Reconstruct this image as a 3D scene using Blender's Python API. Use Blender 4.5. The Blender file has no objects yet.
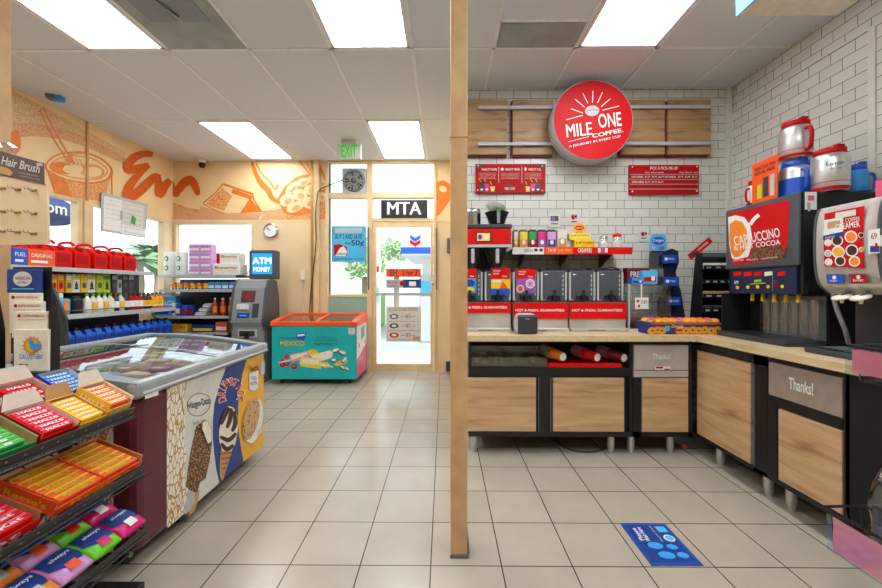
import bpy, bmesh, math, random
from mathutils import Matrix, Vector
random.seed(7)
PI = math.pi
SC = bpy.context.scene
COL = SC.collection

# ------------------------------------------------------------------ camera, world, sun, exposure
CAMZ = 1.2; FPX = 384.3; HX, HY = 441.0, 287.3; YAW = 0.008
cd = bpy.data.cameras.new('camera'); cam = bpy.data.objects.new('camera', cd); COL.objects.link(cam)
cam.location = (0, 0, CAMZ); cam.rotation_euler = (PI/2, 0, YAW)
cd.sensor_width = 36; cd.lens = 36*FPX/882; cd.shift_y = -(294-HY)/882; cd.clip_start = 0.05; cd.clip_end = 400
SC.camera = cam
w = bpy.data.worlds.new('sky'); SC.world = w; w.use_nodes = True
bg = w.node_tree.nodes['Background']; bg.inputs[0].default_value = (0.80, 0.90, 0.97, 1); bg.inputs[1].default_value = 2.0
sl = bpy.data.lights.new('sun', 'SUN'); sl.energy = 3.2; sl.angle = 0.03; sl.color = (1, .96, .9)
so = bpy.data.objects.new('sun', sl); COL.objects.link(so); so.rotation_euler = (math.radians(38), 0, math.radians(35))
EMIT = 9.0
SC.view_settings.view_transform = 'Standard'; SC.view_settings.look = 'None'
SC.view_settings.gamma = 1; SC.view_settings.exposure = 0.4; SC.view_settings.use_curve_mapping = False

# ------------------------------------------------------------------ photograph -> plane helpers (points on real planes)
cy_, sy_ = math.cos(YAW), math.sin(YAW)
def ray(px, py):
    u = (px-HX)/FPX; v = (HY-py)/FPX
    return Vector((u*cy_-sy_, cy_+u*sy_, v))
def onp(px, py, ax, val):
    d = ray(px, py); o = Vector((0, 0, CAMZ)); i = 'xyz'.index(ax)
    t = (val-o[i])/d[i]
    return o+d*t
def PY(px, py, Y): return onp(px, py, 'y', Y)
def PX(px, py, X): return onp(px, py, 'x', X)
def PZ(px, py, Z): return onp(px, py, 'z', Z)

# ------------------------------------------------------------------ materials
def lin(h):
    h = h.lstrip('#'); c = [int(h[i:i+2], 16)/255 for i in (0, 2, 4)]
    return tuple(((x/12.92) if x <= .04045 else ((x+.055)/1.055)**2.4) for x in c)+(1,)
MATS = {}
def nm(name):
    m = bpy.data.materials.new(name); m.use_nodes = True; MATS[name] = m
    nt = m.node_tree; return m, nt, nt.nodes['Principled BSDF']
def node(nt, t, **k):
    n = nt.nodes.new(t)
    for a, b in k.items(): setattr(n, a, b)
    return n
def M(name, hexc, rough=.5, metal=0, emit=0, var=.04, spec=None, bump=0, nscale=30):
    if name in MATS: return name
    m, nt, b = nm(name); c = lin(hexc)
    tc = node(nt, 'ShaderNodeTexCoord'); ns = node(nt, 'ShaderNodeTexNoise'); ns.inputs['Scale'].default_value = nscale
    nt.links.new(tc.outputs['Object'], ns.inputs['Vector'])
    r = node(nt, 'ShaderNodeValToRGB')
    r.color_ramp.elements[0].position = .3; r.color_ramp.elements[1].position = .7
    r.color_ramp.elements[0].color = tuple(x*(1-var*2) for x in c[:3])+(1,); r.color_ramp.elements[1].color = tuple(min(1, x*(1+var)) for x in c[:3])+(1,)
    nt.links.new(ns.outputs['Fac'], r.inputs[0]); nt.links.new(r.outputs[0], b.inputs['Base Color'])
    b.inputs['Roughness'].default_value = rough; b.inputs['Metallic'].default_value = metal
    if spec is not None: b.inputs['Specular IOR Level'].default_value = spec
    if emit: b.inputs['Emission Color'].default_value = c; b.inputs['Emission Strength'].default_value = emit
    if bump:
        bp = node(nt, 'ShaderNodeBump'); bp.inputs['Strength'].default_value = bump; bp.inputs['Distance'].default_value = .003
        nt.links.new(ns.outputs['Fac'], bp.inputs['Height']); nt.links.new(bp.outputs[0], b.inputs['Normal'])
    return name
def glassmat(name, col=(.9, .96, .97), refl=.08, rough=.02):
    m, nt, b = nm(name); nt.nodes.remove(b)
    tr = node(nt, 'ShaderNodeBsdfTransparent'); tr.inputs[0].default_value = col+(1,)
    gl = node(nt, 'ShaderNodeBsdfGlossy'); gl.inputs['Roughness'].default_value = rough
    fr = node(nt, 'ShaderNodeFresnel'); fr.inputs[0].default_value = 1.45
    ad = node(nt, 'ShaderNodeMath', operation='ADD'); ad.inputs[1].default_value = refl-.04; ad.use_clamp = True
    mx = node(nt, 'ShaderNodeMixShader')
    ge = node(nt, 'ShaderNodeNewGeometry'); iv = node(nt, 'ShaderNodeMath', operation='SUBTRACT'); iv.inputs[0].default_value = 1; ml = node(nt, 'ShaderNodeMath', operation='MULTIPLY')
    nt.links.new(ge.outputs['Backfacing'], iv.inputs[1]); nt.links.new(fr.outputs[0], ad.inputs[0]); nt.links.new(ad.outputs[0], ml.inputs[0]); nt.links.new(iv.outputs[0], ml.inputs[1]); nt.links.new(ml.outputs[0], mx.inputs[0])
    nt.links.new(tr.outputs[0], mx.inputs[1]); nt.links.new(gl.outputs[0], mx.inputs[2])
    nt.links.new(mx.outputs[0], nt.nodes['Material Output'].inputs[0]); return name
def brickmat(name, c1, c2, mortar, bw, rh, ms, offset, swz, shift=(0, 0), rough=.3, bump=.4, var=.0, nsc=3):
    m, nt, b = nm(name)
    tc = node(nt, 'ShaderNodeTexCoord'); sp = node(nt, 'ShaderNodeSeparateXYZ'); cb = node(nt, 'ShaderNodeCombineXYZ')
    nt.links.new(tc.outputs['Object'], sp.inputs[0])
    for k, a in enumerate(swz):
        ad = node(nt, 'ShaderNodeMath', operation='ADD'); ad.inputs[1].default_value = shift[k]
        nt.links.new(sp.outputs['XYZ'.index(a)], ad.inputs[0]); nt.links.new(ad.outputs[0], cb.inputs[k])
    br = node(nt, 'ShaderNodeTexBrick'); br.offset = offset; br.squash = 1
    br.inputs['Scale'].default_value = 1; br.inputs['Mortar Size'].default_value = ms; br.inputs['Mortar Smooth'].default_value = .1
    br.inputs['Brick Width'].default_value = bw; br.inputs['Row Height'].default_value = rh
    br.inputs['Color1'].default_value = lin(c1); br.inputs['Color2'].default_value = lin(c2); br.inputs['Mortar'].default_value = lin(mortar)
    nt.links.new(cb.outputs[0], br.inputs['Vector'])
    ns = node(nt, 'ShaderNodeTexNoise'); ns.inputs['Scale'].default_value = nsc; ns.inputs['Detail'].default_value = 6
    nt.links.new(tc.outputs['Object'], ns.inputs['Vector'])
    mx = node(nt, 'ShaderNodeMix', data_type='RGBA', blend_type='MULTIPLY'); mx.inputs[0].default_value = 1
    rp = node(nt, 'ShaderNodeValToRGB'); rp.color_ramp.elements[0].color = (1-var, 1-var, 1-var, 1); rp.color_ramp.elements[0].position = .3; rp.color_ramp.elements[1].position = .7
    nt.links.new(ns.outputs['Fac'], rp.inputs[0]); nt.links.new(br.outputs['Color'], mx.inputs[6]); nt.links.new(rp.outputs[0], mx.inputs[7])
    nt.links.new(mx.outputs[2], b.inputs['Base Color']); b.inputs['Roughness'].default_value = rough
    inv = node(nt, 'ShaderNodeMath', operation='SUBTRACT'); inv.inputs[0].default_value = 1; nt.links.new(br.outputs['Fac'], inv.inputs[1])
    bp = node(nt, 'ShaderNodeBump'); bp.inputs['Strength'].default_value = bump; bp.inputs['Distance'].default_value = .002
    nt.links.new(inv.outputs[0], bp.inputs['Height']); nt.links.new(bp.outputs[0], b.inputs['Normal'])
    return name
def woodmat(name, cols, scale=(1, 1, 1), rough=.45, nsc=3):
    m, nt, b = nm(name)
    tc = node(nt, 'ShaderNodeTexCoord'); mp = node(nt, 'ShaderNodeMapping'); mp.inputs['Scale'].default_value = scale
    nt.links.new(tc.outputs['Object'], mp.inputs[0])
    ns = node(nt, 'ShaderNodeTexNoise'); ns.inputs['Scale'].default_value = nsc; ns.inputs['Detail'].default_value = 5; ns.inputs['Distortion'].default_value = .6
    nt.links.new(mp.outputs[0], ns.inputs['Vector'])
    r = node(nt, 'ShaderNodeValToRGB'); els = r.color_ramp.elements
    els[0].position = .28; els[0].color = lin(cols[0]); els[1].position = .72; els[1].color = lin(cols[-1])
    for i, c in enumerate(cols[1:-1]):
        e = els.new(.28+.44*(i+1)/(len(cols)-1)); e.color = lin(c)
    nt.links.new(ns.outputs['Fac'], r.inputs[0]); nt.links.new(r.outputs[0], b.inputs['Base Color'])
    b.inputs['Roughness'].default_value = rough
    return name
def cellmat(name, base, line, scale, thr=.05, rough=.4):
    m, nt, b = nm(name)
    tc = node(nt, 'ShaderNodeTexCoord'); mp = node(nt, 'ShaderNodeMapping'); mp.inputs['Scale'].default_value = scale; mp.inputs['Rotation'].default_value = (.5, .2, .3)
    nt.links.new(tc.outputs['Object'], mp.inputs[0])
    vo = node(nt, 'ShaderNodeTexVoronoi', feature='DISTANCE_TO_EDGE'); vo.inputs['Scale'].default_value = 1
    nt.links.new(mp.outputs[0], vo.inputs['Vector'])
    r = node(nt, 'ShaderNodeValToRGB'); r.color_ramp.interpolation = 'LINEAR'
    r.color_ramp.elements[0].position = thr; r.color_ramp.elements[0].color = lin(line)
    r.color_ramp.elements[1].position = thr+.03; r.color_ramp.elements[1].color = lin(base)
    nt.links.new(vo.outputs[0], r.inputs[0]); nt.links.new(r.outputs[0], b.inputs['Base Color']); b.inputs['Roughness'].default_value = rough
    return name
def specklemat(name, c1, c2, scale, lo, hi, rough=.5):
    m, nt, b = nm(name)
    tc = node(nt, 'ShaderNodeTexCoord'); ns = node(nt, 'ShaderNodeTexNoise'); ns.inputs['Scale'].default_value = scale; ns.inputs['Detail'].default_value = 2
    nt.links.new(tc.outputs['Object'], ns.inputs['Vector'])
    r = node(nt, 'ShaderNodeValToRGB'); r.color_ramp.elements[0].position = lo; r.color_ramp.elements[0].color = lin(c1)
    r.color_ramp.elements[1].position = hi; r.color_ramp.elements[1].color = lin(c2)
    nt.links.new(ns.outputs['Fac'], r.inputs[0]); nt.links.new(r.outputs[0], b.inputs['Base Color']); b.inputs['Roughness'].default_value = rough
    return name

T = .3048
brickmat('floor_tile', '#b3a897', '#ada291', '#38322a', T, T, .0028, 0, 'XY', (.188*T+T*20, -5.434*T+T*40), rough=.22, bump=.35, var=.10, nsc=5)
brickmat('subway_back', '#dcdbd3', '#d3d2c9', '#6e6c66', .1524, .0762, .0022, .5, 'XZ', (.06, -.0), rough=.22, bump=.5, var=.03)
brickmat('subway_side', '#dcdbd3', '#d3d2c9', '#6e6c66', .1524, .0762, .0022, .5, 'YZ', (.03, -.0), rough=.22, bump=.5, var=.03)
woodmat('door_wood', ['#9c7350', '#c39a70', '#cfa87f', '#d8b48c'], (.7, .7, 7), .4, 3)
woodmat('panel_wood', ['#7c5a3c', '#a37f58', '#b18d63', '#bd9a70'], (.8, .8, 7), .5, 3)
woodmat('counter_top', ['#c9ad80', '#d8bf94', '#dfc79e'], (6, 1.5, 6), .3, 5)
woodmat('steel', ['#b3aea6', '#c8c3bb', '#d6d2cb'], (.6, 3, .6), .28, 6); MATS['steel'].node_tree.nodes['Principled BSDF'].inputs['Metallic'].default_value = .35
M('steel_brown', '#aa9c8e', .35, .3); M('silver', '#cfcfcf', .32, .75)
M('paint_beige', '#e6cba0', .5, var=.03, nscale=3); M('frame_beige', '#e2c698', .45, var=.05, nscale=8); M('ceiling_tile', '#e0e4e7', .8, var=.03, bump=.3, nscale=120)
M('post_paint', '#cda474', .5, var=.09, nscale=9)
M('tbar', '#f2f2f0', .5); M('grey_vent', '#a2aaa6', .5, var=.1, nscale=5); M('diffuser', '#f4faff', .5, emit=EMIT, var=.0)
M('black', '#17171a', .4); M('black_matte', '#101014', .7); M('char', '#35383c', .4); M('char2', '#4a4f55', .45); M('navy', '#1b2748', .45)
M('grey', '#8b8f92', .4); M('lgrey', '#b9bcbc', .45); M('dgrey', '#5b6066', .45); M('white', '#ecebe6', .5); M('offwhite', '#d8d6cc', .55)
M('red', '#b5080e', .5, spec=.2); M('red2', '#d90f08', .5, spec=.2); M('darkred', '#7d1420', .45); M('maroon', '#5f2233', .3, var=.08, nscale=12); M('pink', '#e0567e', .4); M('hotpink', '#e3177a', .35)
M('orange', '#f0561d', .4); M('orange2', '#f58b1f', .4); M('yellow', '#f4c71c', .4); M('yellow2', '#f5d84a', .4); M('gold', '#f0b52e', .4)
M('green', '#2c9a4b', .4); M('lime', '#6fd21f', .35); M('lime2', '#b8d419', .4); M('blue', '#1553c0', .4); M('blue2', '#2f9be6', .4); M('dblue', '#0f3a86', .4); M('sky', '#4db7e8', .4)
M('teal', '#12b3b4', .4); M('purple', '#8a5fb0', .4); M('lilac', '#d79ad6', .4); M('cream', '#efe3cf', .5); M('brown', '#6b3d20', .6, var=.25, nscale=60); M('choc', '#4a2616', .5, var=.25, nscale=80)
M('tan', '#c89a62', .6); M('card', '#b98d58', .7); M('cardw', '#dccfbd', .7); M('chrome', '#c8c8c8', .15, 1); M('brass', '#b58a3a', .4, .6)
M('hdr', '#66524c', .5); M('gridgrey', '#7d8386', .5); M('rimgrey', '#979b9d', .35); M('pinkstrip', '#ff93a9', .4); M('mural_base', '#eecf9b', .55, var=.03, nscale=4); M('mural_or', '#e87a1c', .5, var=.08, nscale=20); M('mural_dk', '#d65c10', .5, var=.05, nscale=20); M('mural_lt', '#f0cf9f', .55, var=.02)
specklemat('mural_spk', '#eccb99', '#b98562', 130, .46, .66); specklemat('mural_rd', '#e8b888', '#bd7a52', 150, .44, .62); specklemat('mural_spk2', '#e8b77a', '#dd7430', 70, .42, .6)
specklemat('granite', '#2b2b2b', '#716b62', 45, .45, .7, .25)
cellmat('gold_leaf', '#ece5d5', '#b98a35', (48, 48, 19), .06)
specklemat('almond', '#4a2a1c', '#c08a4c', 90, .52, .6, .4); specklemat('cookie', '#d0a678', '#5b3a26', 60, .58, .64, .6); specklemat('beans', '#3c1d10', '#8b5a36', 60, .4, .6, .5)
glassmat('glass'); glassmat('window_glass', (.97, .99, 1), .04); glassmat('acrylic', (.94, .96, .96), .22, .08); glassmat('lid_glass', (.62, .70, .72), .16, .03); glassmat('bag_clear', (.9, .9, .9), .2, .15)
M('screen_blue', '#1187e8', .3, emit=.9, var=0); M('screen_white', '#ffffff', .3, emit=1.0, var=0); M('exit_green', '#08b830', .4, emit=.55, var=0); M('screen_or', '#e8a040', .3, emit=.6); M('sign_red', '#c8060c', .55, var=0, spec=.25)
M('foliage', '#6f8f62', .8, var=.2); M('foliage2', '#a8c490', .8, var=.2); M('trunk', '#8a7a66', .8); M('road', '#9d9f9f', .8); M('grass', '#5f8f3c', .9, var=.2); M('bldg', '#d6dbe0', .8)
M('juice', '#c8381a', .2); M('greenpanel', '#8fae9c', .6)

# ------------------------------------------------------------------ mesh builder
_tc = {}
def text_geo(s, bold):
    k = (s, bold)
    if k not in _tc:
        cu = bpy.data.curves.new('t', 'FONT'); cu.body = s; cu.size = 1; cu.offset = 0 if 'M' in s else bold*.45; cu.resolution_u = 3
        ob = bpy.data.objects.new('t', cu); me = bpy.data.meshes.new_from_object(ob)
        vs = [v.co.copy() for v in me.vertices]; fs = [tuple(p.vertices) for p in me.polygons]
        bpy.data.objects.remove(ob); bpy.data.meshes.remove(me); bpy.data.curves.remove(cu)
        if vs:
            x0 = min(v.x for v in vs); x1 = max(v.x for v in vs); y0 = min(v.y for v in vs); y1 = max(v.y for v in vs)
            vs = [((v.x-x0)/max(1e-6, x1-x0)-.5, (v.y-y0)/max(1e-6, y1-y0)-.5, 0) for v in vs]
            if 'M' in s and bold > .015:
                n = len(vs); q = bold*.5/max(1e-6, x1-x0); f0 = list(fs); v0 = list(vs)
                for k, (dx, dz) in enumerate(((-q, 1), (q, 2))):
                    vs += [(a+dx, b, dz*.00003) for a, b, c in v0]; fs += [tuple(i+n*(k+1) for i in f) for f in f0]
        _tc[k] = (vs, fs)
    return _tc[k]
def FY(x, y, z): return Matrix(((1, 0, 0, x), (0, 0, -1, y), (0, 1, 0, z), (0, 0, 0, 1)))     # face seen from -Y
def FXm(x, y, z): return Matrix(((0, 0, -1, x), (-1, 0, 0, y), (0, 1, 0, z), (0, 0, 0, 1)))   # face seen from -X
def FXp(x, y, z): return Matrix(((0, 0, 1, x), (1, 0, 0, y), (0, 1, 0, z), (0, 0, 0, 1)))     # face seen from +X
def FZ(x, y, z): return Matrix.Translation((x, y, z))
def Rx(a): return Matrix.Rotation(a, 4, 'X')
def Ry(a): return Matrix.Rotation(a, 4, 'Y')
def Rz(a): return Matrix.Rotation(a, 4, 'Z')
def Tr(x, y, z): return Matrix.Translation((x, y, z))
def smooth(pts, n=6, closed=False):
    P = [Vector(p) for p in pts]; N = len(P); out = []
    rng = range(N if closed else N-1)
    for i in rng:
        if closed: a, b, c, d = P[i-1], P[i], P[(i+1) % N], P[(i+2) % N]
        else: a, b, c, d = P[max(i-1, 0)], P[i], P[i+1], P[min(i+2, N-1)]
        for k in range(n):
            t = k/n; out.append(.5*((2*b)+(c-a)*t+(2*a-5*b+4*c-d)*t*t+(3*b-a-3*c+d)*t**3))
    if not closed: out.append(P[-1])
    return out
class MB:
    def __init__(s, X=None): s.v = []; s.f = []; s.fm = []; s.fs = []; s.m = []; s.X = X or Matrix()
    def add(s, vs, fs, mat, sm=False, X=None):
        A = s.X @ X if X is not None else s.X
        o = len(s.v); s.v += [tuple(A @ Vector(v)) for v in vs]
        if mat not in s.m: s.m.append(mat)
        k = s.m.index(mat)
        for f in fs: s.f.append(tuple(o+i for i in f)); s.fm.append(k); s.fs.append(sm)
        return s
    def box(s, x0, x1, y0, y1, z0, z1, mat, b=0, X=None):
        if x1 < x0: x0, x1 = x1, x0
        if y1 < y0: y0, y1 = y1, y0
        if z1 < z0: z0, z1 = z1, z0
        b = min(b, (x1-x0)*.45, (y1-y0)*.45, (z1-z0)*.45)
        if b <= 0:
            vs = [(x, y, z) for z in (z0, z1) for y in (y0, y1) for x in (x0, x1)]
            return s.add(vs, [(0, 2, 3, 1), (4, 5, 7, 6), (0, 1, 5, 4), (2, 6, 7, 3), (0, 4, 6, 2), (1, 3, 7, 5)], mat, False, X)
        bm = bmesh.new(); bmesh.ops.create_cube(bm, size=1)
        for v in bm.verts: v.co = Vector(((x0+x1)/2+v.co.x*(x1-x0), (y0+y1)/2+v.co.y*(y1-y0), (z0+z1)/2+v.co.z*(z1-z0)))
        bmesh.ops.bevel(bm, geom=bm.edges[:], offset=b, segments=2, affect='EDGES', profile=.5)
        bm.verts.ensure_lookup_table(); bm.verts.index_update()
        vs = [v.co[:] for v in bm.verts]; fs = [tuple(v.index for v in f.verts) for f in bm.faces]; bm.free()
        return s.add(vs, fs, mat, False, X)
    def lathe(s, prof, mat, n=20, X=None, c=(0, 0, 0), sm=True, cap=True):
        vs = []; fs = []
        for r, z in prof:
            for i in range(n): a = 2*PI*i/n; vs.append((c[0]+r*math.cos(a), c[1]+r*math.sin(a), c[2]+z))
        for j in range(len(prof)-1):
            for i in range(n): k = (i+1) % n; fs.append((j*n+i, j*n+k, (j+1)*n+k, (j+1)*n+i))
        s.add(vs, fs, mat, sm, X)
        if cap:
            if prof[0][0] > 1e-4: s.add(vs[:n], [tuple(reversed(range(n)))], mat, False, X)
            if prof[-1][0] > 1e-4: s.add(vs[-n:], [tuple(range(n))], mat, False, X)
        return s
    def cyl(s, x, y, z, r, h, mat, n=18, r2=None, X=None): return s.lathe([(r, 0), (r if r2 is None else r2, h)], mat, n, X, (x, y, z))
    def tube(s, pts, r, mat, n=8, X=None, closed=False, sm=True):
        P = [Vector(p) for p in pts]; N = len(P); vs = []; fs = []
        up = None
        for i, p in enumerate(P):
            if closed: t = P[(i+1) % N]-P[i-1]
            else: t = P[min(i+1, N-1)]-P[max(i-1, 0)]
            t.normalize()
            if up is None: up = Vector((0, 0, 1)) if abs(t.z) < .9 else Vector((1, 0, 0))
            a = t.cross(up)
            if a.length < 1e-4: a = t.cross(Vector((0, 1, 0)))
            a.normalize(); b = a.cross(t); b.normalize(); up = b
            for k in range(n): q = 2*PI*k/n; vs.append(p+a*(r*math.cos(q))+b*(r*math.sin(q)))
        for i in range(N if closed else N-1):
            j = (i+1) % N
            for k in range(n): l = (k+1) % n; fs.append((i*n+k, i*n+l, j*n+l, j*n+k))
        if not closed: fs.append(tuple(range(n))); fs.append(tuple(reversed(range((N-1)*n, N*n))))
        return s.add(vs, fs, mat, sm, X)
    def prism(s, poly, z0, z1, mat, X=None, sm=False):
        n = len(poly)
        vs = [(p[0], p[1], z0) for p in poly]+[(p[0], p[1], z1) for p in poly]
        fs = [tuple(reversed(range(n))), tuple(range(n, 2*n))]+[(i, (i+1) % n, n+(i+1) % n, n+i) for i in range(n)]
        return s.add(vs, fs, mat, sm, X)
    def flat(s, poly, mat, z=0, X=None): return s.add([(p[0], p[1], z) for p in poly], [tuple(range(len(poly)))], mat, False, X)
    def rect(s, x0, x1, y0, y1, mat, z=0, X=None): return s.flat([(x0, y0), (x1, y0), (x1, y1), (x0, y1)], mat, z, X)
    def disc(s, x, y, rx, ry, mat, z=0, X=None, n=24, rot=0):
        c, q = math.cos(rot), math.sin(rot)
        return s.flat([(x+rx*math.cos(2*PI*i/n)*c-ry*math.sin(2*PI*i/n)*q, y+rx*math.cos(2*PI*i/n)*q+ry*math.sin(2*PI*i/n)*c) for i in range(n)], mat, z, X)
    def rib2(s, pts, w, mat, fn, closed=False, sn=5):
        P = smooth([(a, b, 0) for a, b in pts], sn, closed); N = len(P); L = []; R = []
        for i, p in enumerate(P):
            t = (P[(i+1) % N]-P[i-1]) if closed else (P[min(i+1, N-1)]-P[max(i-1, 0)])
            t.normalize(); nn = Vector((-t.y, t.x, 0))
            ww = w if not isinstance(w, (list, tuple)) else (w[0]+(w[1]-w[0])*math.sin(PI*i/(N-1)))
            L.append(p+nn*ww/2); R.append(p-nn*ww/2)
        vs = [fn(a.x, a.y, i/N) for i, a in enumerate(L)]+[fn(a.x, a.y, i/N) for i, a in enumerate(R)]
        fs = [(i, (i+1) % N, N+(i+1) % N, N+i) for i in range(N if closed else N-1)]
        return s.add(vs, fs, mat)
    def text(s, t, x, y, w, h, mat, z=0, X=None, bold=.02, rot=0):
        vs, fs = text_geo(t, bold); c, q = math.cos(rot), math.sin(rot)
        return s.add([(x+(a*w)*c-(b*h)*q, y+(a*w)*q+(b*h)*c, z+dz) for a, b, dz in vs], fs, mat, False, X)
    # drawings traced on a real plane: axis 'x' or 'y' with its coordinate
    def lay(s, ax, val):
        s.k = getattr(s, 'k', 0)+1; return val+(1 if (ax == 'x' and val < 0) else -1)*s.k*.00012
    def pp(s, pts, ax, val, mat):
        val = s.lay(ax, val); return s.add([onp(a, b, ax, val) for a, b in pts], [tuple(range(len(pts)))], mat)
    def prib(s, pts, w, ax, val, mat, closed=False):
        val = s.lay(ax, val); return s.rib2(pts, w, mat, lambda a, b, t: onp(a, b, ax, val+(1 if (ax == 'x' and val < 0) else -1)*t*(0 if closed else .0012)), closed)
    def pell(s, cx, cy, rx, ry, ax, val, mat, rot=0, n=28):
        c, q = math.cos(rot), math.sin(rot)
        return s.pp([(cx+rx*math.cos(2*PI*i/n)*c-ry*math.sin(2*PI*i/n)*q, cy+rx*math.cos(2*PI*i/n)*q+ry*math.sin(2*PI*i/n)*c) for i in range(n)], ax, val, mat)
    def ptext(s, t, x0, y0, x1, y1, ax, val, mat, bold=.02, rot=0):
        val = s.lay(ax, val)
        # drawn inside the box (x0,y0)-(x1,y1) of the photograph, on the plane
        vs, fs = text_geo(t, bold); c, q = math.cos(rot), math.sin(rot); cx, cy = (x0+x1)/2, (y0+y1)/2; ww = x1-x0; hh = y1-y0
        sg = 1 if (ax == 'x' and val < 0) else -1; return s.add([onp(cx+a*ww*c+b*hh*q, cy+a*ww*q-b*hh*c, ax, val+sg*dz) for a, b, dz in vs], fs, mat)
    def build(s, name, parent=None, loc=(0, 0, 0)):
        o = Vector(loc)
        if parent is not None:
            o = Vector((0, 0, 0)); p = parent
            while p is not None: o += p.location; p = p.parent
        me = bpy.data.meshes.new(name); me.from_pydata([tuple(Vector(v)-o) for v in s.v], [], s.f)
        for k in s.m: me.materials.append(MATS[k])
        for i, p in enumerate(me.polygons): p.material_index = s.fm[i]; p.use_smooth = s.fs[i]
        me.validate(); me.update()
        ob = bpy.data.objects.new(name, me); COL.objects.link(ob)
        if parent is None: ob.location = o
        else: ob.parent = parent
        return ob
def tag(o, label, cat, group=None, kind=None):
    if label: o['label'] = label
    if cat: o['category'] = cat
    if group: o['group'] = group
    if kind: o['kind'] = kind
    return o
def thing(name, label, cat, loc=(0, 0, 0), group=None):
    o = bpy.data.objects.new(name, None); COL.objects.link(o); o.location = loc; o.empty_display_size = .05
    return tag(o, label, cat, group)
def single(mb, name, label, cat, loc=(0, 0, 0), group=None, kind=None): return tag(mb.build(name, None, loc), label, cat, group, kind)
def struct(mb, name, parent=None):
    o = mb.build(name, parent)
    if parent is None: o['kind'] = 'structure'
    return o
def dup(root, label=None, M4=None, loc=None, rz=None, group=None):
    r = root.copy(); COL.objects.link(r)
    if label: r['label'] = label
    if group: r['group'] = group
    for ch in list(root.children):
        c = ch.copy(); COL.objects.link(c); c.parent = r
        for g in ch.children: d = g.copy(); COL.objects.link(d); d.parent = c
    if M4 is not None: setm(r, M4)
    if loc is not None: r.location = loc
    if rz is not None: r.rotation_euler = (0, 0, rz)
    return r
def setm(o, M4): o.location = M4.to_translation(); o.rotation_euler = M4.to_euler(); return o
ORD = ['first', 'second', 'third', 'fourth', 'fifth', 'sixth', 'seventh', 'eighth', 'ninth', 'tenth', 'eleventh', 'twelfth', 'thirteenth', 'fourteenth', 'fifteenth', 'sixteenth', 'seventeenth', 'eighteenth']

# ------------------------------------------------------------------ setting
CH = 2.99; XL, XR = -3.85, 2.57; YF, YC = 5.43, 3.46; XS = .16; YB = -3.2
def X5(px): return PY(px, 200, YF).x
def Z5(py): return PY(300, py, YF).z
struct(MB().box(XL-.1, XR+.1, YB-.1, YF+.1, -.05, 0, 'floor_tile'), 'floor')
struct(MB().box(XL-.1, XR+.1, YB-.1, YF+.1, CH, CH+.05, 'ceiling_tile'), 'ceiling')
# ceiling grid
g = MB(); gx = lambda m: (m-4.394)*.61; gy = lambda n: (n*2+4.718)*.61
for m in range(-2, 9):
    x = gx(m)
    if XL+.02 < x < XR: g.box(x-.012, x+.012, YB, YF if x < XS else YC, CH-.006, CH, 'tbar')
for n in range(-6, 2):
    y = gy(n)
    if y > YB: g.box(XL, XR if y < YC else XS, y-.012, y+.012, CH-.006, CH, 'tbar')
g.box(gx(5), gx(6), 2.568, 2.592, CH-.006, CH, 'tbar')
struct(g, 'trim_1')
# walls
SILL, WT = 1.08, 2.13
def wall_mb(mat='paint_beige'): return MB()
wl = MB()
yA0, yA1 = 3.0, PX(80, 200, XL).y; yB0, yB1 = PX(89.5, 200, XL).y, PX(165, 200, XL).y
wl.box(XL-.1, XL, YB, YF+.1, 0, SILL, 'paint_beige').box(XL-.1, XL, YB, YF+.1, WT, CH, 'paint_beige')
for a, b in ((YB, yA0), (yA1, yB0), (yB1, YF+.1)): wl.box(XL-.1, XL, a, b, SILL, WT, 'paint_beige')
struct(wl, 'wall_left')
wf = MB()
fx0, fx1 = X5(174), X5(254); tx0, tx1, tx2, tx3 = X5(329), X5(367.4), X5(372.5), X5(433.5); px1 = X5(436)
zt = Z5(160.5)
wf.box(XL, fx0, YF, YF+.1, 0, CH, 'paint_beige').box(fx0, fx1, YF, YF+.1, 0, SILL, 'paint_beige').box(fx0, fx1, YF, YF+.1, WT, CH, 'paint_beige')
wf.box(fx1, tx0, YF, YF+.1, 0, CH, 'paint_beige').box(px1, XS+.2, YF, YF+.1, 0, CH, 'paint_beige')
struct(wf, 'wall_far')
struct(MB().box(XS, XS+.1, YC+.1, YF, 0, CH, 'paint_beige'), 'wall_side')
struct(MB().box(XS, XR+.1, YC, YC+.1, 0, CH, 'subway_back'), 'wall_back')
struct(MB().box(XR, XR+.1, YB, YC, 0, CH, 'subway_side').box(XR-.015, XR, YB, YC, 0, 2.744, 'subway_side'), 'wall_right')
struct(MB().box(XL, XR, YB-.1, YB, 0, CH, 'paint_beige'), 'wall_rear')
struct(MB().box(XR-.022, XR-.01, YB, YC, 2.744, 2.756, 'offwhite').box(XR-.024, XR-.012, 2.29, 2.33, .86, 2.744, 'offwhite')
       .box(XR-.05, XR-.012, YC-.03, YC, .86, CH, 'offwhite'), 'trim_2')
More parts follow.
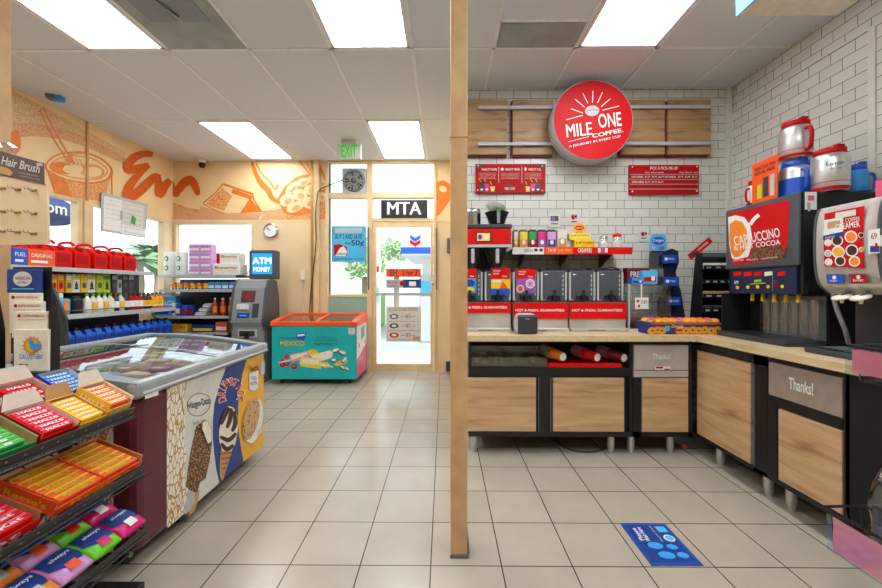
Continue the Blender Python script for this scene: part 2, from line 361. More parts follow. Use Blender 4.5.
# window frames
def wframe(n, ax, a0, a1, z0, z1, mull=()):
    f = MB(); t = .035
    def bx(p, q, z0, z1):
        if ax == 'x': f.box(XL-.07, XL+.012, p, q, z0, z1, 'frame_beige')
        else: f.box(p, q, YF-.012, YF+.07, z0, z1, 'frame_beige')
    bx(a0, a1, z0, z0+t); bx(a0, a1, z1-t, z1); bx(a0, a0+t, z0+t, z1-t); bx(a1-t, a1, z0+t, z1-t)
    for m in mull: bx(m-t/2, m+t/2, z0, z1)
    o = struct(f, n)
    gl = MB()
    if ax == 'x': gl.box(XL-.05, XL-.044, a0+t, a1-t, z0+t, z1-t, 'window_glass')
    else: gl.box(a0+t, a1-t, YF+.044, YF+.05, z0+t, z1-t, 'window_glass')
    gl.build('pane', o)
    return o
wframe('window_1', 'x', yA0, yA1, SILL, WT); wframe('window_2', 'x', yB0, yB1, SILL, WT); wframe('window_3', 'y', fx0, fx1, SILL, WT)
# storefront frame around the door: transoms, side light
zA, zB, zC = Z5(193), Z5(198.3), Z5(218.5); zD = Z5(297); zDt = Z5(222)
sf = MB()
y0, y1 = YF-.03, YF+.08
sf.box(tx0-.04, tx0, y0, y1, 0, CH, 'frame_beige').box(tx1, tx2, y0, y1, 0, CH, 'frame_beige').box(tx3, px1, y0, y1, 0, CH, 'frame_beige')
sf.box(tx0, tx3, y0+.003, y1, zB, zA, 'frame_beige').box(tx2, tx3, y0+.003, y1, zDt, zC, 'frame_beige').box(tx0, tx3, y0+.003, y1, CH-.03, CH, 'frame_beige')
sf.box(tx0, tx1, y0+.01, y1, 0, zD, 'greenpanel').box(tx0, tx1, y0+.003, y1, zD, zD+.03, 'frame_beige')
sfo = struct(sf, 'window_4')
MB().box(tx0, tx1, YF+.03, YF+.036, zA, CH-.03, 'window_glass').box(tx2, tx3, YF+.03, YF+.036, zA, CH-.03, 'window_glass').box(tx0, tx1, YF+.03, YF+.036, zD+.03, zB, 'window_glass').box(tx2, tx3, YF+.03, YF+.036, zC, zB, 'window_glass').build('pane', sfo)
# door leaf
dX0, dX1 = tx2+.004, tx3-.004; gX0, gX1 = X5(376.5), X5(430.5); gz0, gz1 = Z5(363.5), Z5(227.6)
dr = MB(); ya, yb = YF-.02, YF+.03
dr.box(dX0, gX0, ya, yb, .01, zDt-.004, 'frame_beige').box(gX1, dX1, ya, yb, .01, zDt-.004, 'frame_beige').box(gX0, gX1, ya, yb, .01, gz0, 'frame_beige').box(gX0, gX1, ya, yb, gz1, zDt-.004, 'frame_beige')
dro = struct(dr, 'door_1')
MB().box(gX0, gX1, YF, YF+.006, gz0, gz1, 'window_glass').build('pane', dro)
zb = Z5(294); MB().box(gX0-.01, gX1+.01, ya-.035, ya-.02, zb-.02, zb+.02, 'lgrey', .005).box(gX0-.01, gX0+.01, ya-.03, ya, zb-.015, zb+.015, 'lgrey').box(gX1-.01, gX1+.01, ya-.03, ya, zb-.015, zb+.015, 'lgrey').build('push_bar', dro)
MB().lathe([(.018, 0), (.018, .01), (.01, .014)], 'chrome', 14, FY(X5(432.5), ya, Z5(283.5))).build('lock', dro)
# thin posts on the far wall, left-wall seam
struct(MB().box(X5(311.5), X5(313.5), YF-.03, YF, 0, CH, 'brass').box(X5(314.5), X5(320), YF-.05, YF, 0, CH, 'frame_beige'), 'trim_3')
ys = PX(86, 130, XL).y
struct(MB().box(XL, XL+.02, ys-.035, ys+.035, 0, WT, 'frame_beige').box(XL, XL+.02, ys-.012, ys+.012, WT, CH, 'tan'), 'trim_4')

# ------------------------------------------------------------------ mural (printed band above the windows)
mu = MB()
yL = 2.95
mu.add([(XL+.004, yL, WT+.01), (XL+.004, YF, WT+.01), (XL+.004, YF, CH), (XL+.004, yL, CH)], [(0, 1, 2, 3)], 'mural_base')
V = XL+.006; V2 = XL+.007; V3 = XL+.008
mu.pp([(13, 91), (50, 110), (85, 130), (125, 152), (128, 166), (110, 158), (86, 147), (60, 139), (35, 136), (13, 138)], 'x', V, 'mural_spk')
mu.pp([(13, 122), (35, 124), (62, 128), (86, 137), (110, 149), (128, 160), (128, 166), (110, 158), (86, 147), (60, 139), (35, 136), (13, 138)], 'x', V2, 'mural_rd')
mu.pell(15, 142, 6, 12, 'x', V2, 'mural_or')
# cup
mu.pp([(46, 168), (55, 193), (84, 199), (104, 202), (112, 171), (96, 181), (78, 184), (60, 179)], 'x', V, 'mural_spk2')
mu.pp([(46, 168), (55, 193), (72, 196), (66, 181)], 'x', V2, 'mural_or')
mu.pell(78, 168.5, 32, 14, 'x', V, 'mural_base', .15)
mu.pell(62, 168, 12, 6, 'x', V2, 'mural_or', .2); mu.pell(92, 171, 13, 7, 'x', V2, 'mural_spk2', .2)
mu.pell(73, 169, 10, 5, 'x', V3, 'mural_base'); mu.pell(93, 172, 9, 5, 'x', V3, 'mural_base'); mu.pell(78, 158, 11, 7, 'x', V2, 'mural_spk2')
mu.pell(80, 159, 8, 5, 'x', V3, 'mural_base')
mu.prib([(46 , 167), (52, 158), (66, 153), (86, 153), (103, 160), (112, 170), (108, 179), (92, 183), (72, 181), (55, 175)], 1.6, 'x', V3, 'mural_or', True)
mu.prib([(50, 167), (56, 160), (70, 156), (90, 158), (104, 166), (107, 173), (98, 179), (76, 178), (58, 173)], .9, 'x', V3, 'mural_or', True)
mu.prib([(111, 172), (112, 185), (112, 201)], 1.2, 'x', V3, 'mural_or')
mu.prib([(40, 111), (50, 132), (62, 152), (70, 166)], 1.1, 'x', V3, 'mural_or'); mu.prib([(44.5, 110), (54, 130), (66, 150), (75, 164)], 1.1, 'x', V3, 'mural_or')
mu.prib([(40, 112), (40.5, 110), (43, 109), (45, 111)], 1.1, 'x', V3, 'mural_or')
for q in range(5): mu.prib([(63+q*4, 155+q), (66+q*4, 160+q), (64+q*4, 165)], .7, 'x', V3, 'mural_or')
# script lettering, wraps the corner
mu.prib([(153, 154.5), (143, 154), (134, 158), (128, 165), (129, 170), (138, 168), (149, 165)], [5, 9], 'x', V3, 'mural_dk')
mu.prib([(149, 165), (140, 173), (131, 184), (127, 194), (130, 197), (141, 190), (151, 180), (156, 176.5), (160, 178)], [5, 10], 'x', V3+.0008, 'mural_dk')
mu.prib([(158, 177), (159, 187), (160, 194), (165, 186), (170.3, 180)], [6, 9], 'x', V3+.0016, 'mural_dk')
mu.build('mural_panel'); mural = bpy.data.objects['mural_panel']
tag(mural, 'orange and cream mural of a drink cup on the left wall above the windows', 'mural')
mf = MB(); W = YF-.005
mf.add([(XL+.005, W, WT), (tx0-.04, W, WT), (tx0-.04, W, CH), (XL+.005, W, CH)], [(0, 1, 2, 3)], 'mural_base')
W1, W2, W3, W4 = YF-.0062, YF-.0074, YF-.0086, YF-.0098
mf.pp([(171, 202), (190, 208), (215, 212), (245, 213), (275, 210), (300, 204), (326, 193), (326, 219.5), (171, 219.5)], 'y', W1, 'mural_spk2')
mf.pp([(171, 205), (190, 210.5), (215, 213.5), (255, 213.5), (285, 209), (285, 219.5), (171, 219.5)], 'y', W2, 'mural_rd')
# carton
mf.pp([(203, 204), (223, 184), (252, 198), (262, 212), (262, 219), (199, 219), (200, 208)], 'y', W2, 'mural_base')
mf.pp([(206, 204), (222, 188), (232, 196), (224, 211)], 'y', W3, 'mural_spk2')
mf.pp([(250, 198), (262, 212), (240, 213)], 'y', W3, 'mural_or')
mf.pp([(200, 206), (224, 213), (262, 213), (258, 219.5), (199, 219.5)], 'y', W3, 'mural_rd')
mf.prib([(203, 203), (214, 194), (223, 184)], 1.3, 'y', W4, 'mural_or'); mf.prib([(223, 184), (238, 189), (253, 194)], 2, 'y', W4, 'mural_or'); mf.prib([(232, 191), (244, 195), (252, 198)], 4, 'y', W4, 'mural_or')
mf.prib([(203, 204), (213, 209), (225, 214)], 1, 'y', W4, 'mural_or'); mf.prib([(253, 194), (254, 200), (262, 212)], 1.3, 'y', W4, 'mural_or')
# hand and bread shapes
mf.prib([(252, 162), (256, 174), (262, 184), (268, 190), (272, 198), (280, 203)], [2.5, 6], 'y', W3, 'mural_or')
mf.prib([(256, 163), (262, 174), (270, 182), (275, 189), (278, 184)], 1.4, 'y', W4, 'mural_or')
mf.pp([(277, 200), (284, 187), (296, 177), (311, 173), (319, 177), (326, 188), (326, 200), (312, 213), (296, 216), (284, 213)], 'y', W2, 'mural_or')
for a, b, rx, ry, r in ((292, 188, 8, 4, -.8), (303, 182, 7, 4, -.3), (313, 179, 5, 4, 0), (287, 200, 8, 6, -.5), (300, 195, 7, 6, .3), (311, 190, 7, 5, .2), (295, 207, 9, 5, -.4), (310, 203, 8, 6, .3), (322, 184, 4, 6, 0), (322, 197, 4, 5, 0)):
    mf.pell(a, b, rx, ry, 'y', W3, 'mural_base', r); mf.pell(a+1, b+1, rx*.5, ry*.5, 'y', W4, 'mural_spk2', r)
mf.prib([(299, 160.8), (304, 167), (309, 173)], 1.5, 'y', W3, 'mural_or'); mf.prib([(318, 162), (322, 172), (326, 180)], 2.5, 'y', W3, 'mural_or'); mf.prib([(306, 161), (309, 168), (312, 172)], 1.2, 'y', W3, 'mural_or')
mf.prib([(171, 181), (175, 194), (178, 190), (184, 183), (190, 180), (194, 184), (197, 191), (198, 195)], [4, 9], 'y', W4, 'mural_dk')
o = mf.build('mural_panel'); tag(o, 'orange and cream mural of a milk carton and a hand above the far window', 'mural')
ms = MB(); ms.add([(px1, W, WT), (XS, W, WT), (XS, W, CH), (px1, W, CH)], [(0, 1, 2, 3)], 'mural_base')
ms.pp([(437, 182), (443, 180), (450, 184), (453, 196), (446, 206), (440, 214), (437, 216)], 'y', W2, 'mural_or'); ms.pell(443, 189, 4, 3, 'y', W3, 'mural_base', .4)
o = ms.build('mural_panel'); tag(o, 'narrow strip of orange mural right of the glass door', 'mural')

# ------------------------------------------------------------------ ceiling fixtures
def light(m, n, label, warm=False):
    x0, x1 = gx(m)+.015, gx(m+1)-.015; ya, yb = gy(n)+.015, gy(n+1)-.015
    t = thing('ceiling_light', label, 'ceiling light', ((x0+x1)/2, (ya+yb)/2, CH), 'recessed ceiling lights')
    f = MB(); w_ = .022; z0, z1 = CH-.010, CH-.001
    f.box(x0, x1, ya, ya+w_, z0, z1, 'tbar').box(x0, x1, yb-w_, yb, z0, z1, 'tbar').box(x0, x0+w_, ya, yb, z0, z1, 'tbar').box(x1-w_, x1, ya, yb, z0, z1, 'tbar')
    f.build('frame', t); MB().box(x0+w_, x1-w_, ya+w_, yb-w_, CH-.007, CH-.001, 'diffuser').build('diffuser', t)
light(0, -1, 'lit fluorescent ceiling light at upper left beside the grey vent panel')
light(3, -1, 'lit ceiling light at top centre left of the wooden post')
light(6, -1, 'lit ceiling light above the round red coffee sign')
light(0, 1, 'lit ceiling light near the mural above the cash machine')
light(3, 1, 'lit ceiling light beside the green exit sign')
for m, n, nm_ in ((0, -3, 'left'), (3, -3, 'middle'), (6, -3, 'right'), (0, -2, 'left'), (6, -2, 'right')):
    light(m, n, 'lit ceiling light behind the camera, %s one in the %s row' % (nm_, 'far' if n == -3 else 'near'))
v = MB(); v.box(gx(1)+.014, gx(2)-.014, gy(-1)+.014, gy(0)-.014, CH-.008, CH, 'grey_vent')
vo = thing('ceiling_vent', 'large grey square-patterned return vent panel between two ceiling lights', 'vent', ((gx(1)+gx(2))/2, gy(-.5), CH))
vp_ = v.build('panel', vo)
s = MB(); cx = (gx(1)+gx(2))/2
for k, (dx, dy) in enumerate(((-.11, 2.2), (.11, 2.2), (-.11, 2.45), (.11, 2.45))):
    s.box(cx+dx-.09, cx+dx+.09, dy-.11, dy+.11, CH-.012, CH-.008, 'grey')
df = s.build('deflector', vp_); MB().tube([(cx-.03, 2.3, CH-.015), (cx+.03, 2.5, CH-.02)], .006, 'dgrey').build('lever', vp_)
single(MB().box(gx(5)+.02, gx(6)-.02, 2.60, gy(0)-.02, CH-.010, CH, 'grey_vent').box(gx(5)+.03, gx(6)-.03, 2.61, gy(0)-.03, CH-.012, CH-.01, 'grey_vent'), 'ceiling_vent', 'small rectangular grey vent panel in the ceiling above the coffee sign', 'vent', (gx(5.5), 2.7, CH))
p = PZ(53, 96, CH); t = thing('smoke_detector', 'small white smoke detector on the ceiling above the mural', 'smoke detector', p)
MB().lathe([(.055, 0), (.05, -.03), (.03, -.04)], 'dgrey', 20, None, p).build('body', t); MB().box(p.x+.02, p.x+.09, p.y-.03, p.y+.03, p.z-.05, p.z-.002, 'blue2', .006).build('light', t)
p = PZ(202, 159.5, CH); t = thing('security_camera', 'small black dome security camera at the corner of the ceiling', 'security camera', p)
MB().lathe([(.05, 0), (.05, -.03), (.04, -.05)], 'white', 18, None, (p.x, p.y, CH)).build('mount', t)
MB().lathe([(.001, -.12), (.03, -.11), (.045, -.08), (.04, -.05)], 'black', 18, None, (p.x, p.y, CH)).build('dome', t)
# exit sign
Ye = 4.67; a = PY(337, 143.5, Ye); b = PY(361, 158, Ye); cx = (a.x+b.x)/2
t = thing('exit_sign', 'white exit sign with glowing green letters hanging from the ceiling', 'exit sign', (cx, Ye+.03, CH))
MB().box(a.x, b.x, Ye, Ye+.05, b.z-.01, a.z, 'offwhite', .006).build('housing', t)
MB().box(cx-.09, cx+.09, Ye-.01, Ye+.07, a.z, CH, 'offwhite', .006).build('canopy', t)
MB().ptext('EXIT', 341, 144.5, 357, 157, 'y', Ye-.003, 'exit_green', .04).build('lettering', t)

# posts
pz = MB(); a = PY(450.5, 300, 1.71); b = PY(467.5, 300, 1.71)
struct(MB().box(a.x, b.x, 1.71, 1.71+.075, 0, CH-.006, 'post_paint', .004).box(a.x-.003, b.x+.003, 1.707, 1.79, 1.868, 1.872, 'tan'), 'trim_5')
t = thing('post_base', 'black bracket at the foot of the beige post', 'bracket', (b.x, 1.75, 0)); MB().box(a.x-.002, b.x+.006, 1.70, 1.709, .0, .012, 'dgrey').box(b.x+.001, b.x+.006, 1.709, 1.79, 0, .07, 'dgrey').build('plate', t)
b2 = PY(11.5, 100, 1.79); struct(MB().box(b2.x-.08, b2.x, 1.71, 1.79, 0, CH-.006, 'post_paint', .004), 'trim_6')
# ------------------------------------------------------------------ outside
struct(MB().box(-60, 60, -20, YF+.11, -.3, -.12, 'road').box(-60, 60, YF+.11, 80, -.3, -.12, 'road').box(-6, 3, YF+.12, 7.4, -.12, -.02, 'offwhite'), 'ground')
def palm(x, y, h, label, s=1):
    t = thing('palm_tree', label, 'tree', (x, y, -.12), 'palm trees beyond the left window')
    MB().tube([(x, y, -.12), (x+.1, y, h*.5), (x, y, h)], .16*s, 'trunk', 8).build('trunk', t)
    c = MB()
    for k in range(26):
        a = 2*PI*k/26+random.random()*.3; e = random.uniform(-.3, 1.0); L = 1.7*s; pts = []
        for q in range(7):
            r = L*q/6; z = h+r*math.sin(e)-.55*r*r/L/1.1; pts.append(Vector((x+math.cos(a)*r*math.cos(e*.6), y+math.sin(a)*r*math.cos(e*.6), z)))
        vs = []; fs = []
        for q, p in enumerate(pts):
            w_ = .26*s*math.sin(PI*(q+.7)/7.2); sx = Vector((-math.sin(a), math.cos(a), 0))
            vs += [p+sx*w_-Vector((0, 0, w_*.6)), p, p-sx*w_-Vector((0, 0, w_*.6))]
        for q in range(6):
            o = q*3; fs += [(o, o+1, o+4, o+3), (o+1, o+2, o+5, o+4)]
        c.add(vs, fs, 'foliage')
    c.build('crown', t)
palm(-15.8, 19.8, 2.7, 'palm tree outside, left of the pair past the paper board'); palm(-17.2, 22.8, 3.2, 'taller palm tree outside beside the white window corner'); palm(-25.5, 29, 3.3, 'palm tree outside behind the shelf of gas cans', .9)
def tree(x, y, h, r, label, mat='foliage2'):
    t = thing('street_tree', label, 'tree', (x, y, -.12)); MB().tube([(x, y, -.12), (x, y, h*.6)], .12, 'trunk', 8).build('trunk', t); c = MB()
    for k in range(900):
        th = random.uniform(0, 2*PI); ph = random.uniform(-1, 1); rr = r*random.random()**.4
        p = Vector((x+rr*math.cos(th)*math.cos(ph), y+rr*math.sin(th)*math.cos(ph), h-r*.4+rr*math.sin(ph)*1.1)); s_ = .09*r
        n1 = Vector((random.uniform(-1, 1), random.uniform(-1, 1), random.uniform(-1, 1))).normalized(); n2 = n1.orthogonal().normalized()
        c.add([p+n1*s_, p+n2*s_, p-n1*s_, p-n2*s_], [(0, 1, 2, 3)], mat)
    c.build('crown', t)
tree(-3.1, 15, 2.7, .9, 'leafy green tree outside the side window below the blue poster'); tree(-2.1, 17, 3.1, .6, 'small green tree outside behind the glass door'); tree(-30.5, 33, 2.6, 1.6, 'round green tree outside beyond the left shelves', 'foliage')
single(MB().box(-3.6, -2.05, 11, 13.5, -.12, .98, 'grass', .1), 'grass_bank', 'green grass bank outside the side window', 'grass', (-3, 12, -.12))
t = thing('building', 'pale white building across the street seen past the left shelves', 'building', (-22, 38, -.12))
MB().box(-27, -19, 38, 44, -.12, 2.6, 'bldg').build('wall', t); MB().box(-27.2, -18.8, 37.8, 44.2, 2.6, 2.9, 'lgrey').build('roof', t); MB().box(-25, -23, 37.95, 38, .8, 1.9, 'dgrey').build('window', t); MB().box(-22, -20.5, 37.95, 38, .8, 1.9, 'dgrey').build('window', t)
# fuel canopy with its sign, pillar, dispenser
t = thing('fuel_canopy', 'white fuel station canopy with blue stripe and chevron emblem seen through the door glass', 'canopy', (-.1, 8.6, -.12))
a = PY(401, 233, 8.6); b = PY(445, 254.5, 8.6)
MB().box(a.x, .9, 8.6, 12.5, b.z, a.z, 'white').build('fascia', t)
MB().box(a.x-.005, .9, 8.59, 8.6, PY(0, 254, 8.6).z, PY(0, 247.5, 8.6).z, 'blue').build('stripe', t)
e = MB()
for k, (c1, yy) in enumerate((('blue', 237), ('red2', 242))): e.pp([(410, yy-2.5), (415.3, yy+.8), (420.6, yy-2.5), (420.6, yy+1.2), (415.3, yy+4.8), (410, yy+1.2)], 'y', 8.585, c1)
e.build('emblem', t); MB().box(-.55, -.35, 9.6, 9.8, -.12, b.z, 'white').build('pillar', t); MB().box(-.6, .0, 9.2, 9.5, -.12, 1.5, 'lgrey', .03).box(-.55, -.05, 9.19, 9.2, 1.0, 1.35, 'sky').build('dispenser', t)
single(MB().box(-1.45, -1.28, 7.6, 7.75, -.12, 3, 'white').box(-1.44, -1.29, 7.595, 7.6, .9, 1.2, 'sky').box(-1.44, -1.29, 7.595, 7.6, 1.5, 1.62, 'red'), 'pillar', 'white outdoor pillar with a blue notice behind the door glass', 'pillar', (-1.36, 7.7, -.12))
# oval store sign outside window 1
t = thing('oval_sign', 'navy oval sign with white letters outside the left window', 'sign', (-4.6, 3.8, 1.8))
c = PX(52, 211, -4.6); MB().lathe([(.001, -.02), (.33, -.02), (.33, .02), (.001, .02)], 'dblue', 32, Matrix.Translation((-4.6, c.y-.1, c.z)) @ Matrix.Rotation(PI/2, 4, 'Y') @ Matrix.Diagonal((.55, 1.25, 1, 1))).build('panel', t)
MB().text('am pm', -.02, 0, .55, .14, 'white', 0, FXp(-4.575, c.y-.1, c.z), .03).build('lettering', t); MB().box(-4.62, -4.6, c.y-.13, c.y-.08, -.12, c.z-.17, 'white').build('post', t)

# ------------------------------------------------------------------ things on the far wall and door
p = PY(271.5, 231, YF); t = thing('wall_clock', 'round silver wall clock with white face on the beige wall above the cash machine', 'clock', (p.x, YF, p.z))
MB().lathe([(.105, 0), (.105, .03), (.085, .04), (.082, .03)], 'chrome', 32, FY(p.x, YF, p.z)).build('case', t)
MB().lathe([(.083, 0), (.001, .001)], 'white', 32, FY(p.x, YF-.031, p.z), cap=False).build('face', t)
h = MB(FY(p.x, YF-.035, p.z)); h.box(-.004, .004, 0, .06, 0, .002, 'black', 0, Rz(.8)).box(-.003, .003, 0, .07, .002, .004, 'black', 0, Rz(.95)); h.build('hand', t)
# vent fan in the transom
a = PY(342, 168, YF-.03); b = PY(366.5, 194, YF-.03); cx, cz = (a.x+b.x)/2, (a.z+b.z)/2
t = thing('vent_fan', 'grey square vent fan mounted in the transom window beside the door', 'fan', (cx, YF, cz))
MB().box(a.x, b.x, YF-.03, YF+.02, b.z, a.z, 'lgrey', .008).build('housing', t)
R = (b.x-a.x)*.44; m_ = MB(FY(cx, YF-.03, cz)); m_.lathe([(R, 0), (R, .02), (R*.88, .02), (R*.88, 0)], 'dgrey', 28); m_.lathe([(.001, .006), (R*.86, .006)], 'char', 28, cap=False)
m_.build('ring', t)
g = MB(FY(cx, YF-.055, cz))
for k in range(16): g.box(R*.2, R*.95, -.0025, .0025, 0, .004, 'lgrey', 0, Rz(2*PI*k/16))
for q in (.4, .65, .9): g.tube([(R*q*math.cos(2*PI*i/24), R*q*math.sin(2*PI*i/24), 0) for i in range(24)], .003, 'lgrey', 5, None, True)
g.build('grille', t); MB().lathe([(.04, 0), (.035, .03), (.001, .035)], 'dgrey', 16, FY(cx, YF-.05, cz)).build('motor', t)
bl = MB(FY(cx, YF-.045, cz))
for k in range(5): bl.flat([(.02, -.02), (R*.8, -.05), (R*.82, .03), (.03, .02)], 'grey', .0, Rz(2*PI*k/5) @ Rx(.2))
bl.build('blade', t)
pts = [PY(x, y, YF-.07) for x, y in ((343, 180), (330, 185), (319, 190.5), (317, 200), (315.5, 215), (316, 240), (314, 265), (311, 290), (309, 318))]
MB().tube(smooth(pts, 5), .007, 'black', 6).build('cord', t)
pts = [PY(x, y, YF-.02) for x, y in ((303.5, 279), (303.3, 295), (303, 308), (300, 319))]
t = thing('wall_outlet', 'beige power outlet box with a cord on the far wall above the teal freezer', 'outlet', (PY(303.5, 274, YF).x, YF, PY(303.5, 274, YF).z))
a = PY(301, 270, YF); b = PY(306, 280, YF); MB().box(a.x, b.x, YF-.03, YF, b.z, a.z, 'cream', .004).build('box', t); MB().tube(pts, .006, 'cream', 6).build('cord', t)
def sheet(px0, py0, px1, py1, Y, th=.004):
    a = PY(px0, py0, Y); b = PY(px1, py1, Y); return a, b
# MTA sign
a, b = sheet(381, 200, 427.5, 217.5, YF-.04); t = thing('transit_sign', 'black sign with white letters MTA above the glass door', 'sign', ((a.x+b.x)/2, YF-.02, b.z))
MB().box(a.x, b.x, YF-.04, YF+.02, b.z, a.z, 'black').build('panel', t); MB().ptext('MTA', 387.5, 202, 421, 214.5, 'y', YF-.042, 'white', .05).build('lettering', t)
# blue poster
a, b = sheet(331.5, 226, 366, 262, YF+.02); t = thing('poster', 'blue sale poster reading BUY 2 AND SAVE 50 cents in the side window', 'poster', ((a.x+b.x)/2, YF+.026, b.z))
MB().box(a.x, b.x, YF+.022, YF+.026, b.z, a.z, 'sky').build('sheet', t)
d = MB(); yy = YF+.021
d.pp([(335, 228), (362, 228), (362, 232.5), (335, 232.5)], 'y', yy, 'lgrey').ptext('BUY 2 AND SAVE!', 335.5, 234, 362, 239, 'y', yy, 'black', .03).ptext('50¢', 351, 240, 364, 247, 'y', yy, 'black', .04)
d.ptext('save', 345, 242, 350.5, 244.5, 'y', yy, 'black').pp([(333.5, 245), (340, 244), (347, 247), (347, 256), (334, 256)], 'y', yy, 'red').pp([(340, 248), (343.5, 246), (347, 251), (346, 256), (335, 256)], 'y', yy-.001, 'white').ptext('Marlboro', 335, 252.5, 346, 255, 'y', yy-.002, 'black').ptext('SURGEON GENERAL WARNING', 334, 258, 364, 260, 'y', yy, 'dblue', 0)
d.build('print', t)
# door stickers
a, b = sheet(386, 268.7, 421, 277, YF-.002); t = thing('door_sticker', 'orange sticker with black lettering on the door glass', 'sticker', ((a.x+b.x)/2, YF, b.z))
MB().box(a.x, b.x, YF-.004, YF-.001, b.z, a.z, 'orange').build('sheet', t); MB().ptext('EH', 390, 270, 397, 276, 'y', YF-.0045, 'black', .03).ptext('2 for 3', 402, 269.8, 417, 275.5, 'y', YF-.0045, 'black').build('print', t)
a, b = sheet(386, 279.2, 421, 288, YF-.002); t = thing('door_sticker', 'grey and blue sticker with a red dot below the orange one on the door glass', 'sticker', ((a.x+b.x)/2, YF, b.z))
MB().box(a.x, b.x, YF-.004, YF-.001, b.z, a.z, 'lgrey').build('sheet', t); MB().pp([(403, 279.2), (421, 279.2), (421, 288), (403, 288)], 'y', YF-.0045, 'dblue').pp([(409, 281.5), (416, 281.5), (416, 286), (409, 286)], 'y', YF-.005, 'white').pell(402, 283.5, 2.4, 2.6, 'y', YF-.0055, 'red').ptext('HOURS', 388, 281, 398, 284, 'y', YF-.0045, 'red', .02).ptext('OPEN', 388, 285, 398, 287, 'y', YF-.0045, 'dgrey', .02).build('print', t)
a, b = sheet(386.3, 306.5, 421, 341.5, YF-.002); t = thing('price_notice', 'white notice listing card fees taped to the lower door glass', 'notice', ((a.x+b.x)/2, YF, b.z))
MB().box(a.x, b.x, YF-.004, YF-.001, b.z, a.z, 'offwhite').build('sheet', t)
d = MB(); yy = YF-.0048; d.ptext('IN CASE OF CARD PAYMENT', 389, 308, 418, 311, 'y', yy, 'dgrey', .0)
for k, (tx, c1) in enumerate((('—$2—', 'dgrey'), ('—$2—', 'char'), ('—$2—', 'red'))):
    yk = 316.5+k*9.3; d.pell(394, yk, 4.5, 2.6, 'y', yy, c1).pell(394, yk, 2.5, 1.3, 'y', yy-.0005, 'white').ptext(tx, 401, yk-2, 415, yk+2, 'y', yy, 'char', .01).pp([(388, yk+4.6), (420, yk+4.6), (420, yk+5), (388, yk+5)], 'y', yy, 'grey')
d.pp([(413, 336.5), (420, 336.5), (420, 340), (413, 340)], 'y', yy, 'tan').build('print', t)
# items right of the door
a, b = sheet(447, 238.5, 450.6, 253, YF); single(MB().box(a.x, a.x+.08, YF-.06, YF, b.z, a.z, 'dgrey', .005), 'switch_box', 'grey metal switch box on the wall right of the door, beside the post', 'switch box', (a.x, YF, b.z))
a = PY(446, 361, YF); single(MB().box(a.x, a.x+.09, YF-.05, YF, .02, a.z, 'char', .01), 'door_stop', 'dark block at the wall base right of the door', 'block', (a.x, YF, .02))
a = PY(370.5, 228, YF); single(MB().box(a.x-.028, a.x-.012, YF-.05, YF-.03, PY(0, 290, YF).z, a.z, 'dgrey', .003), 'metal_strip', 'long grey metal strip left of the glass door', 'strip', (a.x, YF-.04, 1.2))
a = PY(436, 228, YF); single(MB().box(a.x+.0, a.x+.016, YF-.05, YF-.03, PY(0, 290, YF).z, a.z, 'dgrey', .003), 'metal_strip', 'long grey strip right of the glass door', 'strip', (a.x, YF-.04, 1.2))
# notice board on the left window
X_ = XL+.03; t = thing('notice_board', 'board of taped white papers hanging over the left window', 'notice board', PX(124, 235, X_))
bd = MB(); q = [(101.5, 192), (148, 204), (145.5, 238), (101, 231)]
vs = [onp(x, y, 'x', X_) for x, y in q]; bd.add([v-Vector((.008, 0, 0)) for v in vs]+vs, [(3, 2, 1, 0), (4, 5, 6, 7), (0, 1, 5, 4), (1, 2, 6, 5), (2, 3, 7, 6), (3, 0, 4, 7)], 'lgrey'); bd.build('board', t)
for k, (pts, c) in enumerate((([(104, 196), (122, 200), (121, 232), (103, 229)], 'white'), ([(122, 201), (144, 206), (143, 230), (121, 225)], 'offwhite'), ([(122, 224), (146, 230), (145, 237), (121, 233)], 'white'))):
    pa = MB(); vs = [onp(x, y, 'x', X_+.002+k*.001) for x, y in pts]; pa.add(vs, [(0, 1, 2, 3)], c)
    for r_ in range(5): pa.ptext('notice of rules and prices', pts[0][0]+2, pts[0][1]+4+r_*4.5, pts[1][0]-2, pts[0][1]+5.5+r_*4.5, 'x', X_+.0035+k*.001, 'grey', 0, .2)
    pa.build('paper', t)
MB().pp([(132, 215), (136, 218), (135, 226), (131, 222)], 'x', X_+.006, 'green').build('picture', t)
MB().box(X_-.01, X_+.02, vs[0].y-.02, vs[0].y+.0, 2.0, 2.1, 'lgrey').build('clip', t)

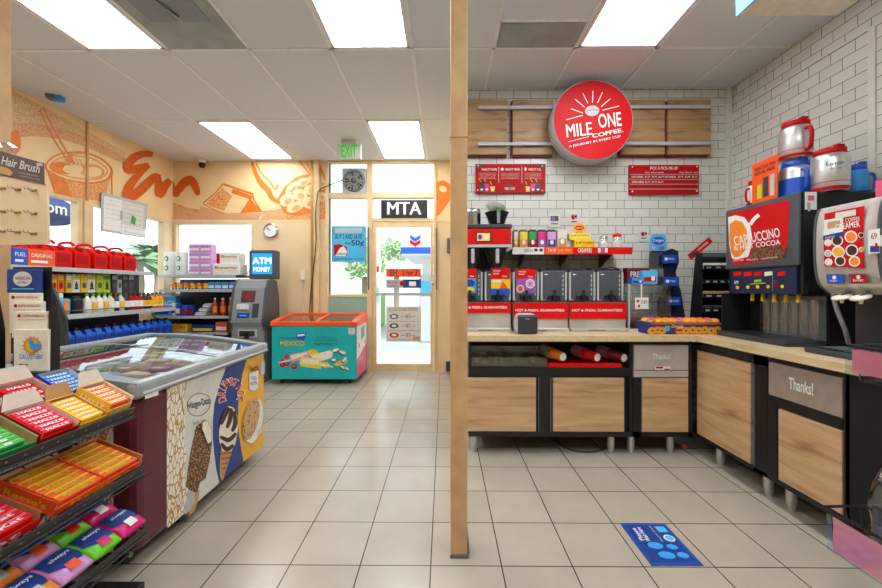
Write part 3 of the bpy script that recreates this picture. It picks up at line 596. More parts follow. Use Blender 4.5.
# ------------------------------------------------------------------ shelving helpers
def gondola_left():
    t = thing('gondola_shelf', 'dark shelving unit along the left window wall holding gas cans and car fluids', 'shelf unit', (XL+.25, 3.9, 0))
    ya, yb = 2.88, 4.72
    MB().box(XL+.02, XL+.08, ya, yb, 0, 1.37, 'char').build('back_panel', t)
    sh = MB().box(XL+.08, XL+.53, ya, 4.35, 1.345, 1.37, 'dgrey'); sh.box(XL+.53, XL+.538, ya, 4.35, 1.335, 1.375, 'lgrey'); sh.build('shelf', t)
    MB().box(XL+.08, XL+.52, 3.30, yb, .93, .955, 'dgrey').box(XL+.52, XL+.528, 3.30, yb, .915, .96, 'lgrey').build('shelf', t)
    MB().box(XL+.08, XL+.56, 3.30, yb, .60, .625, 'dgrey').box(XL+.56, XL+.568, 3.30, yb, .59, .63, 'lgrey').build('shelf', t)
    MB().box(XL+.08, XL+.58, 3.3, yb, .0, .16, 'char').build('base', t)
    e = MB(); e.prism([(XL+.08, 0), (XL+.60, 0), (XL+.60, .93), (XL+.42, 1.33), (XL+.08, 1.33)], 3.28, 3.30, 'char', Matrix(((1, 0, 0, 0), (0, 0, 1, 0), (0, 1, 0, 0), (0, 0, 0, 1)))); e.build('side_panel', t)
    MB().tube([(XL+.5, 3.35, .99), (XL+.5, yb-.02, .99)], .004, 'chrome', 6).build('rail', t)
    b = MB()
    for z in (1.285,): b.box(XL+.1, XL+.14, 3.32, 4.34, z, z+.02, 'grey')
    b.build('peg_bar', t)
gondola_left()
# gas cans
def gascan():
    t = thing('gas_can', '', 'gas can')
    b = MB(); pr = [(-.13, 0), (.13, 0), (.13, .15), (.06, .205), (-.1, .205), (-.13, .18)]
    b.prism(pr, -.075, .075, 'red2', Matrix(((1, 0, 0, 0), (0, 0, 1, 0), (0, 1, 0, 0), (0, 0, 0, 1)))); b.build('body', t)
    MB().tube(smooth([(-.11, 0, .21), (-.09, 0, .245), (.0, 0, .25), (.04, 0, .225)], 5), .013, 'red2', 8).build('handle', t)
    MB().lathe([(.026, 0), (.026, .03), (.012, .04)], 'red', 14, Tr(.09, 0, .17) @ Ry(.6)).build('cap', t)
    MB().box(.131, .134, -.05, .05, .05, .13, 'red').build('panel', t)
    return t
gc = None
for i in range(7):
    lb = 'red plastic gas can, %s from the near end of the top shelf' % ORD[i]
    if gc is None: gc = gascan(); o = gc; o['label'] = lb; o['group'] = 'gas cans on the top left shelf'
    else: o = dup(gc, lb)
    o.location = (XL+.31, 3.06+.182*i, 1.3705); o.rotation_euler = (0, 0, random.uniform(-.06, .06))
# boxes at near end of the top shelf, in front of the cans
for (y0_, y1_, c, lb, tx) in ((2.95, 3.05, 'blue', 'small blue box at the near end of the top left shelf', 'FUEL'), (3.055, 3.27, 'orange', 'orange box beside the blue one, in front of the first gas cans', 'ORIGINAL')):
    t = thing('carton', lb, 'box', (XL+.49, (y0_+y1_)/2, 1.3705)); MB().box(XL+.465, XL+.515, y0_, y1_, 1.3705, 1.51, c, .004).build('body', t)
    MB(FXp(XL+.5165, (y0_+y1_)/2, 1.3705)).rect(-(y1_-y0_)*.4, (y1_-y0_)*.2, .03, .05, 'white').text(tx, 0, .09, (y1_-y0_)*.8, .03, 'white').build('label', t)
# hanging packs
def pack(px0, px1, py0, py1, X, c, c2, kind, lb, grp):
    a = PX(px0, py0, X); b = PX(px1, py1, X); cy = (a.y+b.y)/2
    t = thing('hanging_pack', lb, 'air freshener pack', (X, cy, b.z), grp)
    zt = a.z; zb = b.z; w_ = b.y-a.y
    m = MB(); m.box(X-.02, X, a.y, b.y, zb, zt, c, .003); m.build('card', t)
    d = MB(); F = FXp(X+.0012, cy, 0)
    d.rect(-w_*.42, w_*.42, zt-(zt-zb)*.3, zt-(zt-zb)*.08, c2, 0, F)
    if kind == 'tree': d.flat([(-w_*.3, zb+.03), (w_*.3, zb+.03), (w_*.12, zb+.06), (w_*.25, zb+.06), (0, zt-(zt-zb)*.35), (-w_*.25, zb+.06), (-w_*.12, zb+.06)], 'char', .001, F)
    elif kind == 'blob': d.disc(0, (zt+zb)/2-.02, w_*.3, (zt-zb)*.2, 'red2', .001, F)
    else: d.disc(0, (zt+zb)/2-.02, w_*.33, (zt-zb)*.16, 'dgrey', .001, F)
    d.build('print', t); MB().tube([(X-.26, cy, zt-.008), (X+.02, cy, zt-.008)], .003, 'chrome', 5).build('hook', t)
XP = XL+.44; pk = 'packs hanging under the top left shelf'
specs = [(44, 51, 'yellow', 'orange2', 'blob'), (51.5, 57, 'yellow', 'orange2', 'blob'), (57.5, 64, 'orange2', 'yellow', 'blob'), (66, 72, 'yellow', 'white', 'bird'), (72.5, 80, 'white', 'yellow', 'tree'), (81, 87, 'yellow', 'gold', 'bird'), (87.5, 95.5, 'cream', 'yellow', 'tree'), (96.5, 103, 'lime2', 'yellow', 'bird'), (103.5, 110.5, 'lime2', 'green', 'tree'), (112, 117, 'char', 'lgrey', 'bird'), (117.5, 122, 'lgrey', 'char', 'bird'), (122.5, 128, 'char', 'grey', 'bird'), (128.5, 134, 'char2', 'lgrey', 'bird')]
cn = {'yellow': 'yellow', 'orange2': 'orange', 'white': 'white and yellow', 'cream': 'cream tree-shaped', 'lime2': 'lime green', 'char': 'black', 'lgrey': 'silver', 'char2': 'dark grey'}
for i, (a0, a1, c, c2, k) in enumerate(specs):
    pack(a0, a1, 274, 292.5, XP, c, c2, k, '%s air freshener pack, %s from the left under the gas cans' % (cn[c], ORD[i]), pk)
# bottles on the middle shelf
def bottle(kind, c, cap, lab, h=.16, r=.03):
    t = thing(kind, '', 'bottle')
    MB().lathe([(r*.9, 0), (r, .008), (r, h*.6), (r*.85, h*.7), (r*.35, h*.82), (r*.35, h*.88)], c, 16).build('body', t)
    MB().lathe([(r*.42, h*.88), (r*.42, h), (r*.3, h)], cap, 12).build('cap', t)
    MB().lathe([(r*1.02, h*.18), (r*1.02, h*.55)], lab, 16, cap=False).build('label', t)
    return t
protos = {}
def putbottle(key, args, loc, lb, grp, cat='bottle', rz=0):
    if key not in protos: protos[key] = bottle(*args); o = protos[key]
    else: o = dup(protos[key])
    o['label'] = lb; o['group'] = grp; o['category'] = cat; o.location = loc; o.rotation_euler = (0, 0, rz); return o
cols = [('cream', 'green', 'white', 'cream bottle with a green cap'), ('offwhite', 'green', 'gold', 'white bottle with a green cap'), ('black', 'red', 'white', 'black bottle with a red cap'), ('red', 'black', 'white', 'red bottle'), ('black', 'black', 'gold', 'black bottle with a gold label'), ('orange2', 'black', 'yellow', 'orange bottle')]
seq = [0, 1, 0, 1, 0, 2, 1, 2, 3, 3, 3, 4, 4, 5, 5, 5]
for i, k in enumerate(seq):
    c = cols[k]; putbottle('fl%d' % k, ('fluid_bottle', c[0], c[1], c[2], .185, .034), (XL+.46, 3.62+.063*i, .9555), '%s, %s from the left on the middle left shelf' % (c[3], ORD[i]), 'car fluid bottles on the middle left shelf')
t = thing('washer_jug', 'light blue jug with an orange strip at the near end of the middle left shelf', 'jug', (XL+.44, 3.40, .9555)); MB().box(XL+.36, XL+.48, 3.345, 3.45, .9555, 1.10, 'sky', .02).build('body', t); MB().box(XL+.40, XL+.44, 3.38, 3.42, 1.10, 1.15, 'white', .01).build('cap', t); MB().box(XL+.481, XL+.483, 3.38, 3.42, .97, 1.09, 'orange2').build('label', t)
t = thing('oil_tub', 'stack-ribbed black tub on the middle left shelf beside the light blue jug', 'tub', (XL+.42, 3.53, .9555)); MB().lathe([(.05, 0)]+[(.05+.003*(i % 2), .015*i) for i in range(1, 10)]+[(.03, .15)], 'black', 18, Tr(XL+.44, 3.53, .9555)).build('body', t); MB().lathe([(.03, .15), (.03, .165)], 'char', 14, Tr(XL+.44, 3.53, .9555)).build('lid', t)
# blue jugs
def jug():
    t = thing('antifreeze_jug', '', 'jug')
    MB().box(-.06, .06, -.05, .05, 0, .14, 'blue', .02).prism([(-.045, .135), (.045, .135), (.02, .175), (-.02, .175)], -.03, .03, 'blue', FY(0, 0, 0)).build('body', t)
    MB().lathe([(.022, .173), (.022, .205)], 'black', 12).build('cap', t); MB().tube(smooth([(-.04, 0, .14), (-.055, 0, .18), (-.02, 0, .185)], 4), .008, 'blue', 6).build('handle', t)
    MB().box(.0601, .0615, -.035, .035, .03, .11, 'dblue').build('label', t); return t
J = None
for i in range(13):
    lb = 'blue jug with a black cap, %s from the near end of the low left shelf' % ORD[i]
    if J is None: J = jug(); o = J; o['label'] = lb; o['group'] = 'blue jugs on the low left shelf'
    else: o = dup(J, lb)
    o.location = (XL+.46, 3.40+.104*i, .6255)
# clear tray of crumpled wrap in front
t = thing('wrapped_tray', 'low tray of crumpled clear wrap behind the big ice cream freezer', 'tray', (-3.0, 3.55, 0))
MB().box(-3.16, -2.62, 3.3, 4.45, 0, .60, 'char', .01).build('bin', t)
cr = MB(); N1, N2 = 16, 6; vs = []
for i in range(N1+1):
    for j in range(N2+1): vs.append((-3.16+.54*j/N2, 3.3+1.15*i/N1, .62+random.uniform(0, .07)))
cr.add(vs, [(i*(N2+1)+j, i*(N2+1)+j+1, (i+1)*(N2+1)+j+1, (i+1)*(N2+1)+j) for i in range(N1) for j in range(N2)], 'bag_clear'); cr.add([(x, y, z-.012) for x, y, z in vs], [(i*(N2+1)+j, i*(N2+1)+j+1, (i+1)*(N2+1)+j+1, (i+1)*(N2+1)+j) for i in range(N1) for j in range(N2)], 'char2'); cr.build('wrap', t)

# ---- far gondola
GY = 4.98
def gxy(px, py=300): return PY(px, py, GY).x
t = thing('gondola_shelf', 'grey four-tier shelving unit under the far window holding paper goods', 'shelf unit', (gxy(195), 5.2, 0))
MB().box(gxy(160), gxy(236), 5.36, 5.40, 0, 1.31, 'char').build('back_panel', t)
SZ = []
for k, (py, x0, x1) in enumerate(((276, 158.5, 236), (290.5, 159, 234), (317, 156.5, 229), (333.5, 155, 228))):
    z = PY(200, py, GY).z; SZ.append(z+.012)
    MB().box(gxy(x0), gxy(x1), GY, 5.36, z-.018, z+.012, 'dgrey').box(gxy(x0), gxy(x1), GY-.008, GY, z-.02, z+.016, 'lgrey').build('shelf', t)
MB().box(gxy(156), gxy(228), GY, 5.36, 0, .15, 'char').build('base', t)
def gitem(px0, px1, py0, k, c, lb, name, cat, grp=None, dep=.12, tx=None, tc='white', c2=None, y=None, zb=None, bev=.008):
    y = y or GY+.03; a = PY(px0, py0, y); b = PY(px1, py0, y); zb = (SZ[k]+.0005) if zb is None else zb
    t = thing(name, lb, cat, ((a.x+b.x)/2, y+dep/2, zb), grp)
    MB().box(a.x+.002, b.x-.002, y, y+dep, zb, a.z, c, bev).build('body', t); h = a.z-zb; w_ = b.x-a.x
    d = MB(); F = FY((a.x+b.x)/2, y-.0015, zb)
    if c2: d.rect(-w_*.42, w_*.42, h*.2, h*.55, c2, 0, F)
    if tx: d.text(tx, 0, h*.62, w_*.8, h*.28, tc, .001, F)
    if c2 or tx: d.build('label', t)
    return a.z
def roll(px0, px1, py0, lb):
    y = GY+.09; a = PY(px0, py0, y); b = PY(px1, py0, y); zb = SZ[0]+.0005; r = (b.x-a.x)/2; cx = (a.x+b.x)/2
    t = thing('paper_towel_roll', lb, 'paper towel', (cx, y, zb), 'wrapped towel rolls on the top far shelf')
    MB().lathe([(r*.95, 0), (r, .01), (r, a.z-zb-.01), (r*.9, a.z-zb)], 'white', 20, Tr(cx, y, zb)).build('roll', t)
    d = MB()
    for q in (.3, .7): d.disc(0, (a.z-zb)*q, r*.4, .035, 'green', 0, FY(cx, y-r-.002, zb)); d.disc(-r*.1, (a.z-zb)*q, r*.2, .02, 'white', .001, FY(cx, y-r-.002, zb))
    d.build('print', t)
roll(165, 175.5, 252, 'white paper towel roll with green print at the left end of the top far shelf'); roll(177, 187.5, 252, 'second white paper towel roll with green print, next to the pink stack')
for cx_ in range(2):
    zb = SZ[0]+.0005
    for r_ in range(4):
        zt_ = PY(200, 268-r_*8.0, GY+.03).z
        zt_ = gitem(188.5+cx_*11.5, 199.8+cx_*11.5, 268-r_*8.0, 0, 'lilac', 'small lilac tissue pack, %s from the bottom of the %s stack' % (ORD[r_], 'left' if cx_ == 0 else 'right'), 'tissue_pack', 'tissue pack', 'stacked lilac packs on the top far shelf', .13, 'Soft', 'purple', 'white', zb=zb, y=GY+.05)
        zb = zt_+.0005
gitem(212, 219, 253, 0, 'red', 'narrow red pack at the back of the top far shelf beside the lilac stacks', 'towel_pack', 'towel pack', None, .1, y=GY+.2)
zt = gitem(212.3, 240, 263.5, 0, 'white', 'white towel pack with dark red lettering, lower of two on the top far shelf', 'towel_pack', 'towel pack', 'white towel packs', .2, 'Bounty', 'darkred', 'cream', y=GY+.0)
gitem(219.5, 239, 252.5, 0, 'white', 'white towel pack with dark red lettering lying on top of another', 'towel_pack', 'towel pack', 'white towel packs', .17, 'Bounty', 'darkred', 'cream', y=GY+.02, zb=zt+.0005)
for i in range(6):
    y = GY+.06; x = PY(174+i*6.5, 284, y).x
    t = thing('food_can', 'small orange and white can, %s from the left on the second far shelf' % ORD[i], 'can', (x, y, SZ[1]+.0005), 'cans on the second far shelf')
    MB().lathe([(.034, 0), (.034, .09), (.03, .092)], 'chrome', 16, Tr(x, y, SZ[1]+.0005)).build('can', t); MB().lathe([(.0345, .02), (.0345, .08)], 'orange2' if i % 2 == 0 else 'gold', 16, Tr(x, y, SZ[1]+.0005), cap=False).build('label', t)
for i in range(4):
    gitem(208+i*7, 214.5+i*7, 282, 1, 'blue2', 'small blue and white carton, %s from the left of four on the second far shelf' % ORD[i], 'small_carton', 'carton', 'blue cartons on the second far shelf', .07, c2='white', bev=.003)
gitem(153.5, 170, 305.5, 2, 'blue2', 'light blue box of bags, lower left on the third far shelf', 'bag_box', 'box', None, .12, 'Ziploc', 'white', 'dblue')
gitem(158, 176, 296, 2, 'sky', 'blue box resting behind the lower blue box on the third far shelf', 'bag_box', 'box', None, .1, 'BAGS', 'white', 'blue', y=GY+.17)
for i, (a0, a1, c, c2, lb) in enumerate(((171, 175, 'white', 'blue', 'white detergent bottle with a blue label'), (175.5, 180, 'blue', 'white', 'blue detergent bottle'), (181, 186.5, 'blue', 'red', 'blue bottle with a red label'), (187, 193, 'dblue', 'red', 'dark blue bottle with a red label'))):
    gitem(a0, a1, 305-(i < 2)*2, 2, c, lb+' on the third far shelf', 'detergent_bottle', 'bottle', None, .07, c2=c2, bev=.015)
for i in range(3): gitem(194+i*4, 206+i*2, 312-i*4.2, 2, 'lgrey', 'grey pillow-shaped pack, %s from the bottom on the third far shelf' % ORD[i], 'wipe_pack', 'pack', 'grey packs piled on the third far shelf', .16, c2='white', zb=SZ[2]+.0005+i*.052, bev=.025)
for i in range(5):
    y = GY+.07; x = PY(215+i*4.2, 300, y).x
    putbottle('juice', ('juice_bottle', 'juice', 'white', 'orange2', .235, .028), (x, y+(i % 2)*.07, SZ[2]+.0005), 'red bottle with white cap, %s from the left on third far shelf' % ORD[i], 'red bottles on the third far shelf')
gitem(156.5, 171, 324.5, 3, 'gold', 'yellow box with red print at the left end of the lowest far shelf', 'snack_box', 'box', None, .12, 'GLAD', 'red'); gitem(171.5, 187, 324.5, 3, 'gold', 'second yellow box with red print on the lowest far shelf', 'snack_box', 'box', None, .12, 'GLAD', 'red')
gitem(191, 214, 325, 3, 'dblue', 'dark blue box with yellow band on the lowest far shelf', 'foil_box', 'box', None, .1, c2='yellow'); gitem(215, 227, 322, 3, 'orange', 'orange carton at the right end of the lowest far shelf', 'carton', 'box', None, .1, c2='white')

# ------------------------------------------------------------------ cash machine
AY = 4.80; a0 = PY(231.5, 320, AY).x; a1 = PY(264, 320, AY).x
t = thing('cash_machine', 'grey cash machine with a blue lit ATM sign on top', 'cash machine', ((a0+a1)/2, AY+.25, 0))
zT = PY(250, 279, AY+.18).z; yz = [(AY, 0), (AY, .70), (AY-.03, .76), (AY-.03, .80), (AY+.06, zT-.12), (AY+.12, zT-.02), (AY+.2, zT), (AY+.32, zT-.02), (AY+.39, zT-.22), (AY+.41, .8), (AY+.41, 0)]
def sideprism(m, prof, x0, x1, mat): m.prism([(y, z) for y, z in prof], x0, x1, mat, Matrix(((0, 0, 1, 0), (1, 0, 0, 0), (0, 1, 0, 0), (0, 0, 0, 1))))
b = MB(); sideprism(b, yz, a0, a1, 'grey'); b.build('cabinet', t)
for x0, x1 in ((a0-.016, a0+.014), (a1-.014, a1+.016)):
    b = MB(); sideprism(b, [(y-.012 if y < AY+.3 else y+.01, z) for y, z in yz if z > .65 and z < 9]+[(AY+.42, .66), (AY-.02, .66)], x0, x1, 'char2'); b.build('side_trim', t)
cxm = (a0+a1)/2; W2_ = (a1-a0)/2-.03
# sloped face frame: from (AY-.03,.80) to (AY+.06,zT-.12)
dy, dz = .09, zT-.92; L = math.hypot(dy, dz); S_ = Matrix(((1, 0, 0, cxm), (0, dy/L, -dz/L, AY-.031), (0, dz/L, dy/L, .80), (0, 0, 0, 1)))
MB(S_).box(-W2_*.55, W2_*.45, L*.55, L*.92, 0, .008, 'char', .003).box(-W2_*.45, W2_*.35, L*.6, L*.88, .008, .010, 'darkred').build('screen', t)
k_ = MB(S_); k_.box(-W2_*.8, W2_*.1, L*.3, L*.5, 0, .01, 'lgrey', .003)
for i in range(4):
    for j in range(3): k_.box(-W2_*.75+i*W2_*.2, -W2_*.6+i*W2_*.2, L*.32+j*L*.055, L*.355+j*L*.055, .01, .014, 'white')
k_.build('keypad', t)
MB(S_).box(-W2_*.7, W2_*.2, L*.06, L*.2, 0, .012, 'dblue', .004).box(-W2_*.5, W2_*.0, L*.1, L*.13, .012, .014, 'screen_blue').build('card_reader', t)
MB(S_).box(W2_*.35, W2_*.8, L*.05, L*.5, 0, .01, 'char', .004).build('receipt_slot', t)
MB(FY(cxm, AY-.0, 0)).box(-W2_*.7, W2_*.7, .57, .67, 0, .02, 'lgrey', .006).box(-W2_*.55, W2_*.55, .585, .655, .02, .023, 'char').box(-.03, .03, .56, .64, .023, .03, 'black').build('cash_tray', t)
MB(FY(cxm, AY, 0)).box(-W2_*.9, W2_*.9, .05, .53, 0, .006, 'dgrey', .003).build('lower_door', t)
ba, bb = PY(248.5, 250, AY+.2), PY(277.5, 281, AY+.2)
sbx = MB().box(ba.x, bb.x-.03, AY+.2, AY+.36, zT-.002, ba.z, 'char2', .02).build('sign_box', t)
sa, sb = PY(252, 253.5, AY+.196), PY(272, 274, AY+.196)
sg = MB().box(sa.x, sb.x, AY+.195, AY+.20, sb.z, sa.z, 'screen_blue'); sg.ptext('ATM', 252.8, 257.5, 271, 264, 'y', AY+.194, 'screen_white', .04).ptext('MONEY', 253.5, 267, 270, 271.5, 'y', AY+.194, 'screen_white', .02); sg.build('lit_sign', sbx)

# ------------------------------------------------------------------ teal ice cream freezer
TY0, TY1 = 4.72, 5.34; q0 = PY(271.5, 350, TY0).x; q1 = PY(356.5, 350, TY0).x; zb_ = PY(300, 379.5, TY0).z; zl = PY(300, 326, TY0).z; zB = PY(300, 313.5, TY1-.08).z
t = thing('ice_cream_freezer', 'teal ice cream chest freezer with orange lid frame, beside the glass door', 'freezer', ((q0+q1)/2, 5.03, 0))
b = MB(); b.box(q0, q1, TY0, TY1, zb_, zl, 'teal', .01); b.build('cabinet', t)
sd = MB(); X_ = q1+.002
sd.add([(X_, TY0+.01, zb_+.01), (X_, TY1-.01, zb_+.01), (X_, TY1-.01, zl-.005), (X_, TY0+.01, zl-.005)], [(0, 1, 2, 3)], 'white')
sd.add([(X_+.001, TY0+.01, zb_+.01), (X_+.001, TY1-.01, zb_+.01), (X_+.001, TY1-.01, zb_+.38), (X_+.001, TY0+.01, zb_+.24)], [(0, 1, 2, 3)], 'pink')
sd.add([(X_+.001, TY0+.25, zb_+.45), (X_+.001, TY0+.45, zb_+.48), (X_+.001, TY0+.45, zl-.03), (X_+.001, TY0+.25, zl-.05)], [(0, 1, 2, 3)], 'teal')
for yy, zz in ((.14, .40), (.5, .40), (.3, .55)): sd.disc(yy, zz, .04, .03, 'orange', 0, FXp(X_+.002, TY0, zb_))
sd.build('side_decal', t)
fr = MB()
def lidz(y): return zl+.05+(zB-zl-.05)*((y-TY0)/(TY1-TY0))**.6
N = 8
for (x0, x1, ya, yb) in ((q0-.012, q0+.06, 0, 1), (q1-.06, q1+.012, 0, 1), (q0+.53*(q1-q0)-.02, q0+.53*(q1-q0)+.02, 0, 1)):
    vs = []
    for i in range(N+1):
        y = TY0-.012+(TY1-TY0+.012)*i/N; z = lidz(max(y, TY0)); vs += [(x0, y, z), (x1, y, z), (x1, y, zl-.0 if x1-x0 > .05 else z-.03), (x0, y, zl if x1-x0 > .05 else z-.03)]
    fs = [(0, 1, 2, 3), (N*4+3, N*4+2, N*4+1, N*4)]
    for i in range(N):
        o = i*4
        for k in range(4): l = (k+1) % 4; fs.append((o+k, o+4+k, o+4+l, o+l))
    fr.add(vs, fs, 'orange')
fr.box(q0-.012, q1+.012, TY0-.014, TY0+.03, zl, zl+.055, 'orange', .008).box(q0, q1, TY1-.05, TY1, zl, zB+.005, 'orange', .008); fr.build('lid_frame', t)
gl = MB(); vs = []
for i in range(N+1):
    y = TY0+.03+(TY1-TY0-.08)*i/N; z = lidz(y)-.012; vs += [(q0+.06, y, z), (q1-.06, y, z)]
gl.add(vs, [(i*2, i*2+1, i*2+3, i*2+2) for i in range(N)], 'lid_glass', True); gl.build('lid_glass', t)
MB().box(q0+.05, q1-.05, TY0+.05, TY1-.06, zl+.001, zl+.006, 'lgrey').build('liner', t)
for x in (q0+.1, q1-.1):
    for y in (TY0+.08, TY1-.08): MB().cyl(0, 0, -.015, .032, .03, 'black', 16, None, Tr(x, y, .032) @ Ry(PI/2)).box(x-.025, x+.025, y-.03, y+.03, .05, zb_+.004, 'dgrey').build('castor', t)
d = MB(); Yd = TY0-.0015; L2 = Yd-.0008; L3 = Yd-.0016; L4 = Yd-.0024
k7 = lambda x, y: (270+x/7.35, 305+y/7.35)
d.ptext('HELADOS', *k7(72, 236), *k7(196, 252), 'y', Yd, 'navy', .01).pp([k7(192, 210), k7(262, 205), k7(262, 240), k7(245, 260), k7(198, 248)], 'y', Yd, 'blue').pp([k7(200, 218), k7(255, 212), k7(253, 225), k7(205, 232)], 'y', L2, 'white')
d.ptext('MEXICO', *k7(73, 264), *k7(257, 302), 'y', Yd, 'navy', .09).ptext('MEXICO', *k7(75, 266), *k7(255, 300), 'y', L2, 'yellow', .03)
d.ptext('THE DELICIOUS', *k7(338, 232), *k7(480, 246), 'y', Yd, 'navy', .0).ptext('TASTE OF MEXICO', *k7(322, 254), *k7(496, 268), 'y', Yd, 'navy', .0).ptext('NATURALLY', *k7(328, 278), *k7(496, 298), 'y', Yd, 'navy', .02)
d.pp([k7(576, 168), k7(624, 168), k7(624, 214), k7(576, 214)], 'y', Yd, 'offwhite').ptext('TEL', *k7(586, 178), *k7(614, 190), 'y', L2, 'grey')
for x, y, r in ((120, 378, 18), (128, 432, 18), (92, 440, 20), (178, 452, 22), (88, 405, 12)): d.pell(*k7(x, y), r/7.35, r*.95/7.35, 'y', Yd, 'red'); d.pell(*k7(x-3, y-3), r*.5/7.35, r*.4/7.35, 'y', L2, 'orange')
d.pell(*k7(315, 352), 40/7.35, 26/7.35, 'y', Yd, 'yellow').pell(*k7(405, 440), 34/7.35, 20/7.35, 'y', Yd, 'yellow').pell(*k7(520, 425), 50/7.35, 16/7.35, 'y', Yd, 'gold', -.3)
d.pp([k7(60, 420), k7(150, 400), k7(150, 410), k7(60, 430)], 'y', L2, 'cream').pp([k7(145, 365), k7(270, 340), k7(285, 352), k7(290, 380), k7(160, 420), k7(146, 400)], 'y', L2, 'lilac').pp([k7(150, 372), k7(265, 347), k7(278, 358), k7(165, 405)], 'y', L3, 'cream')
d.pp([k7(300, 372), k7(440, 333), k7(462, 345), k7(455, 385), k7(380, 412), k7(320, 395)], 'y', L2, 'cream')
d.pp([k7(225, 380), k7(370, 392), k7(378, 405), k7(372, 470), k7(230, 452), k7(215, 430)], 'y', L3, 'yellow2').pp([k7(235, 390), k7(362, 402), k7(360, 440), k7(232, 428)], 'y', L4, 'cream').pp([k7(376, 432), k7(465, 450), k7(462, 460), k7(376, 444)], 'y', L3, 'cream')
for x, y, rx, ry, r in ((480, 335, 30, 16, -.3), (530, 352, 30, 16, .4), (465, 408, 20, 14, 0), (545, 405, 26, 14, -.8), (530, 462, 22, 10, .6), (562, 472, 18, 12, .5)): d.pell(*k7(x, y), rx/7.35, ry/7.35, 'y', Yd, 'char', r); d.pell(*k7(x+3, y-4), rx*.85/7.35, ry*.7/7.35, 'y', L2, 'white', r)
d.build('printed_lettering', t)

# ------------------------------------------------------------------ big ice cream freezer (side graphics face the aisle)
FX = -1.285; FXB = -2.12; FA, FB = 1.60, 2.735; ZR0, ZR1 = .735, .80
t = thing('ice_cream_freezer', 'large glass-topped ice cream freezer with maroon corner and printed side, beside the candy rack', 'freezer', ((FX+FXB)/2, (FA+FB)/2, 0))
big = t
b = MB(); b.box(FXB, FX, FA, FB, .075, ZR0, 'maroon', .035); b.build('cabinet', t)
ed = MB(); ed.rect(FXB+.05, FX-.10, .09, ZR0-.01, 'gold_leaf', 0, FY(0, FA-.0015, 0)); ed.build('end_panel', t)
def lz(x): # height of the rim across the freezer
    q = (FX-x)/(FX-FXB); return ZR1+.07*math.sin(min(1, q*1.15)*PI/2)
rim = MB()
xs = [FX+.012-(FX-FXB+.024)*i/14 for i in range(15)]
for (ya, yb) in ((FA-.02, FA+.05), (FB-.05, FB+.02)):
    vs = []
    for x in xs: z = lz(min(x, FX)); vs += [(x, ya, z), (x, yb, z), (x, yb, ZR0), (x, ya, ZR0)]
    fs = [(3, 2, 1, 0), (14*4, 14*4+1, 14*4+2, 14*4+3)]
    for i in range(14):
        o = i*4
        for k in range(4): l = (k+1) % 4; fs.append((o+k, o+4+k, o+4+l, o+l))
    rim.add(vs, fs, 'gridgrey')
rim.box(FX-.035, FX+.02, FA-.025, FB+.025, ZR0-.003, ZR1+.004, 'rimgrey', .018); rim.box(FXB-.02, FXB+.05, FA-.02, FB+.02, ZR0, lz(FXB)+.004, 'gridgrey', .018)
frm_ = rim.build('lid_frame', t)
MB().tube([(FX+.021, FA, ZR0+.018), (FX+.021, FB, ZR0+.018)], .008, 'lgrey', 8).build('rim_strip', t)
MB().pp([(145, 394.5), (158.5, 390.2), (158.5, 395), (145, 399.2)], 'x', FX+.022, 'white').build('maker_badge', frm_)
gl = MB(); vs = []
for x in xs[1:-1]: vs += [(x, FA+.045, lz(x)-.012), (x, FB-.045, lz(x)-.012)]
gl.add(vs, [(i*2, i*2+1, i*2+3, i*2+2) for i in range(len(xs)-3)], 'lid_glass', True); gl.build('lid_glass', t)
ym = FA+(FB-FA)*.58; bar = MB(); vs = []
for x in xs[1:-1]: vs += [(x, ym-.012, lz(x)-.005), (x, ym+.012, lz(x)-.005)]
bar.add(vs, [(i*2, i*2+1, i*2+3, i*2+2) for i in range(len(xs)-3)], 'gridgrey'); bar.build('lid_divider', t)
ln = MB(); ln.box(FXB+.05, FX-.06, FA+.05, FB-.05, ZR0-.0005, ZR0+.0, 'white')
ln.build('liner', t)
for i in range(1, 4):
    y = FA+.05+(FB-FA-.1)*i/4; MB().box(FXB+.05, FX-.06, y-.003, y+.003, ZR0, ZR0+.03, 'white').build('basket_divider', t)
k = 0
for i in range(8):
    for j in range(4):
        x = FX-.14-j*.165+random.uniform(-.02, .02); y = FA+.12+i*.126+random.uniform(-.01, .01)
        c = random.choice(['blue', 'dblue', 'orange', 'pink', 'cream', 'darkred', 'sky', 'lgrey', 'green', 'purple', 'brown', 'white'])
        nm_c = {'blue': 'blue', 'dblue': 'dark blue', 'orange': 'orange', 'pink': 'pink', 'cream': 'cream', 'darkred': 'dark red', 'sky': 'light blue', 'lgrey': 'silver', 'green': 'green', 'purple': 'purple', 'brown': 'brown', 'white': 'white'}[c]
        p = MB(Tr(x, y, ZR0+.0005) @ Rz(random.uniform(-.4, .4))); p.box(-.06, .06, -.035, .035, 0, .022, c, .008).box(-.03, .03, -.02, .02, .022, .023, 'white')
        single(p, 'ice_cream_pack', '%s pack under freezer glass, %s from aisle and %s from near end' % (nm_c, ORD[j], ORD[i]), 'ice cream pack', (x, y, ZR0+.0005), 'ice cream packs inside the big freezer')
for x in (FX-.10, FXB+.10):
    for y in (FA+.07, FB-.10):
        c = MB(); c.box(x-.02, x+.02, y-.035, y+.01, .055, .08, 'dgrey'); co = c.build('castor', t); MB().cyl(0, 0, -.014, .033, .028, 'black', 18, None, Tr(x, y, .033) @ Ry(PI/2)).cyl(0, 0, -.016, .014, .032, 'offwhite', 12, None, Tr(x, y, .033) @ Ry(PI/2)).build('wheel', co)
d = MB(); G0, G1, G2, G3, G4 = [FX+.0015+.0008*i for i in range(5)]
q = lambda x, y: (130+x/2.94, 360+y/2.94)      # crop coordinates to photograph
zt_, zb_ = ZR0-.004, .082
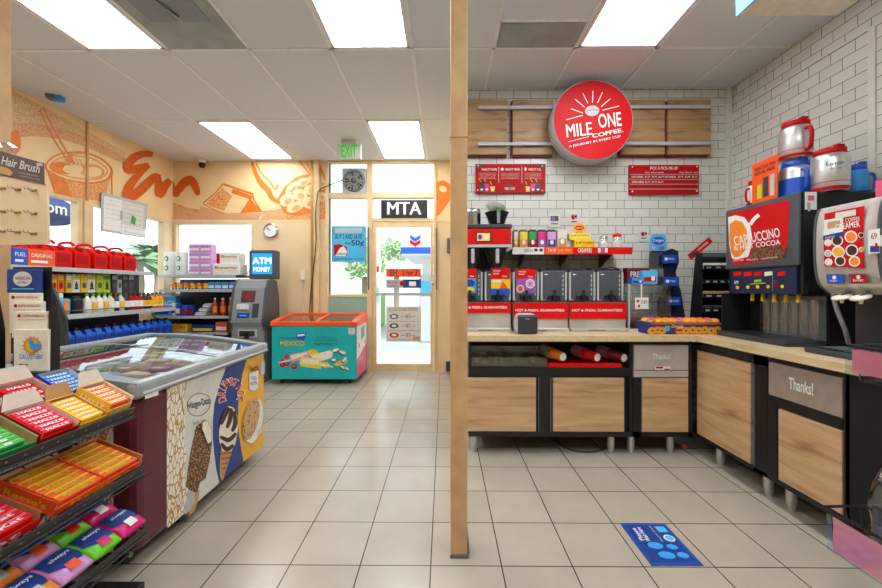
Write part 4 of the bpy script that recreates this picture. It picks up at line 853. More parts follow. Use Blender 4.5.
def yz_(pts): return [onp(a, b, 'x', FX) for a, b in pts]
def sidepoly(top, bot, side1, side2, mat, X_):
    # strip between two traced edge curves (side1 top->bottom, side2 top->bottom), clipped to the cabinet height
    L_ = [onp(a, b, 'x', X_) for a, b in side1]; R_ = [onp(a, b, 'x', X_) for a, b in side2]
    L_[0].z = R_[0].z = top; L_[-1].z = R_[-1].z = bot
    d.add(L_+R_[::-1], [tuple(range(len(L_)+len(R_)))], mat)
yE0 = onp(166.5, 450, 'x', FX).y; yEnd = FB-.012
def vline(y, n=1): return [(y, 0)]
def strip(y0s, y1s, mat, X_):
    n = max(len(y0s), len(y1s)); a = [Vector((X_, y, zt_+(zb_-zt_)*i/(len(y0s)-1))) for i, y in enumerate(y0s)]; b_ = [Vector((X_, y, zt_+(zb_-zt_)*i/(len(y1s)-1))) for i, y in enumerate(y1s)]
    d.add(a+b_[::-1], [tuple(range(len(a)+len(b_)))], mat)
def yat(px): return onp(px, 420, 'x', FX).y
ng = [yat(187), yat(183), yat(185), yat(184), yat(186), yat(184), yat(188), yat(185)]
strip([yE0]*8, [a-.0 for a in ng], 'gold_leaf', G0)
blue_edge = [yat(226), yat(219), yat(214), yat(212.5), yat(212.5), yat(214), yat(216), yat(219)]
yel_edge = [yat(246.5), yat(242), yat(239), yat(238), yat(237.8), yat(239), yat(241), yat(243.5)]
strip(ng, blue_edge, 'offwhite', G0); strip(blue_edge, yel_edge, 'dblue', G0); strip(yel_edge, [yEnd]*8, 'gold', G0)
# bar on a stick
d.pp([q(192, 385), q(205, 380), q(200, 415), q(190, 445), q(172, 460), q(178, 425)], 'x', G1, 'tan')
d.pp([q(172, 385), q(192, 392), q(190, 420), q(178, 440), q(163, 455), q(160, 430), q(168, 405)], 'x', G2, 'lgrey')
d.pp([q(195, 195), q(215, 178), q(228, 178), q(240, 200), q(241, 245), q(234, 300), q(222, 350), q(207, 358), q(197, 390), q(180, 386), q(164, 372), q(170, 320), q(180, 260)], 'x', G2, 'almond')
d.pp([q(214, 182), q(228, 179), q(239, 202), q(240, 238), q(230, 246), q(222, 236), q(218, 222), q(212, 210)], 'x', G3, 'cream')
d.prib([q(190, 210), q(205, 200), q(214, 212), q(224, 240), q(232, 250), q(240, 246)], 1.6, 'x', G4, 'choc')
# oval emblem with writing
d.prib([q(168, 130), q(180, 108), q(203, 98), q(228, 105), q(237, 124), q(228, 148), q(205, 164), q(178, 158)], .8, 'x', G1, 'brass', True)
d.ptext('Häagen-Dazs', *q(172, 116), *q(235, 142), 'x', G2, 'black', .02, -.25)
d.ptext('SINCE 1960', *q(184, 178), *q(222, 186), 'x', G1, 'dgrey', 0, -.3)
# cone
d.pp([q(267, 262), q(302, 262), q(285, 315), q(272, 358), q(264, 340), q(264, 300)], 'x', G1, 'tan')
for i in range(5): d.pp([q(266+i*1.5, 275+i*15), q(299-i*6, 270+i*15), q(299-i*6, 273+i*15), q(266+i*1.5, 278+i*15)], 'x', G2, 'brown')
d.pp([q(262, 205), q(275, 160), q(290, 135), q(305, 140), q(316, 165), q(318, 200), q(310, 245), q(298, 268), q(272, 268), q(262, 240)], 'x', G2, 'cream')
for pts in (((268, 190), (280, 160), (292, 140)), ((285, 200), (295, 170), (298, 142)), ((300, 210), (310, 185), (306, 150)), ((265, 225), (290, 235), (312, 215)), ((268, 245), (285, 262), (304, 250))): d.prib([q(*p_) for p_ in pts], [2.5, 4.5], 'x', G3, 'choc')
# arched word
for i, ch in enumerate('DRUMSTICK'):
    th = math.radians(200-i*27.5*.98); cx_, cy_2 = 298, 103; rr_x, rr_y = 29, 40
    x = cx_+rr_x*math.cos(th); y = cy_2-rr_y*math.sin(th)*1.0
    rot = -(th-PI/2)
    A = q(x, y)
    wI = .35 if ch == 'I' else 1
    d.ptext(ch, A[0]-2.6*wI, A[1]-4.0, A[0]+2.6*wI, A[1]+4.0, 'x', G1, 'white', .12, rot); d.ptext(ch, A[0]-2.1*wI, A[1]-3.3, A[0]+2.1*wI, A[1]+3.3, 'x', G2, 'red2', .04, rot)
# cookie sandwich
d.pell(*q(362, 178), 25/2.94, 66/2.94, 'x', G1, 'white', .22); d.pell(*q(356, 173), 22/2.94, 64/2.94, 'x', G2, 'cookie', .22); d.pell(*q(368, 186), 20/2.94, 60/2.94, 'x', G1+.0003, 'white', .22)
d.ptext('Nestlé', *q(352, 14), *q(378, 34), 'x', G1, 'brown', .03, -.25)
d.pp([q(350, 40), q(377, 30), q(377, 82), q(364, 92), q(351, 86)], 'x', G1, 'white'); d.ptext('TOLL', *q(355, 48), *q(373, 58), 'x', G2, 'dblue', .02, -.25); d.ptext('HOUSE', *q(354, 63), *q(374, 73), 'x', G2, 'dblue', .02, -.25)
d.pp([q(384, 5), q(396, 2), q(396, 40), q(384, 44)], 'x', G1, 'lgrey'); d.pp([q(376, 205), q(388, 200), q(388, 214), q(376, 219)], 'x', G1, 'offwhite')
d.build('side_decal', t)

# ------------------------------------------------------------------ cashier counter at left, brochure holder
CX1 = -1.50
t = thing('cashier_counter', 'speckled dark stone-edged counter at far left behind the candy rack', 'counter', (-2.2, .9, 0))
c = MB(); prof = [(-2.9, .82), (CX1-.02, .82), (CX1-.004, .826), (CX1, .84), (CX1-.004, .855), (CX1-.02, .862), (-2.9, .862)]
c.prism(prof, -.3, 1.575, 'granite', Matrix(((1, 0, 0, 0), (0, 0, 1, 0), (0, 1, 0, 0), (0, 0, 0, 1)))); c.build('countertop', t)
MB().box(-2.9, CX1-.06, -.3, 1.565, .0, .82, 'paint_beige').build('base', t)
MB().box(CX1-.06, CX1-.055, .3, 1.40, .60, .80, 'darkred').build('red_panel', t)
# brochure holder
BY = 1.465; H_ = lambda px, py, dy=0: PY(px, py, BY+dy)
zc = .8625; xa, xb = H_(-12, 300).x, H_(44, 300).x
t = thing('brochure_holder', 'black tiered brochure holder on the dark counter under a navy sign', 'brochure holder', ((xa+xb)/2, BY+.04, zc))
hb = MB()
hb.box(xa, xb-.06, BY+.085, BY+.09, zc, zc+.42, 'black').box(xa, xb, BY-.01, BY+.085, zc, zc+.012, 'black')
pr = [(BY+.014, zc), (BY+.05, zc), (BY+.05, zc+.17), (BY+.03, zc+.30), (BY+.018, zc+.30)]
hb.build('frame', t)
b = MB(); sideprism(b, pr, xb+.001, xb+.012, 'black'); b.build('side_panel', t); b = MB(); sideprism(b, pr, xa-.0, xa+.01, 'black'); b.build('side_panel', t)
def card(px0, px1, py0, py1, dy, name, lb, tx, yb=None):
    a = H_(px0, py0, dy); b_ = H_(px1, py1, dy); o = thing(name, lb, 'brochure', ((a.x+b_.x)/2, BY+dy, b_.z))
    MB().box(a.x, b_.x, BY+dy, BY+dy+.012, b_.z, a.z, 'cream', .002).build('stack', o)
    if tx: MB().ptext(tx, px0+7, py0+3, px1-3, py0+5.5, 'y', BY+dy-.001, 'red', .01).pell(px0+4, py0+4.3, 1.8, 1.8, 'y', BY+dy-.001, 'red').pp([(px0+2, py0+8), (px1-2, py0+8), (px1-2, py0+8.6), (px0+2, py0+8.6)], 'y', BY+dy-.001, 'tan').build('print', o)
    return o
card(9, 40.5, 293, 333, .048, 'brochure_stack', 'cream brochure stack with red lettering at the back tier of the holder', 'DEPENDENCIA')
card(11.5, 43, 301.5, 338, .034, 'brochure_stack', 'cream brochure stack with red lettering on the middle tier of the holder', 'DEPENDENCIA')
card(15, 47.5, 311.5, 345, .02, 'brochure_stack', 'cream brochure stack with red lettering just above the lottery leaflets', 'DEPENDENCIA')
o = card(13.5, 48, 329.5, 371.5, .006, 'leaflet_stack', 'white leaflets with a yellow sun and blue map shape in front tier of the holder', None)
d = MB(); Yq = BY+.005; d.pell(32, 345.5, 8.2, 8.2, 'y', Yq, 'orange2').pell(32, 345.5, 6.3, 6.3, 'y', Yq-.0006, 'yellow')
for i in range(14): a = 2*PI*i/14; d.pp([(32+8*math.cos(a-.12), 345.5+8*math.sin(a-.12)), (32+10.5*math.cos(a), 345.5+10.5*math.sin(a)), (32+8*math.cos(a+.12), 345.5+8*math.sin(a+.12))], 'y', Yq, 'orange2')
d.pp([(28, 340), (33, 339), (34, 344), (41, 343), (41, 347.5), (34, 351), (30, 348)], 'y', Yq-.0012, 'blue2'); d.ptext('CALOTTERY', 19, 354, 43, 359, 'y', Yq, 'blue2', .02).pp([(19, 364), (28, 364), (28, 365.2), (19, 365.2)], 'y', Yq, 'red'); d.build('print', o)
a = H_(6.5, 269, .066); b_ = H_(41.5, 292.8, .066)
o = thing('counter_sign', 'navy sign with a white oval standing behind the brochures', 'sign', ((a.x+b_.x)/2, BY+.07, b_.z)); MB().box(a.x, b_.x, BY+.066, BY+.074, b_.z, a.z, 'dblue', .003).build('panel', o)
MB().pell(22.5, 279, 9.5, 7.5, 'y', BY+.064, 'offwhite').ptext('AMERICAN', 15, 276.5, 30, 280, 'y', BY+.063, 'red', .03).ptext('LOTTERY', 17, 281.5, 28, 284, 'y', BY+.063, 'dblue', .01).pp([(12, 288.3), (34, 288.3), (34, 289.5), (12, 289.5)], 'y', BY+.064, 'sky').build('print', o)
MB().box(b_.x-.2, b_.x-.19, BY+.075, BY+.08, zc+.42, a.z, 'black').build('stem', o)
# hair brush board, hung from the left post
t = thing('brush_display_board', 'beige peg display board with a dark Hair Brush header at upper left', 'display board', PY(20, 244, 1.62))
YH = 1.62; bd = MB(); P4 = [PY(x, y, YH) for x, y in ((-40, 160), (46, 184), (47.5, 244), (-40, 246))]
bd.add(P4+[p_+Vector((0, .012, 0)) for p_ in P4], [(0, 3, 2, 1), (4, 5, 6, 7), (0, 1, 5, 4), (1, 2, 6, 5), (2, 3, 7, 6), (3, 0, 4, 7)], 'paint_beige'); bd.build('board', t)
hd = MB(); P4 = [PY(x, y, YH-.004) for x, y in ((-40, 140), (43.5, 163), (44, 184.5), (-40, 166))]
hd.add(P4+[p_+Vector((0, .003, 0)) for p_ in P4], [(0, 3, 2, 1), (4, 5, 6, 7), (0, 1, 5, 4), (1, 2, 6, 5), (2, 3, 7, 6), (3, 0, 4, 7)], 'char2'); hd.m = ['hdr']; hd.build('header', t)
MB().ptext('Hair Brush', 1.5, 160.5, 40.5, 169, 'y', YH-.006, 'offwhite', .03, .23).ptext('assorted styles', 19, 173.5, 38, 175.5, 'y', YH-.006, 'lgrey', 0, .2).ptext('choose yours today', 20, 177, 40, 178.5, 'y', YH-.006, 'lgrey', 0, .2).pell(39.5, 164.5, 3.5, 1.5, 'y', YH-.006, 'lgrey', .2).pp([(0, 166), (8, 168), (13, 173), (10, 176), (0, 173)], 'y', YH-.006, 'tan').build('lettering', t)
for i, y in enumerate((188, 211, 231)):
    for j, x in enumerate((3, 18, 34)):
        p = PY(x, y+j*1.2, YH); m = MB()
        for dx in (-.008, .008): m.tube([(p.x+dx, YH, p.z), (p.x+dx, YH-.03, p.z), (p.x+dx, YH-.034, p.z+.008)], .002, 'chrome', 5)
        m.box(p.x-.014, p.x+.014, YH-.003, YH, p.z-.006, p.z+.004, 'brass'); m.build('peg', t)
ce = MB(); p = PY(9, 150, 1.66); o = thing('wrapped_bundle', 'crumpled clear plastic bundle on top of the brush display header', 'bundle', p)
ce.lathe([(.001, -.03), (.04, -.02), (.05, .01), (.03, .03), (.001, .035)], 'bag_clear', 9, Tr(p.x-.03, 1.66, p.z) @ Rx(.3), sm=False); ce.build('wrap', o)

# ------------------------------------------------------------------ candy rack (near left)
TILT = math.radians(21); RY0, RY1 = .45, 1.515
t = thing('candy_rack', 'black wire candy rack with three tilted shelves at lower left', 'rack', (-1.4, 1.0, 0))
def shelfM(k):
    zf, xf = ((.715, -1.235), (.487, -1.195), (.25, -1.178))[k]
    return Tr(xf, 0, zf) @ Ry(TILT)      # local +x runs down towards the aisle, origin on the front edge; x<0 = further back
DEP = .28
for k in range(3):
    m = MB(shelfM(k)); m.box(0, .008, RY0, RY1, -.022, .012, 'black', .002).box(-.0, .012, RY0, RY1, -.026, -.018, 'char')
    for i in range(22): m.box(.0081, .0088, RY0+.04+i*.048, RY0+.046+i*.048, -.006, -.002, 'grey')
    m.build('shelf_front', t)
    m = MB(shelfM(k))
    for i in range(9): m.tube([(-DEP+.04*i, RY0, -.006), (-DEP+.04*i, RY1, -.006)], .003, 'black', 5)
    for i in range(12): y = RY0+.005+i*(RY1-RY0-.01)/11; m.tube([(-DEP, y, -.010), (0, y, -.010)], .003, 'black', 5)
    m.tube([(-DEP, RY0, .05), (-DEP, RY1, .05)], .004, 'black', 6)
    for i in range(24): y = RY0+i*(RY1-RY0)/24; m.tube([(-DEP, y, -.006), (-DEP, y+.022, .05), (-DEP, y+.044, -.006)], .0025, 'black', 4)
    m.build('wire_deck', t)
for y in (RY0+.03, RY1-.04): MB().box(-1.48, -1.455, y-.015, y+.015, .03, .80, 'black').build('upright', t)
for y in (RY0+.03, RY1-.04): MB().box(-1.48, -1.17, y-.02, y+.02, .02, .05, 'black', .004).cyl(-1.19, y, 0, .018, .02, 'black', 12).cyl(-1.46, y, 0, .018, .02, 'black', 12).build('foot', t)
for k in range(3):
    for y in (RY0+.03, RY1-.04):
        S4 = shelfM(k); p0 = S4 @ Vector((-DEP, y, -.015)); p1 = S4 @ Vector((-.03, y, -.02)); MB().tube([p0, p1], .008, 'black', 6).tube([p0, Vector((-1.467, y, p0.z-.02))], .008, 'black', 6).build('bracket', t)
def onshelf(k, px, py, h=0):
    S4 = shelfM(k); n = S4.to_3x3() @ Vector((0, 0, 1)); p0 = S4 @ Vector((0, 0, h)); d_ = ray(px, py); o_ = Vector((0, 0, CAMZ)); tt = (p0-o_).dot(n)/d_.dot(n); return S4.inverted() @ (o_+d_*tt)
def cbox(k, x0, y0, L, Wd, H, c, inner, lb, brand, stick, srows, sl, extra=0., lift=.0, flap=True, tcol='white', grp=None):
    """open display carton: x0 front (down-slope) edge, y0 near edge, L along slope, Wd along y, tilted by extra"""
    S4 = shelfM(k) @ Tr(x0, y0, lift) @ Ry(extra)
    t = thing('candy_carton', lb, 'carton')
    sh = lb.split(',')[0].split(' at ')[0].split(' on ')[0].split(' in ')[0]; th = .003; b = MB()
    b.box(-L, 0, 0, Wd, 0, th, c).box(-th, 0, 0, Wd, th, H*.55, c).box(-L, -th, 0, th, th, H, c).box(-L, -th, Wd-th, Wd, th, H, c).box(-L, -L+th, th, Wd-th, th, H, c)
    b.build('tray', t)
    b = MB(); b.box(-L+th, -L+th*1.4, th, Wd-th, th, H-.001, inner).box(-L+th, -th, Wd-th*1.4, Wd-th, th, H-.001, inner).box(-L+th, -th, th, th*1.4, th, H-.001, inner); b.build('lining', t)
    if flap:
        f = MB(Tr(-L, 0, H) @ Ry(-.75)); f.prism([(0, 0), (0, Wd), (.05, Wd*.86), (.05, Wd*.14)], 0, .002, inner, Ry(-PI/2)); f.build('flap', t)
    if brand:
        d = MB(); d.text(brand, 0, 0, L*.7, H*.45, tcol, .001, FY(-L/2, 0, H*.5), .05); d.text(brand, 0, 0, Wd*.7, H*.3, tcol, .001, FXp(0, Wd/2, H*.3), .04); d.build('print', t)
    setm(t, S4)
    for i in range(srows):
        for j in range(1 if sl >= Wd*.7 else 2):
            cols_ = stick
            pm = S4 @ Tr(-L+.012+(L-.02)*(i+.5)/srows, Wd*(.5 if sl >= Wd*.7 else (.27+.46*j)), th+.0005)
            key = (cols_, round(sl, 3))
            w_ = (L-.02)/srows*.92; hh = min(H*.8, .024) if True else 0
            lb2 = '%s wrapped candy, %s from the back%s in the %s' % (STK[cols_], ORD[i], '' if sl >= Wd*.7 else (' near side', ' far side')[j], sh)
            m = MB(); m.box(-w_/2, w_/2, -sl/2, sl/2, 0, H*.78, cols_, .004); m.rect(-w_*.47, -w_*.2, -sl*.48, sl*.48, {'green': 'lime', 'red2': 'pink', 'yellow': 'orange2', 'blue': 'sky', 'orange': 'yellow'}.get(cols_, 'red2'), H*.78+.0004); m.text({'orange': "REESE'S" if k == 1 else 'HALLS'}.get(cols_, 'KitKat' if k == 1 else 'HALLS'), 0, 0, sl*.7, w_*.5, 'white' if cols_ != 'orange' or k == 0 else 'lime2', H*.78+.001, Matrix(((0, -1, 0, 0), (1, 0, 0, 0), (0, 0, 1, 0), (0, 0, 0, 1))), .05)
            o = m.build('candy_stick'); setm(o, pm); tag(o, lb2, 'candy', 'candies in the '+sh)
    return t
STK = {'green': 'green', 'red2': 'red', 'yellow': 'yellow', 'blue': 'blue', 'orange': 'orange', 'pink': 'pink', 'gold': 'golden', 'lime': 'light green', 'red': 'red'}
P = onshelf
# front row of the top shelf
cbox(0, -.008, .90, .15, .255, .035, 'green', 'card', 'green candy carton, leftmost on the top candy shelf', '', 'green', 7, .20, .12)
cbox(0, -.008, 1.165, .145, .125, .035, 'red', 'cardw', 'dark red candy carton in front, right of the green carton', '', 'red2', 6, .10, .12)
cbox(0, -.008, 1.297, .145, .10, .03, 'gold', 'card', 'golden candy carton in front, between red and orange ones', '', 'yellow', 6, .085, .12)
cbox(0, -.012, 1.403, .14, .105, .055, 'gold', 'cardw', 'tall golden carton with lettering at the far front corner', 'HALLS', 'orange', 5, .09, .12)
cbox(0, -.165, 1.235, .12, .13, .055, 'red2', 'cardw', 'large red carton at the back of the top candy shelf', 'HALLS', 'red', 4, .10, .12)
cbox(0, -.165, 1.375, .13, .12, .05, 'blue', 'cardw', 'blue candy carton at the back of the top candy shelf', 'HALLS', 'blue', 6, .10, .2, flap=False)
# second shelf: chocolate cartons
cbox(1, -.012, 1.175, .20, .34, .045, 'orange', 'card', 'orange peanut butter cup carton on the middle candy shelf', 'Reese\'s', 'orange', 6, .15, flap=False, tcol='yellow')
cbox(1, -.012, .80, .20, .33, .05, 'red2', 'card', 'red wafer bar carton at left on the middle candy shelf', 'KitKat', 'red2', 6, .15, flap=False)
# third shelf: soft packs
def softpack(k, x, y, L, Wd, H, c, c2, lb, z=0, rz=0):
    S4 = shelfM(k) @ Tr(x, y, z+.001) @ Rz(rz); t = thing('pad_pack', lb, 'soft pack', group='soft packs on the lowest candy shelf')
    bm = bmesh.new(); bmesh.ops.create_cube(bm, size=1); bmesh.ops.subdivide_edges(bm, edges=bm.edges[:], cuts=3, use_grid_fill=True)
    for v in bm.verts:
        ex, ey = abs(v.co.x)*2, abs(v.co.y)*2; q_ = (1-.55*ex**4)*(1-.45*ey**4)
        v.co = Vector((v.co.x*L*(1-.04*abs(v.co.z)*2), v.co.y*Wd*(1-.05*abs(v.co.z)*2), H/2+v.co.z*H*q_))
    bm.verts.index_update(); m = MB(); zc_ = H*.94
    m.add([v.co[:] for v in bm.verts], [tuple(v.index for v in f.verts) for f in bm.faces], c, True); bm.free(); m.build('pack', t)
    d = MB(); N = 6; vs = []
    def hz(x_, y_): ex, ey = abs(x_/L)*2, abs(y_/Wd)*2; return H/2+H/2*(1-.55*ex**4)*(1-.45*ey**4)+.0012
    def grid(x0, x1, fy0, fy1, mat, up=0):
        vs = []; 
        for i in range(N+1):
            for j in range(N+1):
                xx = x0+(x1-x0)*i/N; a_, b_ = fy0(xx), fy1(xx); yy = a_+(b_-a_)*j/N; vs.append((xx, yy, hz(xx, yy)+up))
        d.add(vs, [(i*(N+1)+j, (i+1)*(N+1)+j, (i+1)*(N+1)+j+1, i*(N+1)+j+1) for i in range(N) for j in range(N)], mat, True)
    grid(-L*.46, L*.02, lambda x_: -Wd*.46, lambda x_: Wd*.46, 'dblue')
    grid(L*.02, L*.22, lambda x_: -Wd*.46+(x_-L*.02)*1.2, lambda x_: Wd*.46-(x_-L*.02)*.5, 'dblue')
    grid(L*.12, L*.4, lambda x_: -Wd*.18, lambda x_: Wd*.16, c2, .0012)
    F = Matrix(((0, 1, 0, -L*.24), (1, 0, 0, 0), (0, 0, 1, hz(-L*.2, 0)+.001), (0, 0, 0, 1)))
    F = Matrix(((0, -1, 0, -L*.2), (1, 0, 0, 0), (0, 0, 1, hz(0, 0)+.001), (0, 0, 0, 1)))
    d.text('always', 0, 0, Wd*.6, L*.15, 'white', 0, F, .04); d.build('print', t); setm(t, S4)
for (x_, y_, c, c2, lb) in ((-.066, 1.455, 'hotpink', 'white', 'bright pink soft pack at the far end of the lowest candy shelf, front row'), (-.186, 1.455, 'hotpink', 'white', 'bright pink soft pack at the far end, behind the front pink one'),
    (-.066, 1.342, 'lime', 'hotpink', 'lime green soft pack in front, next to the pink one'), (-.186, 1.342, 'lime', 'red2', 'lime green soft pack in the back row of the lowest candy shelf'),
    (-.066, 1.229, 'lilac', 'orange', 'pale lilac soft pack with an orange flash, left of the green ones'), (-.186, 1.229, 'lilac', 'orange', 'pale lilac soft pack in the back row beside the green one'),
    (-.066, 1.116, 'orange2', 'lgrey', 'orange soft pack in front at the lower left'), (-.186, 1.116, 'orange2', 'lgrey', 'orange soft pack in the back row at the lower left'),
    (-.066, 1.003, 'orange2', 'orange', 'orange soft pack nearest the lower left corner of the picture'), (-.262, 1.455, 'hotpink', 'white', 'bright pink soft pack standing behind the two pink ones')):
    softpack(2, x_, y_, .115 if x_ > -.25 else .03, .108, .05, c, c2, lb)

# ================================================================== COFFEE BAR
CT = .86; KY = 2.70; KX = 1.775
# countertop: one L-shaped slab
t = thing('countertop', 'pale wood L-shaped countertop along the tiled coffee walls', 'countertop', (1.5, 3.1, CT-.04))
c = MB(); c.prism([(.12, KY), (KX, KY), (KX, 1.66), (XR-.016, 1.66), (XR-.016, YC-.001), (.175, YC-.001), (.175, YC), (.12, YC)], CT-.04, CT, 'counter_top'); c.build('top', t)
MB().box(.30, 1.95, YC-.02, YC-.001, CT, CT+.07, 'steel').build('backsplash', t)
FYc = KY+.045      # back run front plane
def FR(x0, x1, z0, z1, y0, y1, mat, m, b=0): return m.box(x0, x1, y0, y1, z0, z1, mat, b)
def fx(px, py=400): return PY(px, py, FYc).x
def fz(py, px=600): return PY(px, py, FYc).z
zTop = CT-.0405; zBot = fz(437)
def leg_at(x, y, t): MB().lathe([(.021, 0), (.021, .022), (.025, .026), (.025, zBot)], 'silver', 20, Tr(x, y, 0)).build('leg', t)
# cabinet A: left double unit with open niche
xa, xm0, xm1, xb = .175, fx(536), fx(553), fx(632.5)
zN0 = fz(368); zN1 = fz(376); zD1 = fz(378); zD0 = fz(431.5)
t = thing('counter_cabinet', 'long black cabinet with two wood doors and open cup niche left of the bin cabinet', 'cabinet', ((xa+xb)/2, 3.1, 0))
m = MB(); Yk = YC-.03
m.box(xa, xb, FYc+.02, Yk, zBot, zN1, 'black').box(xa, xa+.02, FYc, Yk, zN1, zTop, 'black').box(xb-.02, xb, FYc, Yk, zN1, zTop, 'black').box(xa+.02, xb-.02, Yk-.02, Yk, zN1, zTop, 'black').box(xa+.02, xb-.02, FYc, Yk-.02, zTop-.012, zTop, 'black')
m.box(xa+.02, xb-.02, FYc, Yk-.02, zN1, zN0, 'black'); m.box(xa, xb, FYc, FYc+.02, zBot, zD0-.004, 'black').box(xm0+.012, xm1-.012, FYc, FYc+.02, zD0-.004, zN1, 'black', .003).box(xb-.025, xb, FYc, FYc+.02, zD0-.004, zN1, 'black').box(fx(551), xb, FYc+.001, FYc+.2, zN0, zN0+.002, 'black')
m.build('body', t)
for x0, x1 in ((fx(462), xm0), (xm1, fx(624))): dd = MB().box(x0, x1, FYc-.004, FYc+.019, zD0, zD1, 'door_wood', .002).build('door', t); xp = xm0+.014 if x0 < xm0 else xm1-.02; MB().box(xp, xp+.006, FYc-.01, FYc+.0, zD0, zD1, 'dgrey').build('door_pull', dd)
for x in (.22, fx(615)): leg_at(x, FYc+.07, t)
leg_at(.22, YC-.12, t); leg_at(fx(615), YC-.12, t)
# cabinet B: bin cabinet with steel panel
xc0, xc1 = fx(633.2), fx(692)
def thanks(t, F, w_, h_, sw=.055): MB().text('Thanks!', 0, 0, w_, h_, 'white', .0035, F, .035).build('lettering', t)
t = thing('counter_cabinet', 'narrow black bin cabinet with steel Thanks! flap above a wood door, near the inside corner', 'cabinet', ((xc0+xc1)/2, 3.1, 0))
MB().box(xc0, xc1, FYc+.02, Yk, zBot, zTop, 'black').box(xc0, xc1, FYc, FYc+.02, zBot, zD0-.004, 'black').box(xc0, xc1, FYc, FYc+.02, fz(343.5), zTop, 'black').box(fx(688.6), xc1, FYc, FYc+.02, zBot, zTop, 'black').box(xc0, fx(641), FYc, FYc+.02, zBot, fz(377.5), 'black').build('body', t)
flp = MB().box(fx(633.6), fx(688), FYc-.006, FYc+.019, fz(377), fz(345), 'steel', .003).build('steel_flap', t)
MB().box(fx(633.6), fx(688), FYc-.008, FYc-.006, fz(370.3), fz(369.5), 'dgrey').build('flap_fold', flp)
F = FY(fx(660.5), FYc-.0065, fz(356)); thanks(flp, F, fx(669.5)-fx(651.5), .042)
MB(FY(fx(662), FYc-.0085, fz(368))).box(-.055, .055, -.012, .014, 0, .003, 'white', .003).rect(-.05, .0, -.0, .012, 'red', .0035).rect(.01, .05, -.01, -.002, 'red', .0035).build('sticker', flp)
MB().box(fx(642), fx(688), FYc-.004, FYc+.019, zD0, zD1, 'door_wood', .002).build('door', t)
leg_at(fx(635.5), FYc+.07, t); leg_at(fx(675.5), FYc+.07, t)
# right run cabinets
FXc = KX+.03
def ry(px, py=400): return PX(px, py, FXc).y
Yn = ry(850); Yf = FYc
t = thing('counter_cabinet', 'black cabinet with a large wood door on the right run beside the inside corner', 'cabinet', (2.15, 2.4, 0))
y1a, y1b = ry(697.5), ry(751); yS = ry(767.5)
zr = lambda px, py: PX(px, py, FXc).z
D1t, D1b = zr(697, 350), zr(751, 464)
MB().box(FXc+.02, XR-.05, yS, Yf-.001, zBot, zTop, 'black').box(FXc, FXc+.02, yS, Yf-.03, zBot, D1b-.004, 'black').box(FXc, FXc+.02, yS, Yf-.03, D1t+.004, zTop, 'black').box(FXc, FXc+.02, y1a+.003, Yf-.03, D1b, D1t, 'black').box(FXc, FXc+.02, yS, y1b-.02, zBot, zTop, 'black').build('body', t)
dd = MB().box(FXc-.004, FXc+.019, y1b, y1a, D1b, D1t, 'door_wood', .002).build('door', t)
MB().box(FXc-.008, FXc, y1b-.03, y1b-.026, D1b, D1t, 'dgrey').build('door_pull', dd)
for y in (2.62, 2.235): leg_at(FXc+.07, y, t)
t = thing('counter_cabinet', 'black bin cabinet with Thanks! flap nearest the camera on the right run', 'cabinet', (2.15, 1.9, 0))
P1t, P1b = zr(769, 361.5), zr(769, 394); p_a, p_b = ry(769.5), ry(843); D2t = zr(779, 408.5); D2b = zr(842, 515.5); d_a, d_b = ry(779), ry(842.3)
MB().box(FXc+.02, XR-.05, Yn+.02, yS-.002, zBot, zTop, 'black').box(FXc, FXc+.02, Yn+.001, yS-.002, P1t+.003, zTop, 'black').box(FXc, FXc+.02, Yn+.001, p_b-.003, zBot, P1t, 'black').box(FXc, FXc+.02, p_b, yS-.002, zBot, D2b-.004, 'black').box(FXc, FXc+.02, d_b, yS-.002, D2t+.004, P1b-.003, 'black').box(FXc, FXc+.02, d_a+.012, yS-.002, D2b-.004, D2t+.004, 'black').build('body', t)
MB().box(FXc+.0, XR-.05, Yn, Yn+.018, zBot, zTop, 'black_matte').build('end_panel', t)
flp = MB().box(FXc-.006, FXc+.019, p_b, p_a, P1b, P1t, 'steel_brown', .003).build('steel_flap', t)
F = FXm(FXc-.0065, ry(802.5), zr(802.5, 386)); thanks(flp, F, ry(790)-ry(814.5), .062)
MB().box(FXc-.004, FXc+.019, d_b, d_a, D2b, D2t, 'door_wood', .002).build('door', t)
leg_at(FXc+.07, yS-.07, t); leg_at(FXc+.07, Yn+.09, t)
# floor cable and orange ball
pts = [PZ(x, y, .006) for x, y in ((556, 437), (560, 444), (572, 450), (590, 452), (603, 449.5), (610, 443), (608, 437))]
single(MB().tube(smooth(pts, 6), .005, 'black', 6), 'power_cable', 'black cable looped on the floor under the wood-door cabinets', 'cable', pts[3])
p = PZ(683.5, 446, .02); single(MB().lathe([(.001, 0), (.014, .004), (.02, .018), (.014, .032), (.001, .036)], 'orange', 14, Tr(p.x, p.y, 0)), 'orange_cap', 'small orange round cap on the floor under the inside corner', 'cap', (p.x, p.y, 0))

